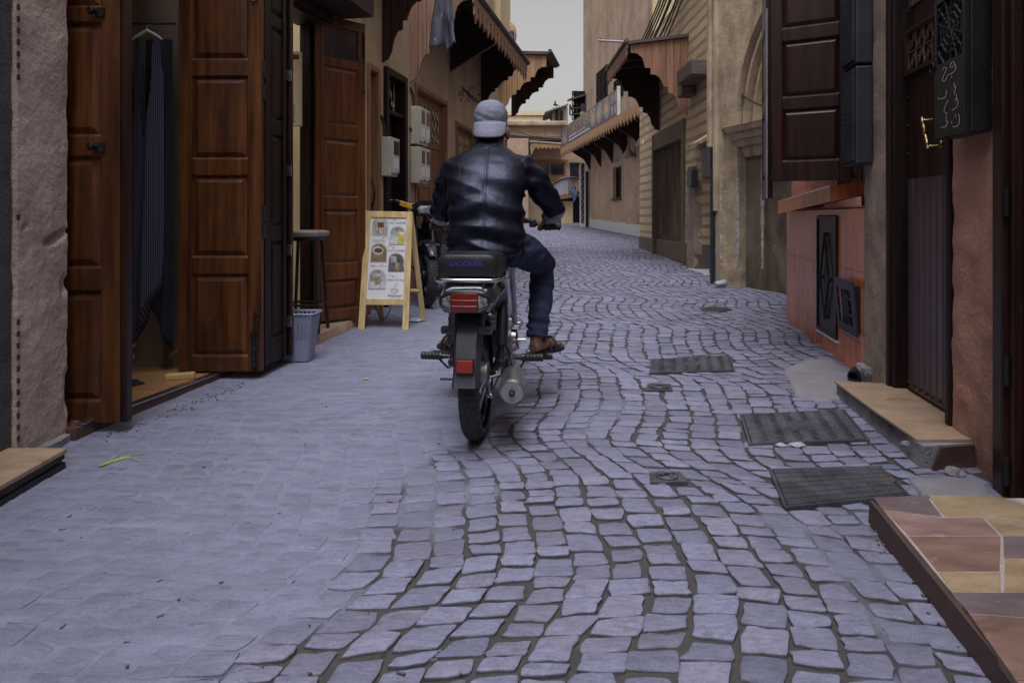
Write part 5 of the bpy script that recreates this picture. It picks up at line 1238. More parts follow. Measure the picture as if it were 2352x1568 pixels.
# flat wall left of and above the arch
up = MB(AW.M); n = 28; R2 = r_in+.30
for i in range(n//2):
    a0, a1 = math.pi*i/n, math.pi*(i+1)/n
    p, q = (acx+R2*math.cos(a0), zsp+R2*1.18*math.sin(a0)), (acx+R2*math.cos(a1), zsp+R2*1.18*math.sin(a1))
    up.hexa([(p[0],-.3,p[1]),(q[0],-.3,q[1]),(q[0],-.3,4.6),(p[0],-.3,4.6),(p[0],-.03,p[1]),(q[0],-.03,q[1]),(q[0],-.03,4.6),(p[0],-.03,4.6)])
up.box(R2+acx, s_end+.02, -.3, -.028, zsp, 4.6); obj('wall', up, M['arch'], ah)
for a, b, o in ((s_end-.06, s_end+.0, .02), (s_end+.02, s_end+.09, .05)): obj('pilaster_strip', MB(AW.M).box(a, b, -.2, o, zsp-1.0 if o < .03 else 1.9, 4.6), M['arch'], ah, bev=.01)
# dark conduit and cracked foot
s_c = ahit(1640, 560)[0]; obj('conduit', MB(AW.M).box(s_c-.0, s_c+.035, -.1, .035, zg, 1.62), M['blue_black'], ah, bev=.006)

# ================================================================ RIGHT: striped house
SW = Wall(2.76, 9.15, 2.73, 14.6, -1)
sh = thing('striped_house', 'ochre and cream striped house with a plank gate and boarded awning', 'building', (2.8, 12, ground(0, 12)))
def shit(px, py, o=0.0): return SW.hit(px, py, o)
g0, g1 = shit(1503, 500)[0], shit(1574, 500)[0]; g0, g1 = min(g0, g1), max(g0, g1); gz1 = shit(1574, 275)[1]; gz0 = SW.g(g0)+.02
M['stripe'] = mat('striped_plaster', (.52,.415,.29), .9, var=.18, vs=2.5, bump=.4, bs=24, bdist=.008)
stripes(M['stripe'], (.36,.215,.12), 'Z', 12.0, .60, .05, .10, 2.2)
def grimed(m, c, thr, amt, sc=2.4):
    nt = m.node_tree; L = nt.links; b = nt.nodes['Principled BSDF']; src = b.inputs['Base Color'].links[0].from_socket
    tc = _n(nt, 'ShaderNodeTexCoord'); mp = _n(nt, 'ShaderNodeMapping'); mp.inputs['Scale'].default_value = (1,1,.4); L.new(tc.outputs['Object'], mp.inputs[0])
    n = _n(nt, 'ShaderNodeTexNoise', Scale=sc, Detail=8, Roughness=.7); L.new(mp.outputs[0], n.inputs['Vector'])
    r = _n(nt, 'ShaderNodeMapRange'); r.inputs[1].default_value = thr; r.inputs[2].default_value = thr+.2; r.inputs[4].default_value = amt; L.new(n.outputs[0], r.inputs[0])
    mx = _n(nt, 'ShaderNodeMix', data_type='RGBA'); L.new(r.outputs[0], mx.inputs[0]); L.new(src, mx.inputs[6]); mx.inputs[7].default_value = c4(c); L.new(mx.outputs[2], b.inputs['Base Color'])
grimed(M['stripe'], (.36,.27,.18), .50, .55)
st_w = MB(SW.M); facade(st_w, .25, SW.L, .62, 4.6, [(g0, g1, .0, gz1), (.35, 1.1, .0, 2.15)], .3); st_w.box(SW.L-.3, SW.L, -4, -.3, .2, 4.6); obj('wall', st_w, M['stripe'], sh)
M['plinth'] = mat('grey_plinth', (.12,.105,.095), .9, var=.25, vs=3, bump=.5, bs=30, stain=(.07,.065,.06), samt=.6)
for a_, b_ in ((.25,.35),(1.1,g0),(g1,SW.L+.01)): obj('plinth', MB(SW.M).box(a_, b_, -.29, .012, .05, .618), M['plinth'], sh)
uw = MB(SW.M); uw.box(.0, 2.2, -.5, -.02, 4.601, 5.6); obj('upper_wall', uw, M['stripe'], sh)
# patched flank between gate and conduit
rough_slab('patched_flank', sh, M['grey_plaster'], SW.M, 1.10, 1.52, -.1, .018, .15, 1.55, .008, .05, 7, 4)
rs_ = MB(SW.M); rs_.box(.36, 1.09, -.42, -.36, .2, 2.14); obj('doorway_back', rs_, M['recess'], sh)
ms = MB(SW.M); ms.box(.30, 1.2, -.35, .10, .1, .255); obj('marble_sill', ms, M['marble'], sh)
# gate
gf = MB(SW.M); gf.box(g0-.02, g0+.07, -.2, .05, gz0, gz1+.02); gf.box(g1-.07, g1+.02, -.2, .05, gz0, gz1+.02); gf.box(g0+.07, g1-.07, -.2, .04, gz1-.28, gz1+.02)
go = obj('gate', gf, M['old_gate'], sh, bev=.008); go['label'] = 'weathered plank gate in the striped wall'
n = 13
for i in range(n):
    a, b = lerp(g0+.07, g1-.07, i/n), lerp(g0+.07, g1-.07, (i+1)/n); obj('plank', MB(SW.M).box(a+.006, b-.006, -.12, -.085+.008*(i%3), .62, gz1-.285), M['old_gate'], go, bev=.004)
    obj('baton', MB(SW.M).box(a-.010, a+.010, -.082, -.03, .70, gz1-.32), M['old_gate'], go)
obj('bottom_board', MB(SW.M).box(g0+.07, g1-.07, -.14, -.02, gz0, .615), M['old_gate'], go, bev=.01)
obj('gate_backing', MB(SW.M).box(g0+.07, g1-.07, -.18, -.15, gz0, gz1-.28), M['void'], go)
# awning
sa, sb = shit(1582, 200)[0], None
a0 = SW.sx(1582); zl = shit(1582, 262)[1]
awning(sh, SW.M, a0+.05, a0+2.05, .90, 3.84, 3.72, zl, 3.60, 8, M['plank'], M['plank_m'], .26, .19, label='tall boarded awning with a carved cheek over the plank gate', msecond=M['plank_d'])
pole = MB(SW.M); pole.tube([(a0+.2, .85, 3.80), (a0+.4, 1.35, 3.88)], .02, 8); obj('flag_pole', pole, M['grey_sheet'], sh)
# beams and hood
s_, z_ = shit(1625, 133); b1, b2 = shit(1632,112,.2)[1], shit(1632,150,.2)[1]
bs_, _ = shit(1635, 130, .0)
obj('beam_end', MB(SW.M).box(bs_-.05, bs_+.75, .003, .30, b2, b1), M['beam'], sh, bev=.015); obj('beam_end', MB(SW.M).box(bs_+.76, bs_+1.05, .003, .22, b2-.14, b2+.08), M['beam'], sh, bev=.012)
hs_, hz = shit(1632, 318)
hdm = MB(SW.M); hdm.hexa([(hs_-.3,.0,hz+.02),(hs_+.35,.0,hz+.02),(hs_+.35,.22,hz-.10),(hs_-.3,.22,hz-.10),(hs_-.3,.0,hz+.08),(hs_+.35,.0,hz+.08),(hs_+.35,.22,hz-.06),(hs_-.3,.22,hz-.06)]); obj('hood', hdm, M['arch'], sh)
ms_a, mz1 = shit(1640, 330, .1); mz0 = shit(1640, 408, .1)[1]
t = thing('meter_cabinet', 'dark grey two door cabinet under the plaster hood', 'meter cabinet', tuple(SW.P(ms_a, 0, mz0)))
obj('body', MB(SW.M).box(ms_a-.0, ms_a+.42, .004, .13, mz0, mz1), M['blue_black'], t, bev=.008)
for q in (0, 1): obj('cabinet_door', MB(SW.M).box(ms_a+.015+q*.2, ms_a+.205+q*.2, .131, .145, mz0+.02, mz1-.02), M['grey_plastic'], t, bev=.004)
gb, gzb = shit(1590, 430, .05); tag(obj('junction_box', MB(SW.M).prism([(gb-.12,gzb),(gb+.1,gzb),(gb+.13,gzb+.08),(gb+.13,gzb+.26),(gb+.08,gzb+.31),(gb-.1,gzb+.31),(gb-.14,gzb+.25)], .003, .10, 'y'), M['grey_plastic'], bev=.012), 'rounded dark junction box on the striped wall', 'junction box')
# cable bundle
def cable(name, label, pts, r=.012, sag=0.0, n=14):
    pts = [Vector(p) for p in pts]; full = []
    for a, b in zip(pts, pts[1:]):
        for i in range(n): t = i/n; full.append(a.lerp(b, t)-Vector((0,0,sag*4*t*(1-t))))
    full.append(pts[-1]); return tag(obj(name, MB().tube(full, r, 6), M['cable'], smooth='all'), label, 'cable', 'cables along the striped wall')
rd = random.Random(3)
for k in range(9):
    a = SW.P(3.6+.1*k, .15+.03*k, 3.95+.02*k); b = SW.P(1.6, .10+.05*rd.random(), 4.35+.12*k); c = SW.P(.1, .1+.04*rd.random(), 5.1+.17*k)
    cable('overhead_cable', 'black cable sagging in the bundle above the boarded awning', [a, b, c], .011+.006*rd.random(), .05+.10*rd.random())
brk = MB(SW.M); bz = shit(1690, 50)[1]; brk.tube([(.25,.0,4.55),(.25,.75,4.62)], .018, 5); brk.tube([(.25,.0,4.2),(.25,.0,4.8)], .018, 5); brk.tube([(.25,.75,4.62),(1.1,.75,5.25)], .018, 5)
obj('cable_bracket', brk, M['rust'], sh)
p0, p1, p2, p3 = at(1735,30,9.3), at(1765,200,8.9), at(1800,285,8.2), at(1830,310,7.6)
o = cable('slack_cable', 'single black cable drooping across the arch', [at(1660,20,9.8), at(1672,140,9.0), at(1700,215,8.1), at(1760,245,7.0)], .011, .02); o.pop('group', None) if 'group' in o else None

# ================================================================ RIGHT FAR: pottery house
PW = Wall(3.67, 17.95, 2.79, 26.7, -1)
ph = thing('pottery_house', 'tall tan pottery shop with a long sign over a fringed awning', 'building', (3.4, 20, ground(0, 20)))
def phit(px, py, o=0.0): return PW.hit(px, py, o)
wA, wz1 = phit(1427, 380); wB, _ = phit(1408, 380); wz0 = phit(1417, 455)[1]; wA, wB = min(wA, wB), max(wA, wB)
hb1 = [phit(1396,229)[0], phit(1372,229)[0], phit(1384,229)[1], phit(1384,159)[1]]
hb2 = [phit(1354,260)[0], phit(1339.5,260)[0]+0, phit(1347,262)[1], phit(1347,200)[1]]
hb3 = [phit(1432,200)[0], phit(1412,200)[0], phit(1420,225)[1], phit(1420,183)[1]]
HB = [[min(h[0],h[1]), max(h[0],h[1]), h[2], h[3]] for h in (hb1, hb3)]
pwm = MB(PW.M); facade(pwm, -2.5, PW.L, .3, 2.9, [(wA, wB, wz0, wz1)], .35); facade(pwm, 0, PW.L, 2.9, 12.5, [tuple(h) for h in HB], .35); pwm.box(PW.L-.35, PW.L, -5, -.35, .3, 12.5)
obj('wall', pwm, M['tan2'], ph)
yb = MB(PW.M); yb.box(-.02, .3, -7, -.02, 2.9, 12); obj('side_wall', yb, M['yellow_wall'], ph)
for px in (1380, 1415): 
    s = phit(px, 100)[0]; obj('wall_rib', MB(PW.M).box(s-.12, s+.12, .002, .05, 6.0 if px > 1400 else 7.2, 12.5), M['tan2'], ph)
for i in range(7):
    a, b = lerp(-2.4, PW.L, i/7), lerp(-2.4, PW.L, (i+1)/7); za = PW.g(a)
    obj('skirting_slab', MB(PW.M).box(a+.003, b-.003, .002, .03, za-.1, za+.34), M['marble'], ph)
wf = MB(PW.M); wf.box(wA, wB, -.2, -.16, wz0, wz1); wo = obj('window', wf, M['glass_dark'], ph)
fm_ = MB(PW.M); k = .05
for a, b, c, d in ((wA,wA+k,wz0,wz1),(wB-k,wB,wz0,wz1),((wA+wB)/2-.02,(wA+wB)/2+.02,wz0+k,wz1-k),(wA+k,wB-k,wz0,wz0+k),(wA+k,wB-k,wz1-k,wz1)): fm_.box(a, b, -.159, -.10, c, d)
obj('frame', fm_, M['black'], wo); obj('sill', MB(PW.M).box(wA-.03, wB+.03, .002, .06, wz0-.07, wz0-.005), M['black'], wo)
for h in HB:
    w = obj('window', MB(PW.M).box(h[0], h[1], -.25, -.22, h[2], h[3]), M['void'], ph); F_, w_ = frame_of(PW.P(h[1], .02, 0), PW.P(h[0], .02, 0))
    grille(w, F_, 0, w_, h[2], h[3], 0, M['dark_iron'], .022, 3, 3)
bx = MB(PW.M); bx.box(PW.L-.3, PW.L+.12, .0, .5, 4.75, 5.85); 
wb_ = obj('window_cage', MB(PW.M).box(PW.L-.32, PW.L-.30, .03, .45, 4.75, 5.85), M['void'], ph); F_, w_ = frame_of(PW.P(PW.L-.34, .02, 0), PW.P(PW.L-.34, .5, 0)); grille(wb_, F_, 0, w_, 4.75, 5.85, 0, M['dark_iron'], .02, 2, 4)
# awning with sign
sg0, sg1 = phit(1421, 230, 1.0)[0], phit(1291, 320, 1.0)[0]; zS0, zS1 = 3.62, 4.30
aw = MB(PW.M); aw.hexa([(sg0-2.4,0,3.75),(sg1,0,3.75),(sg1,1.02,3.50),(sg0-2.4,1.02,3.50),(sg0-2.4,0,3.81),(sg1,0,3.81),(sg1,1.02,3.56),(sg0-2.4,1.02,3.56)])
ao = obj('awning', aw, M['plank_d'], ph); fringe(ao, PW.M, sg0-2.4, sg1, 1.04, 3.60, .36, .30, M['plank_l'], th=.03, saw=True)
for i in range(6):
    s = lerp(sg0-.5, sg1-.4, i/5); obj('bracket', MB(PW.M).prism([(.01,3.72),(.85,3.52),(.5,3.3),(.25,3.15),(.01,2.75)], s-.05, s+.05, 'x'), M['plank_d'], ao)
sg = thing('shop_sign', 'long purple and gold pottery shop sign with printed dishes', 'sign', tuple(PW.P((sg0+sg1)/2, 1.05, zS0)))
obj('panel', MB(PW.M).box(sg0, sg1, .98, 1.03, zS0, zS1), M['sign_purple'], sg, bev=.005)
L_ = sg1-sg0
def SG(u, v, d=.034): return PW.P(sg1-u*L_, 1.0+d, lerp(zS0, zS1, v))     # u from the far end (left in the photo)
SC = L_
tx = MB(); tx.text("STAR'S POTERIE", .46, lambda x, y: SG(.175+x*1.18/SC, .44+y/.68)); obj('lettering', tx, M['gold_print'], sg)
tx = MB(); tx.text('vente en gros et detail', .17, lambda x, y: SG(.36+x*.9/SC, .25+y/.68)); obj('small_lettering', tx, M['white_board'], sg)
tx = MB()
for k in range(26):                                            # two lines too small to read
    u0 = .19+(k%13)*.032; v0 = .27 if k < 13 else .09
    if k < 13 and u0 > .34: continue
    tx.poly([SG(u0,v0), SG(u0+.022,v0), SG(u0+.022,v0+.09), SG(u0,v0+.09)])
stuff(obj('blurred_lines', tx, M['white_board'], sg))
for i, u in enumerate((.66, .76, .86)):
    pm = MB(); pm.poly([SG(u+.046*math.cos(t), .52+.44*math.sin(t), .033) for t in [2*math.pi*j/24 for j in range(24)]]); obj('dish_print', pm, M['pot_print'], sg)
    pm = MB(); pm.poly([SG(u+.022*math.cos(t), .52+.20*math.sin(t), .035) for t in [2*math.pi*j/18 for j in range(18)]]); obj('dish_centre', pm, M['gold_print'], sg)
for i in range(5):
    u = .02+i*.026; pm = MB(); pm.poly([SG(u,.12,.033), SG(u+.02,.12,.033), SG(u+.022,.5,.033), SG(u+.013,.8,.033), SG(u+.009,.8,.033), SG(u,.5,.033)]); obj('vase_print', pm, M['pot_print'], sg)
for u in (.93, .97):
    for v in (.12, .55): pm = MB(); pm.poly([SG(u-.014,v,.033), SG(u+.014,v,.033), SG(u+.014,v+.34,.033), SG(u-.014,v+.34,.033)]); obj('tile_print', pm, M['pot_print'], sg)
obj('end_trim', MB(PW.M).box(sg0-.06, sg0-.002, .97, 1.05, zS0-.02, zS1+.05), M['white_metal'], sg)
# clay lamps under the awning
for i, (px, py) in enumerate(((1475,312),(1444,340),(1422,352),(1412,358))):
    p = at(px, py, (17.2, 19.5, 21.5, 22.8)[i]); t = thing('clay_lamp', 'pale clay lamp hanging under the fringed awning', 'lamp', tuple(p), 'clay lamps under the pottery awning')
    obj('shade', MB().lathe(p-Vector((0,0,.26)), (0,0,1), [(0,.19),(.04,.17),(.14,.12),(.24,.06),(.34,.035)], 16), M['terra_pot'], t, smooth=True)
    obj('cord', MB().tube([p+Vector((0,0,.08)), p+Vector((0,0,.45))], .008, 5), M['cable'], t)
p = at(1552, 325, 12.5)
p = at(1476, 248, 14.0); t = thing('light_bulb', 'bare white bulb on a cord under the boarded awning', 'bulb', tuple(p)); p = at(1551*.0+1478, 320, 13.6)
p = at(1480, 322, 14.2); obj('bulb', MB().lathe(p-Vector((0,0,.1)), (0,0,1), [(0,.005),(.02,.04),(.06,.045),(.1,.03),(.14,.02),(.17,.018)], 12), M['bulb'], t, smooth=True); obj('cord', MB().tube([p+Vector((0,0,.07)), p+Vector((-.02,0,.4)), p+Vector((0,0,.75))], .008, 5), M['cable'], t)
# white scroll door post at the far end
wg = thing('scroll_gate', 'white scrollwork gate leaf at the end of the pottery wall', 'gate', tuple(gp(1340, 520)))
b_ = gp(1340, 521); Y_ = b_.y; xa, xb = at(1332,0,Y_).x, at(1343,0,Y_).x; zt_g = zz(375, Y_)
fg = MB(); fg.box(xa, xa+.05, Y_-.04, Y_+.04, b_.z, zt_g); fg.box(xb-.03, xb+.03, Y_-.04, Y_+.04, b_.z, zt_g); fg.box(xa+.05, xb-.03, Y_-.04, Y_+.04, b_.z, b_.z+.12); obj('frame', fg, M['white_paint'], wg)
obj('sheet', MB().box(xa+.05, xb-.03, Y_+.0, Y_+.02, b_.z+.12, zt_g), M['white_paint'], wg)
F_, w_ = frame_of((xa+.05, Y_-.03), (xb-.03, Y_-.03)); grille(wg, F_, 0, w_, b_.z+.15, zt_g, 0, M['dark_iron'], .014, 1, 9)
obj('dark_post', MB().box(xb+.04, xb+.14, Y_-.03, Y_+.05, b_.z, zt_g-.3), M['black'], wg)

# ================================================================ far end of the lane
YF = 31.0
fh = thing('far_house', 'low tan house closing the lane, with a cornice and scalloped hood', 'building', (2, YF, ground(0, YF)))
def F(px, py, d=0.0): return at(px, py, YF-d)
a, b = F(1100, 510), F(1345, 287)
fw = MB(); fw.box(a.x-6, b.x+1.5, YF, YF+.4, ground(0,YF)-.2, F(0,287).z); obj('wall', fw, M['tan2'], fh)
obj('cornice', MB().box(a.x-6, F(1302,0).x, YF-.25, YF+.5, F(0,290).z, F(0,279).z), M['arch'], fh, bev=.05)
sl = MB(); sl.box(a.x-6, F(1292,0).x, YF-.5, YF-.003, F(0,325).z, F(0,316).z); sl.tube([F(1150,308,.5), F(1220,314,.5), F(1292,318,.5)], .05, 6); obj('ledge', sl, M['roof_sheet'], fh)
fr_ = MB(); n = 7; 
for i in range(n):
    x0, x1 = lerp(1222, 1288, i/n), lerp(1222, 1288, (i+1)/n); A, B, C_, D_ = F(x0,330,.9), F(x1,330,.9), F(x1,337,.9), F((x0+x1)/2,343,.9); E_ = F(x0,337,.9)
    fr_.prism([(A.x,A.z),(B.x,B.z),(C_.x,C_.z),(D_.x,D_.z),(E_.x,E_.z)], YF-.92, YF-.89, 'y')
A, B = F(1216,325,.9), F(1290,325,.9); hd_ = MB(); hd_.hexa([(A.x,YF-.95,A.z-.02),(B.x,YF-.95,B.z-.12),(B.x,YF-.003,B.z-.0),(A.x,YF-.003,A.z+.1),(A.x,YF-.95,A.z+.04),(B.x,YF-.95,B.z-.06),(B.x,YF-.003,B.z+.06),(A.x,YF-.003,A.z+.16)])
ho2 = obj('hood', hd_, M['arch'], fh); obj('scalloped_fringe', fr_, M['plank_l'], ho2)
obj('hood_bracket', MB().prism([(F(1216,0).x,F(0,330).z),(F(1235,0).x,F(0,330).z),(F(1218,0).x,F(0,362).z)], YF-.9, YF-.8, 'y'), M['arch'], ho2)
pb_ = MB(); A, B = F(1165,320,1.2), F(1213,450,1.2); pb_.box(A.x, B.x, YF-1.6, YF-.003, B.z-1, A.z); obj('projecting_block', pb_, M['tan2'], fh)
# shop door with dark lights
A, B = F(1225,372), F(1299,440); dd = obj('door', MB().box(A.x, B.x, YF-.06, YF-.002, B.z, A.z), M['door3'], fh)
for x0, x1 in ((1229,1261),(1265,1295)): p, q = F(x0,401), F(x1,376); obj('pane', MB().box(p.x, q.x, YF-.08, YF-.061, p.z, q.z), M['glass_dark'], dd)
for i in range(4): p, q = F(1229+i*17,438), F(1229+i*17+14,407); obj('panel', MB().frustum(p.x, q.x, p.z, q.z, YF-.061, YF-.085, .04), M['door3'], dd)
obj('lintel', MB().box(A.x-.1, B.x+.1, YF-.12, YF-.0605, A.z+.002, A.z+.1), M['door3'], dd)
p, q = F(1309,410), F(1329,378); wn_ = obj('window', MB().box(p.x, q.x, YF-.05, YF-.002, p.z, q.z), M['glass_dark'], fh); obj('frame', MB().box(p.x-.05, q.x+.05, YF-.08, YF-.0505, q.z, q.z+.09), M['black'], wn_)
p, q = F(1312,520), F(1330,440); obj('door', MB().box(p.x, q.x, YF-.12, YF-.002, ground(0,YF), q.z), M['black'], fh)
# balcony with curved rail
bl = MB(); n = 14; bp_ = []
for i in range(n+1):
    u = i/n; px = lerp(1262, 1331, u); pt_ = lerp(428, 412, u)-14*math.sin(math.pi*u*.9)*(1-.35*u); bp_.append((px, pt_))
bal = obj('balcony', MB().hexa([(F(1262,0).x,YF-1.2,F(0,462).z),(F(1331,0).x,YF-1.2,F(0,452).z),(F(1331,0).x,YF-.003,F(0,452).z),(F(1262,0).x,YF-.003,F(0,462).z),(F(1262,0).x,YF-1.2,F(0,452).z),(F(1331,0).x,YF-1.2,F(0,443).z),(F(1331,0).x,YF-.003,F(0,443).z),(F(1262,0).x,YF-.003,F(0,452).z)]), M['door3'], fh)
obj('rail', MB().tube([F(px, py, 1.2) for px, py in bp_], .035, 6), M['black'], bal)
shp = [F(px, py, 1.16) for px, py in bp_[2:10]]; low = [F(px, lerp(452, 444, i/7), 1.16) for i, (px, py) in enumerate(bp_[2:10])]
sm = MB()
for i in range(7): sm.hexa([low[i], low[i+1], low[i+1]+Vector((0,.03,0)), low[i]+Vector((0,.03,0)), shp[i], shp[i+1], shp[i+1]+Vector((0,.03,0)), shp[i]+Vector((0,.03,0))])
obj('rail_sheet', sm, M['grey_sheet'], bal)
for i in range(7):
    px = 1307+i*3.4; obj('baluster', MB().tube([F(px,446,1.2), F(px+1.5*math.sin(i),430,1.3), F(px,410,1.2)], .02, 5), M['dark_iron'], bal)
wv_ = MB(); 
def wash(u, v): p = F(1313+u*10, 425+v*32, 1.32); return p+Vector((.05*math.sin(v*8+u*3), .06*math.sin(u*7), -.12*math.sin(u*math.pi)*v))
wv_.grid(wash, 8, 12); o = obj('laundry', wv_, M['blue_cloth'], smooth='all'); o.modifiers.new('t','SOLIDIFY').thickness = .02; tag(o, 'blue washing hung on the far balcony rail', 'laundry')
obj('lower_wall', MB().box(F(1262,0).x, F(1312,0).x, YF-.9, YF-.003, ground(0,YF)-.2, F(0,463).z), M['yellow_wall'], fh)
# roofs behind
YR = 40
rf = thing('rooftop_house', 'pale yellow flat house seen over the far cornice', 'building', (0, YR, 4))
p, q = at(1090,300,YR), at(1247,255,YR); obj('wall', MB().box(p.x-3, q.x, YR, YR+4, 0, q.z-.25), M['cream'], rf); obj('parapet', MB().box(p.x-3, q.x+.1, YR-.1, YR+4, q.z-.249, q.z), M['cream'], rf)
rf2 = thing('roof_shed', 'small roof shed with a ragged corrugated roof', 'shed', (3, YR, 4))
p, q = at(1268,300,YR), at(1301,252,YR); obj('wall', MB().box(p.x, q.x, YR-1, YR+2, p.z-3, q.z), M['yellow_wall'], rf2)
cr = MB(); n = 18; A, B = at(1250,264,YR-1), at(1303,246,YR-1)
for i in range(n):
    t0, t1 = i/n, (i+1)/n; k0 = .06*(i%2); a_, b_2 = A.lerp(B, t0), A.lerp(B, t1); cr.hexa([(a_.x,YR-1.6,a_.z+k0),(b_2.x,YR-1.6,b_2.z+k0),(b_2.x,YR+2,b_2.z+k0),(a_.x,YR+2,a_.z+k0),(a_.x,YR-1.6,a_.z+k0+.05),(b_2.x,YR-1.6,b_2.z+k0+.05),(b_2.x,YR+2,b_2.z+k0+.05),(a_.x,YR+2,a_.z+k0+.05)])
obj('roof', cr, M['roof_sheet'], rf2)
for px in (1279, 1290): p = at(px, 268, YR-1.2); obj('post', MB().cyl((p.x, YR-1.2, p.z-2), (p.x, YR-1.2, p.z+.35), .09), M['dark_iron'], rf2)
# balcony shelter on the pottery house
sb_ = thing('balcony_shelter', 'rickety balcony shelter with a tin roof and yellow disc sign', 'shelter', (2.8, 26.6, 4))
YS = 26.9
tr = MB(); A, B = at(1305,238,YS), at(1345,226,YS); tr.hexa([(A.x,YS-.8,A.z),(B.x,YS-.8,B.z),(B.x,YS+.5,B.z+.15),(A.x,YS+.5,A.z+.15),(A.x,YS-.8,A.z+.07),(B.x,YS-.8,B.z+.07),(B.x,YS+.5,B.z+.22),(A.x,YS+.5,A.z+.22)]); obj('roof', tr, M['roof_sheet'], sb_)
for a_, b_2 in (((1309,240),(1309,264)),((1309,264),(1342,260)),((1309,250),(1342,247)),((1325,236),(1325,262)),((1318,264),(1309,240))): obj('strut', MB().tube([at(*a_, YS-.7), at(*b_2, YS-.7)], .03, 5), M['dark_iron'], sb_)
p, q = at(1334,300,YS-.75), at(1349,238,YS-.75); obj('panel', MB().box(p.x, q.x, YS-.76, YS-.70, p.z, q.z), M['blue_black'], sb_); c_ = at(1338,262,YS-.8); obj('yellow_disc', MB().lathe(c_, (0,-1,0), [(0,.10),(.02,.10)], 18), M['yellow'], sb_)
cb = MB(); pts = [at(1192,300,29.8), at(1240,312,29.8), at(1292,320,29.8)]; o = cable('wire', 'thin wire looping along the far house front', pts, .02, .1); o.pop('group', None)
# back street houses closing the sides of the bend
lb = thing('corner_house', 'plain tan house front round the left bend', 'building', (-1.5, 24, .6)); obj('wall', MB().box(-9, F(1100,0).x, 27, 27.4, .2, 5.2), M['tan2'], lb); obj('cornice', MB().box(-9, F(1100,0).x+.1, 26.85, 27.5, 5.201, 5.4), M['arch'], lb)
# chair far down the lane
ch = gp(1276, 525); cz = ch.z; t = thing('cafe_chair', 'small brown backed chair standing alone far up the lane', 'chair', tuple(ch)); Yc = ch.y
def CP(px, py, d=0.0): return at(px, py, Yc+d)
def gz_(d): return ground(0, Yc+d)
obj('seat', MB().box(CP(1269,0).x, CP(1287,0).x, Yc-.2, Yc+.2, cz+.36, cz+.46), M['white_metal'], t, bev=.03)
bb = MB(); bb.prism([(CP(1280,0).x,cz+.45),(CP(1288,0).x,cz+.45),(CP(1291,0).x,cz+.65),(CP(1290,0).x,cz+.85),(CP(1285,0).x,cz+.9),(CP(1279,0).x,cz+.82)], Yc+.15, Yc+.20, 'y'); obj('backrest', bb, M['door'], t, bev=.015)
for px in (1269.5, 1286):
    for d in (-.17, .17): x = CP(px, 0).x; obj('leg', MB().tube([(x, Yc+d, cz+.37), (x, Yc+d, gz_(d))], .025, 8), M['black'], t)
# bird
bp2 = at(1275, 241, 34); bd = MB(); bd.tube([bp2+Vector((-.12,0,.02)), bp2, bp2+Vector((.1,0,-.02)), bp2+Vector((.2,0,-.01))], [.01,.05,.045,.01], 8)
for sx in (-1, 1): bd.hexa([bp2+Vector((-.02,0,0)), bp2+Vector((.06,0,0)), bp2+Vector((.0,sx*.3,.16)), bp2+Vector((-.04,sx*.3,.16)), bp2+Vector((-.02,0,.015)), bp2+Vector((.06,0,.015)), bp2+Vector((.0,sx*.3,.17)), bp2+Vector((-.04,sx*.3,.17))])
tag(obj('bird', bd, M['bird'], smooth=True), 'tiny dark bird flying in the pale sky', 'bird')
# ================================================================ vehicles and rider
from mathutils.bvhtree import BVHTree
def kid(name, mb, m, parent, **k):
    o = obj(name, mb, m, None, **k); o.parent = parent; return o
def vroot(name, label, cat, loc, rz, rx=0, ry=0):
    o = bpy.data.objects.new(name, None); COL.objects.link(o); o.location = loc; o.rotation_euler = (rx, ry, rz); o.empty_display_size = .1
    return tag(o, label, cat)
def tyre(R0, w, hgt, seed=0, nc=320, nx=24, depth=.006):
    """tyre about the x axis at the origin: R0 outer radius, w half width; block tread cut as relief"""
    mb = MB(); rows = []
    for i in range(nc):
        a = 2*math.pi*i/nc; row = []
        for j in range(nx+1):
            t = lerp(-1, 1, j/nx); ph = t*math.pi*.62; x = w*math.sin(ph)/math.sin(math.pi*.5) if abs(ph) < math.pi/2 else w*(1 if t > 0 else -1)*math.sin(abs(ph))
            r = R0-hgt*(1-math.cos(ph))*.62
            if abs(t) < .78:                                 # blocks: three zigzag lanes
                v = a*R0/.030; lane = t*2.3+.28*math.sin(v*math.pi*1.0); g1 = abs((lane+.5) % 1-.5)
                li = math.floor(lane+.5); v2 = v+.5*(li % 2)+.35*t; g2 = abs((v2+.5) % 1-.5)
                if g1 < .10 or g2 < .11: r -= depth
            row.append(mb.pt((x, math.cos(a)*r, math.sin(a)*r)))
        rows.append(row)
    for i in range(nc):
        A, B = rows[i], rows[(i+1) % nc]
        for j in range(nx): mb.face((A[j], A[j+1], B[j+1], B[j]))
    return mb
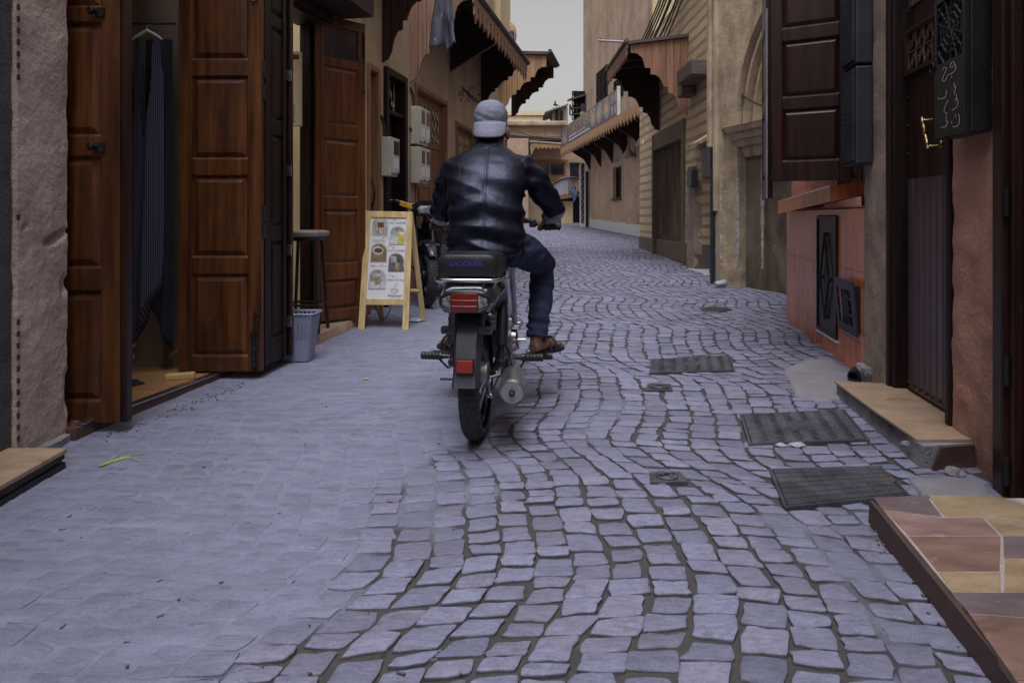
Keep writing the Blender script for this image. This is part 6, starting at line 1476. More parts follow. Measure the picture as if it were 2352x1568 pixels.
def wheel(parent, c, R0, w, hub_m, spokes=14, name='wheel', cast=False, pre=None):
    """wheel group placed at local centre c"""
    T = Matrix.Translation(c) if pre is None else pre @ Matrix.Translation(c)
    def mv(mb): mb.v = [tuple(T @ Vector(v)) for v in mb.v]; return mb
    ty = tyre(R0, w, w*1.35); ri = R0-w*1.35
    rm = MB(); prof_ = [(-w*.62, ri+.004), (-w*.66, ri-.012), (-w*.3, ri-.018), (w*.3, ri-.018), (w*.66, ri-.012), (w*.62, ri+.004), (w*.4, ri+.001), (-w*.4, ri+.001)]
    n = 48; rm.rings([[Vector((x, math.cos(2*math.pi*i/n)*r, math.sin(2*math.pi*i/n)*r)) for x, r in prof_] for i in range(n)]+[[Vector((x, r, 0)) for x, r in prof_]], cap=False)
    wo = kid(name, mv(rm), M['gloss_black'], parent, smooth=True)
    kid('tyre', mv(ty), M['rubber'], wo, smooth=True)
    hb = MB(); hb.lathe((-.06,0,0), (1,0,0), [(0,.02),(.01,.06),(.05,.065),(.07,.065),(.11,.06),(.12,.02)], 22); kid('hub', mv(hb), hub_m, wo, smooth=True)
    for i in range(spokes):
        a = 2*math.pi*i/spokes; sg = 1 if i % 2 else -1; b = a+sg*.25
        if cast: s = MB().hexa([(x, math.cos(a+d)*.05, math.sin(a+d)*.05) for x, d in ((-.018,-.3),(.018,-.3),(.018,.3),(-.018,.3))]+[(x, math.cos(a+d)*(ri-.016), math.sin(a+d)*(ri-.016)) for x, d in ((-.012,-.06),(.012,-.06),(.012,.06),(-.012,.06))])
        else: s = MB().tube([(sg*.04, math.cos(a)*.06, math.sin(a)*.06), (0, math.cos(b)*(ri-.016), math.sin(b)*(ri-.016))], .0022, 5)
        kid('spoke', mv(s), M['gloss_black'] if cast else M['steel'], wo)
    ax = MB().tube([(-.10,0,0),(.10,0,0)], .009, 10); kid('axle', mv(ax), M['steel'], wo, smooth=True)
    return wo
RB = .283
base = gp(1096, 1003)
moto = vroot('motor_scooter', 'black moped ridden up the lane, with red tail light and grey mudguard', 'motorcycle', tuple(base), R(-5), math.atan(SLOPE))
wheel(moto, (0, 0, RB), RB, .044, M['alu'], 20)
wheel(moto, (0, 1.22, RB), RB, .036, M['alu'], 20)
# rear mudguard: arch over the wheel running down into a flat tail
mg = MB(); rings = []
path = [(.12,.575,.058),(.0,.605,.060),(-.12,.615,.060),(-.20,.60,.056),(-.262,.55,.052),(-.30,.48,.049),(-.325,.40,.047),(-.345,.32,.052),(-.348,.312,.050)]
for i, (y, z, hw) in enumerate(path):
    d = Vector((0, path[min(i+1,len(path)-1)][0]-path[max(i-1,0)][0], path[min(i+1,len(path)-1)][1]-path[max(i-1,0)][1])).normalized(); nrm = Vector((0, d.z, -d.y))   # outward
    c = Vector((0, y, z)); dp = .05 if i < 7 else .035
    rings.append([c+Vector((-hw-.006,0,0))-nrm*(-dp)*-1, c+Vector((-hw,0,0))-nrm*-.006*-1, c+Vector((-hw*.8,0,0))+nrm*.004, c+Vector((hw*.8,0,0))+nrm*.004, c+Vector((hw,0,0))-nrm*.006, c+Vector((hw+.006,0,0))-nrm*dp, c+Vector((hw-.002,0,0))-nrm*dp, c+Vector((hw*.9,0,0))-nrm*.010, c+Vector((-hw*.9,0,0))-nrm*.010, c+Vector((-hw+.002,0,0))-nrm*dp])
mg.rings(rings); mgo = kid('rear_mudguard', mg, M['grey_plastic'], moto, smooth=True)
# plate bracket with slotted ears
for sx in (-1, 1):
    e = MB(); z0, z1 = .512, .545; y0 = -.288
    e.prism([(sx*.045,z0),(sx*.098,z0),(sx*.104,z0+.008),(sx*.104,z1-.006),(sx*.098,z1),(sx*.045,z1)], y0-.003, y0+.003, 'y'); eo = kid('plate_bracket', e, M['grey_plastic'], moto)
    kid('slot', MB().box(sx*.066-.0, sx*.066+sx*.026, y0-.0042, y0-.0032, z0+.012, z0+.020) if sx > 0 else MB().box(sx*.066-.026, sx*.066, y0-.0042, y0-.0032, z0+.012, z0+.020), M['void'], eo)
kid('red_reflector', MB().box(-.032,.032,-.353,-.338,.372,.422), M['red_reflector'], moto, bev=.003)
kid('reflector_frame', MB().box(-.037,.037,-.345,-.334,.366,.428), M['black_plastic'], moto, bev=.003)
kid('lower_stub', MB().tube([(-.055,-.30,.335),(-.105,-.30,.335)], .005, 7), M['dark_iron'], moto)
# tail unit
tu = MB(); rings = []
for y, hw, z0, z1 in ((-.345,.060,.620,.674),(-.335,.102,.604,.692),(-.29,.112,.592,.704),(-.15,.122,.595,.718),(.0,.128,.61,.724),(.15,.11,.62,.722)):
    m_ = (z0+z1)/2; rings.append([(-hw,y,m_-.004),(-hw*.82,y,z0+.006),(-hw*.5,y,z0),(hw*.5,y,z0),(hw*.82,y,z0+.006),(hw,y,m_-.004),(hw*.82,y,z1-.008),(hw*.5,y,z1),(-hw*.5,y,z1),(-hw*.82,y,z1-.008)])
tu.rings(rings); tuo = kid('tail_unit', tu, M['gloss_black'], moto, smooth=True, bev=.003)
ln = MB(); rings = []
for x, zl, zh, y in ((-.052,.613,.681,-.350),(0,.611,.684,-.356),(.052,.613,.681,-.350)): rings.append([(x,y,zl),(x,y-.004,(zl+zh)/2),(x,y,zh),(x,y+.022,zh),(x,y+.022,zl)])
ln.rings(rings); lo = kid('tail_light', ln, M['red_lens'], moto, smooth=True)
for zq in (.634, .657): kid('lens_rib', MB().tube([(-.05,-.355,zq),(0,-.361,zq),(.05,-.355,zq)], .0012, 5), M['red_reflector'], lo)
for sx in (-1, 1):
    il = MB().rings([[(sx*.055,-.349,.620),(sx*.055,-.352,.648),(sx*.055,-.349,.676),(sx*.055,-.328,.676),(sx*.055,-.328,.620)],[(sx*.089,-.340,.635),(sx*.089,-.342,.65),(sx*.089,-.340,.662),(sx*.089,-.31,.662),(sx*.089,-.31,.635)]])
    kid('lens_rim', MB().tube([(sx*.054,-.348,.612),(sx*.095,-.338,.628),(sx*.099,-.335,.648),(sx*.095,-.338,.668),(sx*.054,-.348,.684)], .004, 6), M['black_plastic'], moto, smooth=True)
    kid('indicator', il, M['clear_lens'], moto, smooth=True)
# side body panels and frame
for sx in (-1, 1):
    sp = MB(); sp.rings([[(sx*.085,-.1,.60),(sx*.118,-.1,.64),(sx*.115,-.1,.70),(sx*.07,-.1,.71)],[(sx*.09,.12,.52),(sx*.125,.12,.58),(sx*.12,.12,.69),(sx*.07,.12,.71)],[(sx*.085,.34,.42),(sx*.125,.34,.50),(sx*.115,.34,.66),(sx*.06,.34,.68)],[(sx*.06,.46,.44),(sx*.09,.46,.50),(sx*.085,.46,.6),(sx*.05,.46,.63)]])
    kid('side_panel', sp, M['gloss_black'], moto, smooth=True)
# seat with lettering on its rear face
st = MB(); rings = []
for y, hw, z0, z1, r in ((-.275,.098,.742,.812,.02),(-.268,.116,.736,.826,.03),(-.22,.124,.732,.832,.03),(-.05,.126,.728,.826,.03),(.12,.126,.724,.806,.03),(.28,.118,.722,.794,.03),(.42,.08,.715,.786,.025),(.47,.06,.715,.76,.02)):
    rings.append([(-hw,y,z0),(hw,y,z0),(hw,y,z1-r*.9),(hw-r*.3,y,z1-r*.3),(hw-r,y,z1),(-hw+r,y,z1),(-hw+r*.3,y,z1-r*.3),(-hw,y,z1-r*.9)])
st.rings(rings); so = kid('seat', st, M['vinyl'], moto, smooth=True, bev=.004)
tx = MB(); tx.text('DOCKER', .026, lambda x, y: (x*1.25-.002, -.2785, .786+y-.004), align='CENTER'); kid('lettering', tx, M['blue_ink'], so)
# chrome grab rail
gr = MB(); gr.tube([(-.11,.12,.728),(-.130,-.05,.728),(-.134,-.24,.728),(-.12,-.292,.728),(-.09,-.302,.728),(.09,-.302,.728),(.12,-.292,.728),(.134,-.24,.728),(.130,-.05,.728),(.11,.12,.728)], .0075, 10); kid('grab_rail', gr, M['chrome'], moto, smooth=True)
gr = MB(); gr.tube([(-.12,-.27,.718),(.12,-.27,.718)], .005, 8); kid('rail_bar', gr, M['chrome'], moto)
for x in (-.1, .07, .115): kid('rail_stay', MB().tube([(x,-.28,.727),(x*.9,-.26,.695)], .005, 7), M['steel'], moto)
# shocks
for sx in (-1, 1):
    sh_ = MB().lathe((sx*.108, -.015, .318), (0,.10,.30), [(0,.016),(.02,.020),(.03,.012),(.09,.012),(.091,.026),(.22,.027),(.24,.024),(.30,.018)], 16); s_o = kid('shock_absorber', sh_, M['black_plastic'], moto, smooth=True)
    kid('damper_rod', MB().cyl((sx*.108,-.015,.312), (sx*.108,.02,.41), .0125), M['alu'], s_o, smooth=True)
    kid('swingarm', MB().tube([(sx*.072, -.02, RB), (sx*.075,.2,RB+.02), (sx*.07,.48,.36)], .017, 8), M['black_plastic'], moto, smooth=True)
    kid('axle_nut', MB().lathe((sx*.082,0,RB), (sx,0,0), [(0,.016),(.012,.016),(.013,.009),(.026,.009)], 6), M['steel'], moto)
# brake rod and lever on the right
br_ = MB(); br_.tube([(.062,-.01,.285),(.058,-.035,.245),(.064,-.04,.20)], .006, 7); br_.ball((.064,-.04,.196), (.012,.008,.012), 10, 6); br_.tube([(.06,-.03,.275),(.10,-.02,.285),(.105,.0,.33)], .007, 7); kid('brake_lever', br_, M['steel'], moto, smooth=True)
kid('brake_rod', MB().tube([(.068,-.03,.21),(.09,.2,.25),(.09,.45,.28)], .0035, 6), M['steel'], moto)
# exhaust
ex = MB().lathe((.172,-.20,.258), (-.06,1,-.02), [(0,.02),(.001,.042),(.012,.051),(.03,.053),(.28,.052),(.34,.034),(.38,.022)], 26); eo = kid('muffler', ex, M['alu'], moto, smooth=True)
kid('muffler_cap', MB().lathe((.1725,-.207,.2585), (-.06,1,-.02), [(0,.044),(.008,.046)], 26), M['alu'], eo, smooth=True)
kid('tail_pipe', MB().rings([[Vector((.173,-.222+t,.259))+Vector((r*math.cos(a),0,r*math.sin(a))) for a in [2*math.pi*i/16 for i in range(16)]] for t, r in ((.02,.013),(.0,.013),(.0,.010),(.02,.010))]), M['dark_iron'], eo, smooth=True)
kid('exhaust_pipe', MB().tube([(.15,.17,.25),(.14,.35,.21),(.11,.55,.20),(.07,.66,.26),(.03,.70,.36)], .016, 10), M['alu'], moto, smooth=True)
kid('muffler_bracket', MB().tube([(.165,.03,.275),(.14,.10,.34),(.10,.2,.38)], .008, 6), M['dark_iron'], moto)
# passenger and rider foot pegs
for sx in (-1, 1):
    pg = MB().lathe((sx*.155,.16,.318), (sx,0,.02), [(0,.010),(.03,.012),(.032,.019)]+[(.032+.008*i, .019 if i % 2 else .0165) for i in range(1, 12)]+[(.128,.017),(.131,.010)], 12); po = kid('footpeg', pg, M['black_plastic'], moto)
    kid('peg_stay', MB().tube([(sx*.165,.16,.318),(sx*.13,.17,.32),(sx*.085,.2,.36)], .010, 8), M['steel'], po, smooth=True)
    kid('peg_bracket', MB().tube([(sx*.20,.16,.305),(sx*.17,.22,.25),(sx*.12,.26,.26)], .005, 6), M['dark_iron'], po)
    pg = MB().lathe((sx*.16,.52,.245), (sx,0,.0), [(0,.010),(.03,.012),(.032,.021)]+[(.032+.009*i, .021 if i % 2 else .018) for i in range(1, 13)]+[(.155,.018),(.158,.010)], 12); po = kid('footpeg', pg, M['black_plastic'], moto)
    kid('peg_stay', MB().tube([(sx*.17,.52,.245),(sx*.05,.52,.235)], .010, 8), M['steel'], po, smooth=True)
# engine and cases
en = MB(); en.lathe((-.12,.52,.33), (1,0,0), [(0,.05),(.01,.085),(.06,.095),(.18,.095),(.23,.085),(.24,.05)], 22); eno = kid('engine', en, M['alu'], moto, smooth=True)
kid('crank_case', MB().hexa([(-.085,.34,.27),(.085,.34,.27),(.085,.56,.25),(-.085,.56,.25),(-.08,.36,.40),(.08,.36,.40),(.08,.56,.42),(-.08,.56,.42)]), M['alu'], eno, bev=.02)
for i in range(5): kid('cooling_fin', MB().box(-.06,.06,.60+i*.022,.612+i*.022,.30,.42), M['alu'], eno)
kid('chrome_case', MB().lathe((.125,.36,.36), (1,0,0), [(0,.06),(.02,.055),(.028,.03)], 18), M['chrome'], eno, smooth=True)
kid('kick_lever', MB().tube([(.12,.42,.30),(.15,.40,.31),(.155,.28,.37),(.165,.24,.385),(.20,.24,.385)], .008, 8), M['steel'], moto, smooth=True)
kid('chain_case', MB().prism([(-.05,.24),(.15,.26),(.45,.30),(.45,.38),(.1,.35),(-.05,.33)], -.095, -.07, 'x'), M['grey_plastic'], moto, bev=.006)
fr_ = MB(); fr_.tube([(0,-.1,.66),(0,.2,.62),(0,.45,.55),(0,.72,.62),(0,.86,.84)], .035, 10); kid('frame', fr_, M['gloss_black'], moto, smooth=True)
tk = MB(); tk.rings([[Vector((hw*math.cos(a), y, zc_+hh*math.sin(a))) for a in [2*math.pi*i/14 for i in range(14)]] for y, hw, zc_, hh in ((.40,.05,.70,.05),(.46,.085,.71,.075),(.58,.10,.73,.09),(.70,.085,.75,.085),(.78,.05,.78,.06))]); kid('fuel_tank', tk, M['gloss_black'], moto, smooth=True)
# front end
for sx in (-1, 1): kid('fork_leg', MB().tube([(sx*.062,1.22,RB),(sx*.062,1.10,.52),(sx*.062,.93,.84)], [.02,.02,.016], 10), M['alu'], moto, smooth=True)
fm2 = MB(); rings = []
for i in range(13):
    a = R(20)+R(130)*i/12; r = RB+.02; c = Vector((0, 1.22+r*math.cos(a), RB+r*math.sin(a))); nr = Vector((0, math.cos(a), math.sin(a))); rings.append([c+Vector((-.05,0,0))-nr*.03, c+Vector((-.04,0,0)), c+nr*.008, c+Vector((.04,0,0)), c+Vector((.05,0,0))-nr*.03, c+Vector((.03,0,0))-nr*.004, c-nr*.003, c+Vector((-.03,0,0))-nr*.004])
fm2.rings(rings); kid('front_mudguard', fm2, M['gloss_black'], moto, smooth=True)
kid('head_stem', MB().tube([(0,.96,.74),(0,.88,.90)], .03, 10), M['gloss_black'], moto)
hl = MB().lathe((0,1.06,.88), (0,-1,.25), [(0,.06),(.01,.075),(.07,.08),(.14,.06),(.17,.03)], 20); hlo = kid('headlamp', hl, M['gloss_black'], moto, smooth=True); kid('lens', MB().lathe((0,1.062,.8795), (0,1,-.25), [(0,.068),(.012,.055),(.016,.02)], 18), M['lens'], hlo, smooth=True)
hbm = MB(); hbm.tube([(-.34,.70,.90),(-.22,.74,.915),(-.12,.84,.95),(0,.87,.955),(.12,.84,.95),(.22,.74,.915),(.34,.70,.90)], .011, 10); hbo = kid('handlebar', hbm, M['dark_iron'], moto, smooth=True)
for sx in (-1, 1):
    kid('grip', MB().lathe((sx*.235,.735,.912), (sx*.105,-.035,-.012), [(0,.014),(.005,.018)]+[(.012+.008*i, .0175 if i % 2 else .0165) for i in range(14)]+[(.125,.019),(.128,.012)], 12), M['rubber'], hbo)
    kid('switch_block', MB().box(sx*.205-.02,sx*.205+.02,.73,.775,.895,.94), M['black_plastic'], hbo, bev=.008)
    kid('brake_handle', MB().tube([(sx*.20,.78,.915),(sx*.24,.80,.912),(sx*.33,.775,.90)], .006, 7), M['steel'], hbo, smooth=True)
kid('instrument_pod', MB().hexa([(-.06,.82,.94),(.16,.82,.94),(.14,.93,.94),(-.06,.93,.94),(-.05,.83,1.0),(.15,.83,1.0),(.13,.91,1.01),(-.05,.91,1.01)]), M['black_plastic'], hbo, bev=.012)
kid('pod_trim', MB().box(.04,.14,.826,.834,1.0,1.018), M['chrome'], hbo, bev=.003)

# ---------------------------------------------------------------- the rider
def grow(mbs, voxel, smooth_it, disp=None):
    """melt overlapping forms into one continuous skin, then shape folds"""
    tmp = MB()
    for b in mbs:
        k = len(tmp.v); tmp.v += b.v; tmp.f += [tuple(i+k for i in f) for f in b.f]
    me = bpy.data.meshes.new('tmp'); me.from_pydata(tmp.v, [], tmp.f); me.update()
    bm = bmesh.new(); bm.from_mesh(me); bmesh.ops.recalc_face_normals(bm, faces=bm.faces); bm.to_mesh(me); bm.free()
    o = bpy.data.objects.new('tmp', me); COL.objects.link(o)
    r = o.modifiers.new('r', 'REMESH'); r.mode = 'VOXEL'; r.voxel_size = voxel
    s = o.modifiers.new('s', 'SMOOTH'); s.factor = .5; s.iterations = smooth_it
    dg = bpy.context.evaluated_depsgraph_get(); out = bpy.data.meshes.new_from_object(o.evaluated_get(dg))
    bpy.data.objects.remove(o); bpy.data.meshes.remove(me)
    if disp:
        ns = [v.normal.copy() for v in out.vertices]
        for v, n in zip(out.vertices, ns): v.co = v.co+n*disp(v.co, n)
        out.update()
    return out
def loft(rows, n=24, pw=2.4):
    """rows (cx, cy, z, rx, ry) -> soft super-ellipse body"""
    rings = []
    for cx, cy, z, rx, ry in rows:
        r = []
        for i in range(n):
            a = 2*math.pi*i/n; c, s = math.cos(a), math.sin(a)
            r.append((cx+rx*math.copysign(abs(c)**(2/pw), c), cy+ry*math.copysign(abs(s)**(2/pw), s), z))
        rings.append(r)
    return MB().rings(rings)
ARM_R = [(.165,.31,1.215),(.245,.32,1.135),(.335,.37,1.005),(.335,.53,.975),(.305,.665,.95)]
ARM_L = [(-.13,.31,1.21),(-.175,.315,1.12),(-.215,.355,.985),(-.245,.53,.965),(-.285,.665,.945)]
LEG_R = [(.10,.22,.83),(.20,.42,.785),(.275,.60,.70),(.268,.58,.55),(.246,.50,.35)]
LEG_L = [(-.07,.22,.83),(-.11,.42,.785),(-.14,.60,.70),(-.15,.58,.55),(-.160,.50,.35)]
HC = Vector((.022,.425,1.415))
def ridged(p): return 1-abs(noise.noise(p))*2
def hand(sx, w):
    """closed hand round the grip: palm, four unequal bent fingers and a thumb from the palm's side"""
    out = []; gx, gy, gz = sx*.30, .713, .905
    out.append(MB().ball((gx, gy-.022, gz+.024), (.042,.030,.018), 12, 8))
    out.append(MB().tube([w, (gx, gy-.05, gz+.03)], [.027,.026], 10))
    for i, (dx, L) in enumerate(((.033,.92),(.011,1.0),(-.011,.95),(-.031,.8))):
        x = gx+dx*sx*1.0; out.append(MB().tube([(x,gy-.012,gz+.028),(x,gy+.014*L,gz+.026),(x,gy+.028*L,gz+.006),(x,gy+.022*L,gz-.018*L),(x,gy+.002,gz-.024*L)], [.0105,.0105,.0098,.009,.0075], 8))
    x = gx-sx*.044; out.append(MB().tube([(gx-sx*.03,gy-.03,gz+.018),(x,gy-.022,gz-.0),(x-sx*.003,gy-.004,gz-.020),(x+sx*.004,gy+.016,gz-.024)], [.013,.012,.0105,.008], 8))
    return out
def foot(a, toe):
    a, toe = Vector(a), Vector(toe); d = (toe-a); d.z = 0; f = d.normalized(); sd_ = Vector((f.y, -f.x, 0)); zf = .287
    o = [MB().tube([a+Vector((.01*(1 if a.x > 0 else -1),.045,.08)), a, a+Vector((0,0,-.03))], [.036,.032,.034], 12)]
    heel = Vector((a.x, a.y, zf))-f*.03
    o.append(MB().tube([heel+Vector((0,0,.008)), heel+f*.07+Vector((0,0,.014)), heel+f*.15+Vector((0,0,.004)), heel+f*.19], [.029,.034,.033,.026], 12))
    for i in range(5):
        s = heel+f*.175+sd_*(.028-.014*i); o.append(MB().tube([s, s+f*(.052-.006*abs(i-1))], [.0115 if i else .014, .008], 8))
    return o, heel, f, sd_
FR, heelR, fR, sR = foot((.244,.49,.335), (.34,.63,.28)); FLt, heelL, fL, sL = foot((-.160,.49,.335), (-.25,.64,.28))
body = [loft([(.025,.19,.82,.13,.09),(.022,.20,.95,.13,.09),(.02,.25,1.12,.15,.09),(.02,.31,1.22,.13,.07),(.018,.355,1.29,.055,.055),(.02,.385,1.34,.05,.055)]),
        MB().ball(HC, (.072,.092,.112), 18, 12), MB().ball(HC+Vector((0,.035,-.06)), (.052,.055,.055), 14, 10), MB().ball(HC+Vector((0,.07,-.10)), (.028,.026,.02), 10, 8),
        MB().tube([HC+Vector((0,.085,.02)), HC+Vector((0,.108,-.022)), HC+Vector((0,.09,-.03))], [.010,.016,.011], 10), MB().ball(HC+Vector((0,.088,-.06)), (.024,.012,.009), 10, 6), MB().tube([HC+Vector((-.04,.083,.035)), HC+Vector((0,.094,.032)), HC+Vector((.04,.083,.035))], .009, 8)]
for sx in (-1, 1): body.append(MB().ball(HC+Vector((sx*.083,-.005,-.040)), (.012,.024,.036), 10, 8))
for A in (ARM_R, ARM_L): body.append(MB().tube(A, [.045,.042,.037,.034,.027], 12))
for A in (LEG_R, LEG_L): body.append(MB().tube(A, [.075,.07,.052,.048,.036], 12))
body += hand(1, ARM_R[-1])+hand(-1, ARM_L[-1])+FR+FLt
bm_ = grow(body, .0055, 3)
person = vroot('person', 'rider', 'person', tuple(base), R(-3), math.atan(SLOPE)); COL.objects.unlink(person); bpy.data.objects.remove(person)
person = kid('person', bm_, M['skin'], None, smooth='all'); person.location = base; person.rotation_euler = (math.atan(SLOPE), 0, R(-4))
tag(person, 'rider in a black leather jacket, jeans, sandals and backwards grey cap', 'person')
for sx in (-1, 1): kid('eye', MB().ball(HC+Vector((sx*.03,.082,.018)), .011, 10, 8), M['white_board'], person, smooth='all')
kid('hair', loft([(HC.x,HC.y-.022,HC.z-.09,.055,.062),(HC.x,HC.y-.02,HC.z-.05,.074,.078),(HC.x,HC.y-.012,HC.z+.0,.077,.088),(HC.x,HC.y-.006,HC.z+.05,.073,.088)], 20, 2.1), M['hair'], person, smooth='all')
# jacket
def jk(p, n):
    if p.z > 1.3: return 0
    f = 0
    if abs(p.x) < .2 and p.y < .34:                          # torso: sagging diagonal folds, deeper near the waist
        low = 1-sstep(.95, 1.2, p.z); side = 1 if p.x > .02 else -1
        q = Vector((p.x*3.2, p.z*12+abs(p.x-.02)*9*side*.4, 3)); f += (.010*low+.0035)*(ridged(q)-.45)
        f += .006*low*math.sin((p.z*62+abs(p.x-.02)*22)+2*noise.noise(p*5))
        f -= .004*math.exp(-((p.x-.022)/.006)**2)            # sunk centre seam
    else:
        q = Vector((p.x*9, p.y*6, p.z*15)); f += .007*(ridged(q)-.5)+.003*math.sin(p.z*85+p.x*30)
    return f
JK = [loft([(.024,.175,.795,.165,.118),(.024,.178,.815,.180,.130),(.024,.182,.87,.182,.132),(.022,.195,.95,.172,.125),(.02,.22,1.05,.180,.125),(.02,.255,1.14,.192,.12),(.02,.285,1.205,.186,.106),(.02,.312,1.25,.156,.09),(.02,.34,1.285,.105,.075),(.02,.36,1.315,.070,.066),(.02,.372,1.345,.066,.064)], 28, 2.5)]
for A, s in ((ARM_R, 1), (ARM_L, -1)): JK.append(MB().tube(A+[(A[-1][0]+s*-.003, A[-1][1]+.02, A[-1][2]-.008)], [.070,.066,.059,.050,.041,.040], 16)); JK.append(MB().ball(Vector(A[0])+Vector((0,0,-.012)), (.062,.07,.06), 14, 10))
jme = grow(JK, .0075, 16, jk); jacket = kid('jacket', jme, M['leather'], person, smooth='all')
bv = BVHTree.FromPolygons([v.co for v in jme.vertices], [tuple(p.vertices) for p in jme.polygons])
for dx in (-.0045, .0045):
    pts = []
    for i in range(40):
        z = lerp(.83, 1.30, i/39); h = bv.ray_cast(Vector((.022+dx, -.3, z)), Vector((0,1,0)))
        if h[0]: pts.append(h[0]+Vector((0,-.0006,0)))
    kid('seam', MB().tube(pts, .0013, 5), M['black_plastic'], jacket)
for A, sg in ((ARM_R, 1), (ARM_L, -1)):                      # armhole seams
    pts = []
    for i in range(16):
        z = lerp(1.07, 1.265, i/15); x = .022+sg*(.150-.028*math.sin(math.pi*i/15)+(.02 if i > 12 else 0)); h = bv.ray_cast(Vector((x, -.3, z)), Vector((0,1,0)))
        if h[0]: pts.append(h[0]+Vector((0,-.0006,0)))
    if len(pts) > 3: kid('seam', MB().tube(pts, .0008, 5), M['leather'], jacket)
kid('collar', MB().rings([[(.02+r*math.cos(a)*1.0, .372+r*.95*math.sin(a), z-.01*math.sin(a)) for a in [2*math.pi*i/24 for i in range(24)]] for r, z in ((.066,1.318),(.070,1.335),(.068,1.362),(.062,1.362),(.060,1.33))]), M['leather'], jacket, smooth='all')
# jeans
def jn(p, n):
    q = Vector((p.x*10, p.y*8, p.z*20)); near_hem = 1-sstep(.36, .5, p.z)
    return .009*(ridged(q)-.5)+.006*near_hem*math.sin(p.z*120+p.x*20+3*noise.noise(p*8))+.004*(ridged(Vector((p.x*22, p.y*14, p.z*36)))-.5)
JN = [MB().ball((.02,.20,.83), (.165,.135,.075), 20, 12)]
for A in (LEG_R, LEG_L): JN.append(MB().tube(A, [.092,.088,.070,.061,.052], 18)); JN.append(MB().ball(A[2], .070, 12, 8))
jeans = kid('jeans', grow(JN, .0075, 4, jn), M['denim'], person, smooth='all')
for A in (LEG_R, LEG_L):
    c, d = Vector(A[-1]), (Vector(A[-2])-Vector(A[-1])).normalized(); kid('hem', MB().tube([c-d*.004, c+d*.022], [.0545,.0555], 22), M['denim'], jeans, smooth=True)
# cap worn backwards: crown, band, button, peak over the nape
cp = []
for z, rx, ry, dy in ((-.012,.0800,.099,-.002),(.0,.0825,.102,-.002),(.02,.0840,.1035,-.003),(.045,.0825,.101,-.004),(.068,.0755,.092,-.005),(.086,.063,.077,-.005),(.098,.045,.055,-.005),(.105,.024,.030,-.005),(.107,.004,.005,-.005)): cp.append((HC.x, HC.y+dy, HC.z+z+.018, rx, ry))
def capd(p): return 0
def capf(p, n):
    q = p-HC; low = 1-sstep(.03, .09, q.z)
    return .0026*low*(ridged(Vector((q.x*18+q.z*20, q.y*12, q.z*26+q.x*9)))-.4)+.0015*noise.noise(q*40)
capo = kid('cap', grow([loft(cp, 40, 2.05)], .0045, 2, capf), M['cap'], person, smooth='all')
kid('button', MB().ball((HC.x, HC.y-.004, HC.z+.126), (.009,.009,.004), 10, 6), M['cap'], capo, smooth='all')
for k in range(6):
    a = math.pi/6+k*math.pi/3; kid('seam', MB().tube([(HC.x+rx*1.004*math.cos(a), HC.y+dy+ry*1.004*math.sin(a), z+.0008) for _, _, z, rx, ry, dy in [(0,0,c[2],c[3],c[4],c[1]-HC.y) for c in cp]], .0011, 4), M['cap'], capo)
bl_ = MB(); nu, nv = 22, 8
def brim(u, v, t):
    a = R(-90)+R(132)*(u-.5); rx, ry = .0845, .1035; px_ = HC.x+rx*math.cos(a); py_ = HC.y-.002+ry*math.sin(a)
    edge = 1-max(0, (2*abs(u-.5)-.5)/.5)**2.4*.45; L = v*edge
    return (px_+(px_-HC.x)*.03*v, py_-.040*L-.006*math.sin(math.pi*v), HC.z+.004-.068*L-.010*math.sin(math.pi*v*.5)*math.cos((u-.5)*math.pi))
A = [[bl_.pt(brim(i/nu, j/nv, 0)) for i in range(nu+1)] for j in range(nv+1)]
for j in range(nv):
    for i in range(nu): bl_.face((A[j][i], A[j][i+1], A[j+1][i+1], A[j+1][i]))
po = kid('peak', bl_, M['cap'], capo, smooth='all', recalc=False); po.modifiers.new('t', 'SOLIDIFY').thickness = .0045
bd_ = []
for z, g_ in ((-.012,1.000),(-.000,1.018)): bd_.append((HC.x, HC.y-.002, HC.z+z+.012, .0822*g_, .1012*g_))
kid('band', loft(bd_, 32, 2.05), M['cap'], capo, smooth='all')
# sandals
for heel, f, sd_ in ((heelR, fR, sR), (heelL, fL, sL)):
    so_ = MB(); outl = []
    for t, w in ((-.038,.012),(-.03,.026),(.0,.034),(.06,.034),(.12,.040),(.17,.046),(.215,.044),(.245,.030),(.256,.012)): outl.append((t, w))
    L_ = [heel+f*t+sd_*w for t, w in outl]; R_ = [heel+f*t-sd_*w for t, w in reversed(outl)]; ring = L_+R_
    so_.rings([[(p.x, p.y, .252) for p in ring], [(p.x, p.y, .270) for p in ring]]); s_o = kid('sandal', so_, M['sandal'], person, bev=.004)
    for t0 in (.10, .145):
        pts = [heel+f*(t0+.01*math.sin(a))+sd_*.043*math.cos(a)+Vector((0,0,-.02+.062*math.sin(a))) for a in [math.pi*i/10 for i in range(11)]]
        kid('strap', MB().tube(pts, .0075, 7), M['sandal'], s_o, smooth=True)

# ---------------------------------------------------------------- parked motorcycle behind the menu board
pb = gp(952, 703)
pk_ = vroot('motorcycle', 'parked black motorcycle facing down the lane, leaning behind the menu board', 'motorcycle', tuple(pb), R(180-17), 0, R(0))
RF = .305
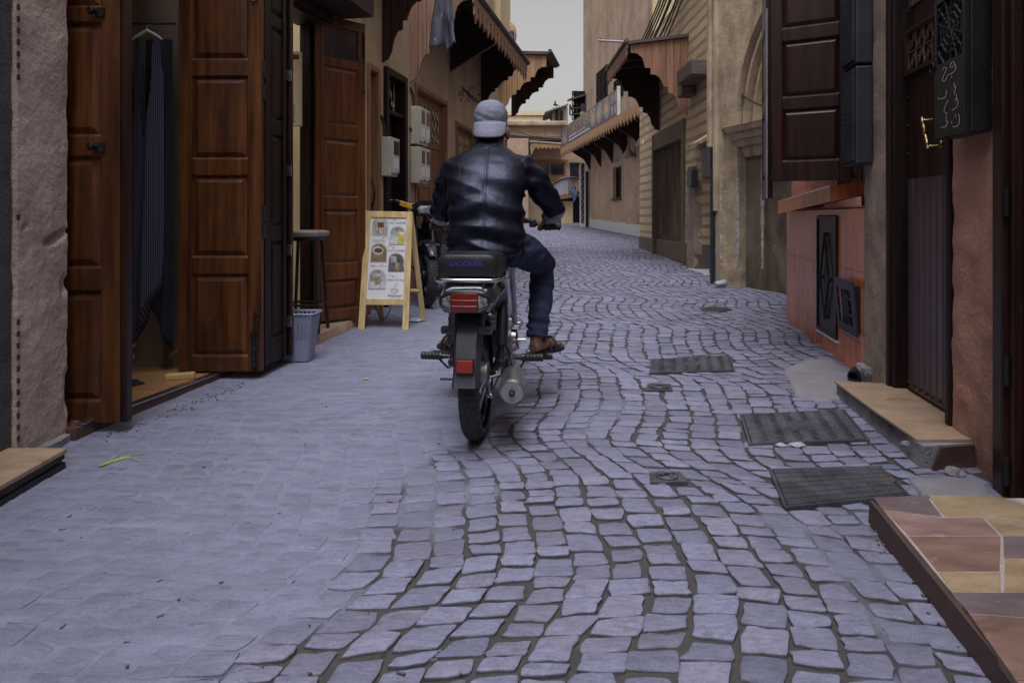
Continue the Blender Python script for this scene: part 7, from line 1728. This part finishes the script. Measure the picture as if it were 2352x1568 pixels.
# local: y forward (towards camera), origin under the front wheel contact
STEER = Matrix.Translation((0,-.2,0)) @ Matrix.Rotation(R(36), 4, 'Z') @ Matrix.Translation((0,.2,0))
def fkid(name, mb, m, parent, **k):
    mb.v = [tuple(STEER @ Vector(v)) for v in mb.v]; return kid(name, mb, m, parent, **k)
wheel(pk_, (0, 0, RF), RF, .05, M['gloss_black'], 5, cast=True, pre=STEER)
wheel(pk_, (0, -1.25, RF), RF, .052, M['gloss_black'], 5, cast=True)
for sx in (-1, 1):
    fkid('fork_leg', MB().tube([(sx*.085,0,RF),(sx*.085,-.12,.60),(sx*.085,-.22,.88)], [.026,.026,.020], 10), M['gloss_black'], pk_, smooth=True)
    fkid('fork_tube', MB().tube([(sx*.085,-.13,.60),(sx*.085,-.24,.92)], .017, 10), M['chrome'], pk_, smooth=True)
fm3 = MB(); rings = []
for i in range(15):
    a = R(35)+R(125)*i/14; r = RF+.035; c = Vector((0, r*math.cos(a), RF+r*math.sin(a))); nr = Vector((0, math.cos(a), math.sin(a))); e = math.sin(math.pi*(i+.4)/14.8)**.3
    rings.append([c+Vector((-.068*e,0,0))-nr*.05, c+Vector((-.055*e,0,0)), c+nr*.012, c+Vector((.055*e,0,0)), c+Vector((.068*e,0,0))-nr*.05, c+Vector((.045*e,0,0))-nr*.006, c-nr*.004, c+Vector((-.045*e,0,0))-nr*.006])
fm3.rings(rings); fkid('front_mudguard', fm3, M['gloss_black'], pk_, smooth=True)
# headlamp cowl with indicators
cw_ = MB(); cw_.rings([[(x*s_, y, z) for x, z in ((-.13,.93),(-.10,.88),(.10,.88),(.13,.93),(.115,1.0),(.06,1.035),(-.06,1.035),(-.115,1.0))] for y, s_ in ((-.02,.80),(-.04,1.0),(-.14,1.05),(-.25,.8))]); cwo = fkid('headlamp_cowl', cw_, M['gloss_black'], pk_, smooth=True)
fkid('headlamp', MB().rings([[(-.075,-.018,.905),(.075,-.018,.905),(.095,-.02,.955),(.07,-.024,.985),(-.07,-.024,.985),(-.095,-.02,.955)],[(-.055,-.005,.918),(.055,-.005,.918),(.072,-.006,.952),(.055,-.008,.975),(-.055,-.008,.975),(-.072,-.006,.952)]]), M['lens'], cwo, smooth=True)
for sx in (-1, 1):
    ar = fkid('indicator_arm', MB().rings([[(sx*.12,-.10,.955),(sx*.12,-.16,.955),(sx*.12,-.16,1.005),(sx*.12,-.10,1.005)],[(sx*.30,-.16,1.005),(sx*.30,-.22,1.005),(sx*.30,-.22,1.055),(sx*.30,-.16,1.055)]]), M['gloss_black'], cwo, bev=.01)
    fkid('indicator', MB().rings([[(sx*.13,-.088,.945),(sx*.13,-.092,1.0),(sx*.13,-.13,1.0),(sx*.13,-.13,.945)],[(sx*.25,-.118,.985),(sx*.25,-.122,1.04),(sx*.25,-.16,1.04),(sx*.25,-.16,.985)]]), M['amber'], ar, bev=.006)
hb3 = MB(); hb3.tube([(-.42,-.40,1.06),(-.30,-.36,1.055),(-.14,-.27,1.0),(.14,-.27,1.0),(.30,-.36,1.055),(.42,-.40,1.06)], .011, 10); h3 = fkid('handlebar', hb3, M['chrome'], pk_, smooth=True)
for sx in (-1, 1):
    fkid('grip', MB().tube([(sx*.31,-.363,1.056),(sx*.43,-.404,1.062)], .018, 12), M['rubber'], h3, smooth=True); fkid('lever', MB().tube([(sx*.29,-.32,1.045),(sx*.34,-.30,1.035),(sx*.43,-.34,1.04)], .006, 7), M['steel'], h3, smooth=True)
tk = MB(); tk.rings([[Vector((hw*math.cos(a), y, zc_+hh*math.sin(a))) for a in [2*math.pi*i/16 for i in range(16)]] for y, hw, zc_, hh in ((-.28,.06,.78,.06),(-.36,.115,.79,.10),(-.5,.135,.80,.11),(-.62,.12,.79,.10),(-.70,.07,.77,.06))]); kid('fuel_tank', tk, M['gloss_black'], pk_, smooth=True)
st2 = MB(); rings = []
for y, hw, z0, z1 in ((-.62,.07,.74,.80),(-.70,.11,.73,.82),(-.95,.125,.74,.835),(-1.15,.12,.76,.87),(-1.38,.10,.79,.885),(-1.45,.07,.80,.87)): rings.append([(-hw,y,z0),(hw,y,z0),(hw,y,z1-.03),(hw-.03,y,z1),(-hw+.03,y,z1),(-hw,y,z1-.03)])
st2.rings(rings); kid('seat', st2, M['vinyl'], pk_, smooth=True, bev=.01)
kid('grab_rail', MB().tube([(-.10,-1.2,.83),(-.13,-1.45,.88),(-.08,-1.58,.90),(.08,-1.58,.90),(.13,-1.45,.88),(.10,-1.2,.83)], .010, 9), M['chrome'], pk_, smooth=True)
for sx in (-1, 1):
    kid('side_panel', MB().rings([[(sx*.09,-.62,.55),(sx*.14,-.62,.60),(sx*.13,-.62,.73),(sx*.08,-.62,.75)],[(sx*.09,-.95,.58),(sx*.15,-.95,.62),(sx*.13,-.95,.74),(sx*.08,-.95,.76)],[(sx*.08,-1.4,.72),(sx*.12,-1.4,.74),(sx*.11,-1.4,.80),(sx*.07,-1.4,.81)]]), M['gloss_black'], pk_, smooth=True)
    kid('shock_absorber', MB().lathe((sx*.13,-1.22,.34), (0,.12,.36), [(0,.018),(.04,.022),(.05,.03),(.26,.03),(.28,.02),(.34,.016)], 14), M['chrome'], pk_, smooth=True)
    kid('radiator_shroud', MB().rings([[(sx*.09,-.28,.60),(sx*.15,-.30,.62),(sx*.14,-.30,.74),(sx*.09,-.28,.76)],[(sx*.08,-.5,.56),(sx*.13,-.5,.60),(sx*.13,-.5,.70),(sx*.08,-.5,.72)]]), M['gloss_black'], pk_, smooth=True)
    kid('rear_indicator', MB().tube([(sx*.10,-1.42,.74),(sx*.20,-1.44,.74)], [.014,.022], 9), M['black_plastic'], pk_, smooth=True)
en = MB(); en.lathe((-.14,-.62,.36), (1,0,0), [(0,.05),(.01,.10),(.06,.12),(.22,.12),(.27,.10),(.28,.05)], 24); e2 = kid('engine', en, M['alu'], pk_, smooth=True)
for i in range(7): kid('cooling_fin', MB().box(-.085,.085,-.60,-.46,.46+i*.021,.472+i*.021), M['alu'], e2)
kid('exhaust_pipe', MB().tube([(.04,-.44,.50),(.08,-.32,.40),(.13,-.38,.26),(.16,-.7,.24),(.17,-1.0,.28)], .02, 10), M['dark_iron'], pk_, smooth=True)
kid('muffler', MB().lathe((.175,-.95,.28), (.03,-1,.12), [(0,.02),(.05,.045),(.5,.055),(.55,.04),(.56,.02)], 18), M['dark_iron'], pk_, smooth=True)
kid('engine_guard', MB().tube([(-.10,-.36,.62),(-.22,-.36,.52),(-.24,-.42,.36),(-.12,-.5,.26),(.12,-.5,.26),(.24,-.42,.36),(.22,-.36,.52),(.10,-.36,.62)], .011, 8), M['gloss_black'], pk_, smooth=True)
kid('frame', MB().tube([(0,-.24,.88),(0,-.4,.62),(0,-.46,.30),(0,-.8,.27),(0,-.95,.6),(0,-1.4,.76)], .022, 8), M['gloss_black'], pk_, smooth=True)
for sx in (-1, 1): kid('swingarm', MB().tube([(sx*.09,-.8,.36),(sx*.09,-1.25,RF)], .02, 8), M['dark_iron'], pk_, smooth=True)
kid('rear_mudguard', MB().rings([[Vector((x, -1.25-(RF+.04)*math.cos(a), RF+(RF+.04)*math.sin(a)))+Vector((0,0,dz)) for x, dz in ((-.06,0),(.06,0),(.05,-.012),(-.05,-.012))] for a in [R(20)+R(75)*i/8 for i in range(9)]]), M['black_plastic'], pk_, smooth=True)
kid('side_stand', MB().tube([(-.10,-.78,.27),(-.20,-.70,.13),(-.27,-.66,.012)], [.012,.012,.014], 8), M['dark_iron'], pk_, smooth=True)
kid('stand_foot', MB().box(-.31,-.24,-.69,-.63,.0,.014), M['dark_iron'], pk_)
for sx in (-1, 1): kid('footpeg', MB().tube([(sx*.12,-.85,.33),(sx*.25,-.85,.33)], .016, 10), M['rubber'], pk_, smooth=True)

# ================================================================ menu board
def menu():
    fl_, fr_2 = gp(832, 757), gp(933, 758); zt_ = None
    t = thing('menu_board', 'pine sandwich board with printed coffee menu beside the cafe step', 'menu board', tuple((fl_+fr_2)/2))
    Yf = fl_.y; topY = Yf+.20; hz = zz(484, topY)
    TL, TR = at(839, 484, topY), at(948, 486, topY+.02)
    BL, BR = at(822, 757, Yf), at(938, 758, Yf+.02)
    ex = (BR-BL).normalized(); up = ((TL+TR)/2-(BL+BR)/2); Hh = up.length; up.normalize(); nn_ = ex.cross(up).normalized()          # towards the camera
    wB, wT = (BR-BL).length, (TR-TL).length
    O = BL
    def Q(u, v, d=0.0):                                        # u 0..1 across (tapering), v 0..1 up
        a, b = BL.lerp(TL, v), BR.lerp(TR, v); return a.lerp(b, u)+nn_*d
    def plank(u0, u1, v0, v1, d0, d1, name, m):
        return obj(name, MB().hexa([Q(u0,v0,d0),Q(u1,v0,d0),Q(u1,v0,d1),Q(u0,v0,d1),Q(u0,v1,d0),Q(u1,v1,d0),Q(u1,v1,d1),Q(u0,v1,d1)]), m, t, bev=.003)
    sw = .115
    plank(0, sw+.01, .0, 1, -.024, 0, 'stile', M['pine']); plank(1-sw-.01, 1, .0, 1, -.024, 0, 'stile', M['pine'])
    plank(sw+.011, 1-sw-.011, .945, 1, -.024, -.001, 'rail', M['pine']); plank(sw+.011, 1-sw-.011, .205, .255, -.024, -.001, 'rail', M['pine'])
    b_ = obj('menu_panel', MB().hexa([Q(sw,.25,-.018),Q(1-sw,.25,-.018),Q(1-sw,.25,-.010),Q(sw,.25,-.010),Q(sw,.948,-.018),Q(1-sw,.948,-.018),Q(1-sw,.948,-.010),Q(sw,.948,-.010)]), M['white_board'], t)
    # rear frame
    bz = Vector((.10, .34, 0))
    for u in (0.06, .94):
        p, q = Q(u, 1, -.03), Q(u, 0, -.03)+bz; q.z = ground(q.x, q.y)
        s = ex*.022; w_ = nn_*.012
        obj('rear_stile', MB().hexa([q-s-w_,q+s-w_,q+s+w_,q-s+w_,p-s-w_,p+s-w_,p+s+w_,p-s+w_]), M['pine'], t, bev=.003)
    a, b2 = Q(.06,.3,-.03)+bz*.7, Q(.94,.3,-.03)+bz*.7; obj('rear_rail', MB().tube([a, b2], .018, 4), M['pine'], t)
    a, b2 = Q(.3,.2,-.01), Q(.36,.2,-.03)+bz*.75; ch = [a.lerp(b2, i/12)-Vector((0,0,.13*math.sin(math.pi*i/12))) for i in range(13)]; obj('chain', MB().tube(ch, .004, 6), M['dark_iron'], t)
    # print: pixel space of the close crop (x 0..882, y 0..1568); panel corners there
    PC = {'tl': (190,140), 'tr': (640,145), 'br': (565,1140), 'bl': (103,1135)}
    def inv(x, y):
        v = (1137-y)/(1137-142); xl, xr = lerp(103,190,v), lerp(565,640,v); u = (x-xl)/(xr-xl); return u, v
    def PQ(x, y, d=.001):
        u, v = inv(x, y); return Q(lerp(sw, 1-sw, u), lerp(.25, .948, v), -.010+d)
    def flat(mb, pts, d=.001): mb.poly([PQ(x, y, d) for x, y in pts]); return mb
    def archp(x0, x1, yt, yb, sk):
        r = (x1-x0)/2; cx = (x0+x1)/2; n = 12; out = [(x0-sk, yb), (x1-sk, yb)]
        for i in range(n+1): a = math.pi*i/n; out.append((cx+r*math.cos(a), yt+r*.95-r*.95*math.sin(a)))
        return out
    def pmat(n_, c, c2, vs=25): return mat('print_'+n_, c, .5, var=.5, vs=vs, col2=c2, bump=0)
    shots = [('ice', 215, 398, 145, 362, 12, (.45,.40,.36), (.62,.58,.54), [((272,352,205,342),(.14,.05,.02),.35),((285,345,270,342),(.62,.48,.33),.3)]),
             ('cocktail', 432, 606, 258, 474, 18, (.10,.12,.10), (.5,.55,.52), [((420,600,360,470),(.62,.66,.62),.0),((512,590,335,460),(.62,.48,.05),.15),((508,598,318,352),(.72,.68,.5),.0)]),
             ('hot', 190, 374, 468, 686, 14, (.16,.11,.06), (.38,.27,.16), [((205,330,500,640),(.30,.17,.09),.3),((200,336,498,600),(.62,.56,.5),0),((222,322,520,580),(.10,.05,.03),0)]),
             ('tea', 400, 580, 585, 800, 14, (.05,.05,.05), (.16,.15,.15), [((425,490,620,690),(.40,.40,.42),0),((470,525,690,790),(.32,.24,.15),.2),((395,580,740,798),(.14,.12,.11),0),((472,522,695,785),(.36,.26,.16),.15)]),
             ('milk', 158, 346, 785, 1012, 12, (.30,.28,.32), (.55,.53,.58), [((160,335,930,1005),(.62,.62,.66),0),((212,290,840,960),(.34,.25,.20),.15),((208,296,830,860),(.58,.52,.47),0),((170,208,880,920),(.22,.30,.08),0)])]
    for nm, x0, x1, yt, yb, sk, c, c2, items in shots:
        ol = MB(); pts = archp(x0-6, x1+6, yt-8, yb+7, sk); pts2 = pts+[pts[0]]
        for a, b2 in zip(pts2, pts2[1:]):
            d_ = Vector((b2[0]-a[0], b2[1]-a[1])); L_ = d_.length or 1; n_ = (-d_.y/L_*1.6, d_.x/L_*1.6); flat(ol, [(a[0]-n_[0],a[1]-n_[1]),(b2[0]-n_[0],b2[1]-n_[1]),(b2[0]+n_[0],b2[1]+n_[1]),(a[0]+n_[0],a[1]+n_[1])])
        stuff(obj('picture_outline', ol, M['black_ink'], b_))
        po = obj('picture', flat(MB(), archp(x0, x1, yt, yb, sk), .0012), pmat(nm, c, c2), b_)
        for k, ((a0, a1, b0, b1), cc, tp_) in enumerate(items):
            w = (a1-a0)*tp_*.3; n = 10
            el = nm == 'hot' and k > 0
            q = [((a0+a1)/2+(a1-a0)/2*math.cos(2*math.pi*i/18), (b0+b1)/2+(b1-b0)/2*math.sin(2*math.pi*i/18)) for i in range(18)] if el else [(a0+w,b1),(a1-w,b1),(a1,b0),(a0,b0)]
            obj('printed_shape', flat(MB(), q, .0016+.0004*k), pmat(nm+str(k), cc, mul(cc, 1.25), 40), b_)
    S_ = 450/((1-2*sw)*wT)                                     # crop pixels per metre
    def word(s, x, y, wpx, hpx, m=M['black_ink']):
        mb = MB(); c = bpy.data.curves.new('q', 'FONT'); c.body = s; c.size = 1; o = bpy.data.objects.new('q', c); COL.objects.link(o); bpy.context.view_layer.update(); w1 = max(o.dimensions.x, .01); bpy.data.objects.remove(o); bpy.data.curves.remove(c)
        k = hpx/.70; mb.text(s, 1.0, lambda a, b: PQ(x+a*wpx/w1, y-b*k, .0014)); obj('lettering', mb, m, b_)
    word('ICE COFFEE', 416, 222, 200, 26); word('COCKTAIL', 202, 446, 158, 26); word('HOT COFFEE', 388, 563, 202, 26); word('TEA', 174, 749, 56, 24); word('COFFEE WITH MILK', 352, 918, 222, 26); word('Alaseel', 368, 1104, 168, 34); word('COFFEE - TEA', 380, 1126, 138, 9)
    def line(pts, w=2.6):
        mb = MB()
        mb.stroke(pts, w, lambda x, y: PQ(x, y, .0014)); obj('arrow', mb, M['black_ink'], b_)
    for pts in ([(408,168),(430,152),(455,150),(480,165),(488,182),(475,184),(472,165),(490,160),(508,178)], [(410,398),(390,380),(365,376),(345,388),(335,405),(350,408),(354,392),(335,388),(312,408)], [(384,514),(405,496),(432,492),(455,505),(460,525),(445,526),(444,508),(462,505),(480,526)], [(245,742),(300,742),(318,728),(308,715),(294,724),(305,742),(350,738),(380,730)], [(372,838),(400,845),(430,852),(450,862),(445,876),(430,872),(432,855),(460,854),(505,870)]): line(pts)
    for pts in ([(412,1010),(410,1035),(425,1060),(455,1068),(482,1052),(496,1015),(412,1010)], [(482,1020),(500,1018),(492,1040),(478,1044)], [(425,1020),(445,1012),(470,1030),(450,1050),(432,1040)], [(450,1000),(448,985),(475,985),(478,972),(462,962),(474,945),(470,940)], [(488,968),(494,955),(486,945)]): line(pts, 4)
menu()
# ================================================================ small litter
def litter(name, label, p, m, cat, r=.03, h=.02, seed=1):
    mb = MB(); n = 11
    mb.rings([[(p.x+r*f*math.cos(a)*(1+.4*noise.noise(Vector((math.cos(a)*2,math.sin(a)*2,seed)))), p.y+r*.7*f*math.sin(a)*(1+.4*noise.noise(Vector((math.cos(a)*2,math.sin(a)*2,seed+3)))), p.z+z*h+.3*h*noise.noise(Vector((math.cos(a)*3,math.sin(a)*3,seed+f*3)))) for a in [2*math.pi*i/n for i in range(n)]] for f, z in ((.9,0),(1,.3),(.7,.9),(.2,1))])
    return tag(obj(name, mb, m, smooth=True), label, cat)
c_ = gp(1655, 660); cu_ = thing('paper_cup', 'crushed white paper cup lying by the stained jamb', 'cup', tuple(c_)); obj('cup', MB().lathe(c_+Vector((-.07,-.02,.04)), (1,.3,.1), [(0,.028),(.01,.032),(.11,.04),(.13,.043)], 14), M['paper'], cu_, smooth=True); obj('rim', MB().lathe(c_+Vector((.05,.016,.052)), (1,.3,.1), [(0,.044),(.008,.044)], 14), M['blue_cloth'], cu_)
litter('crumpled_bag', 'crumpled clear plastic bag under the menu board', gp(952, 738)+Vector((0,0,.002)), M['paper'], 'bag', .065, .03, 4)
litter('paper_scrap', 'crumpled white paper scrap at the tread cover edge', gp(1832, 1024)+Vector((0,0,.002)), M['paper'], 'litter', .035, .012, 6)
litter('paper_scrap', 'small lilac wrapper beside the white scrap', gp(1793, 1024)+Vector((0,0,.002)), M['paper'], 'litter', .022, .010, 9)
litter('dry_leaf', 'brown dry leaf on the smooth grid cover', gp(2042, 1110)+Vector((0,0,.010)), M['brown_leaf'], 'leaf', .03, .01, 2)
litter('stone', 'grey pebble on the tan doorstep', at(2079,1022,2.75)*1.0, M['concrete'], 'stone', .02, .018, 3).location.z += 0
litter('stone', 'grey pebble on cement below the doorstep end', gp(2188, 1098)+Vector((0,0,.014)), M['concrete'], 'stone', .032, .028, 7)
litter('stone', 'smaller pebble beside the grey one on the cement', gp(2210, 1102)+Vector((0,0,.014)), M['concrete'], 'stone', .018, .016, 5)
litter('food_scrap', 'small yellow scrap lying on the dusty paving', gp(840, 872)+Vector((0,0,.003)), M['yellow'], 'litter', .022, .010, 8)
M['grit'] = mat('dark_grit', (.10,.085,.075), .95, var=.5, vs=8, bump=.3)
rg2 = random.Random(9); grv = MB()
for k in range(60):
    p = gp(120+rg2.random()*1000, 800+rg2.random()**.7*760)
    if p.y < 1.3 or p.x < -1.7: continue
    r = rg2.uniform(.002, .006); a = rg2.random()*3.1; L_ = r*rg2.uniform(.8, 2.2)
    grv.tube([p+Vector((-L_*math.cos(a), -L_*math.sin(a), r*.4)), p+Vector((L_*math.cos(a), L_*math.sin(a), r*.4))], [r*.7, r*.4], 5)
for k in range(420):                                           # grit along the right kerb and the left walls
    z = rg2.random()
    if z < .6: px, py = 2030+rg2.random()*330, 0; py = 1190+(px-2030)*1.19+rg2.gauss(0, 26); px -= 26
    else: px = 230+rg2.random()*330; py = 1000-(px-230)*.38+rg2.gauss(0, 5)+8
    p = gp(px, py)
    if p.y < 1.3: continue
    r = rg2.uniform(.002, .006); grv.ball(p+Vector((0,0,r*.2)), (r, r*rg2.uniform(.6,1), r*.6), 6, 4)
tag(stuff(obj('grit', grv, M['grit'])), 'loose grit along the step and wall feet', 'grit')
ys = MB(); 
for pts, w in (([(228,1072),(250,1062),(275,1055),(300,1050)], .03), ([(255,1060),(290,1048),(330,1040),(345,1040)], .006), ([(300,1052),(320,1060),(345,1058)], .006), ([(245,1065),(262,1050),(290,1040)], .005)):
    L_ = [gp(*p)+Vector((0,0,.0065)) for p in pts]
    ys.tube(L_, [w*.3]+[w*.5]*(len(L_)-2)+[w*.2], 5)
ys.v = [(x, y, ground(x, y)+.004+(z-ground(x, y)-.0065)*.10) for x, y, z in ys.v]
tag(obj('paint_spill', ys, M['yellow']), 'yellow green smear of spilled paint on the paving', 'paint spill')
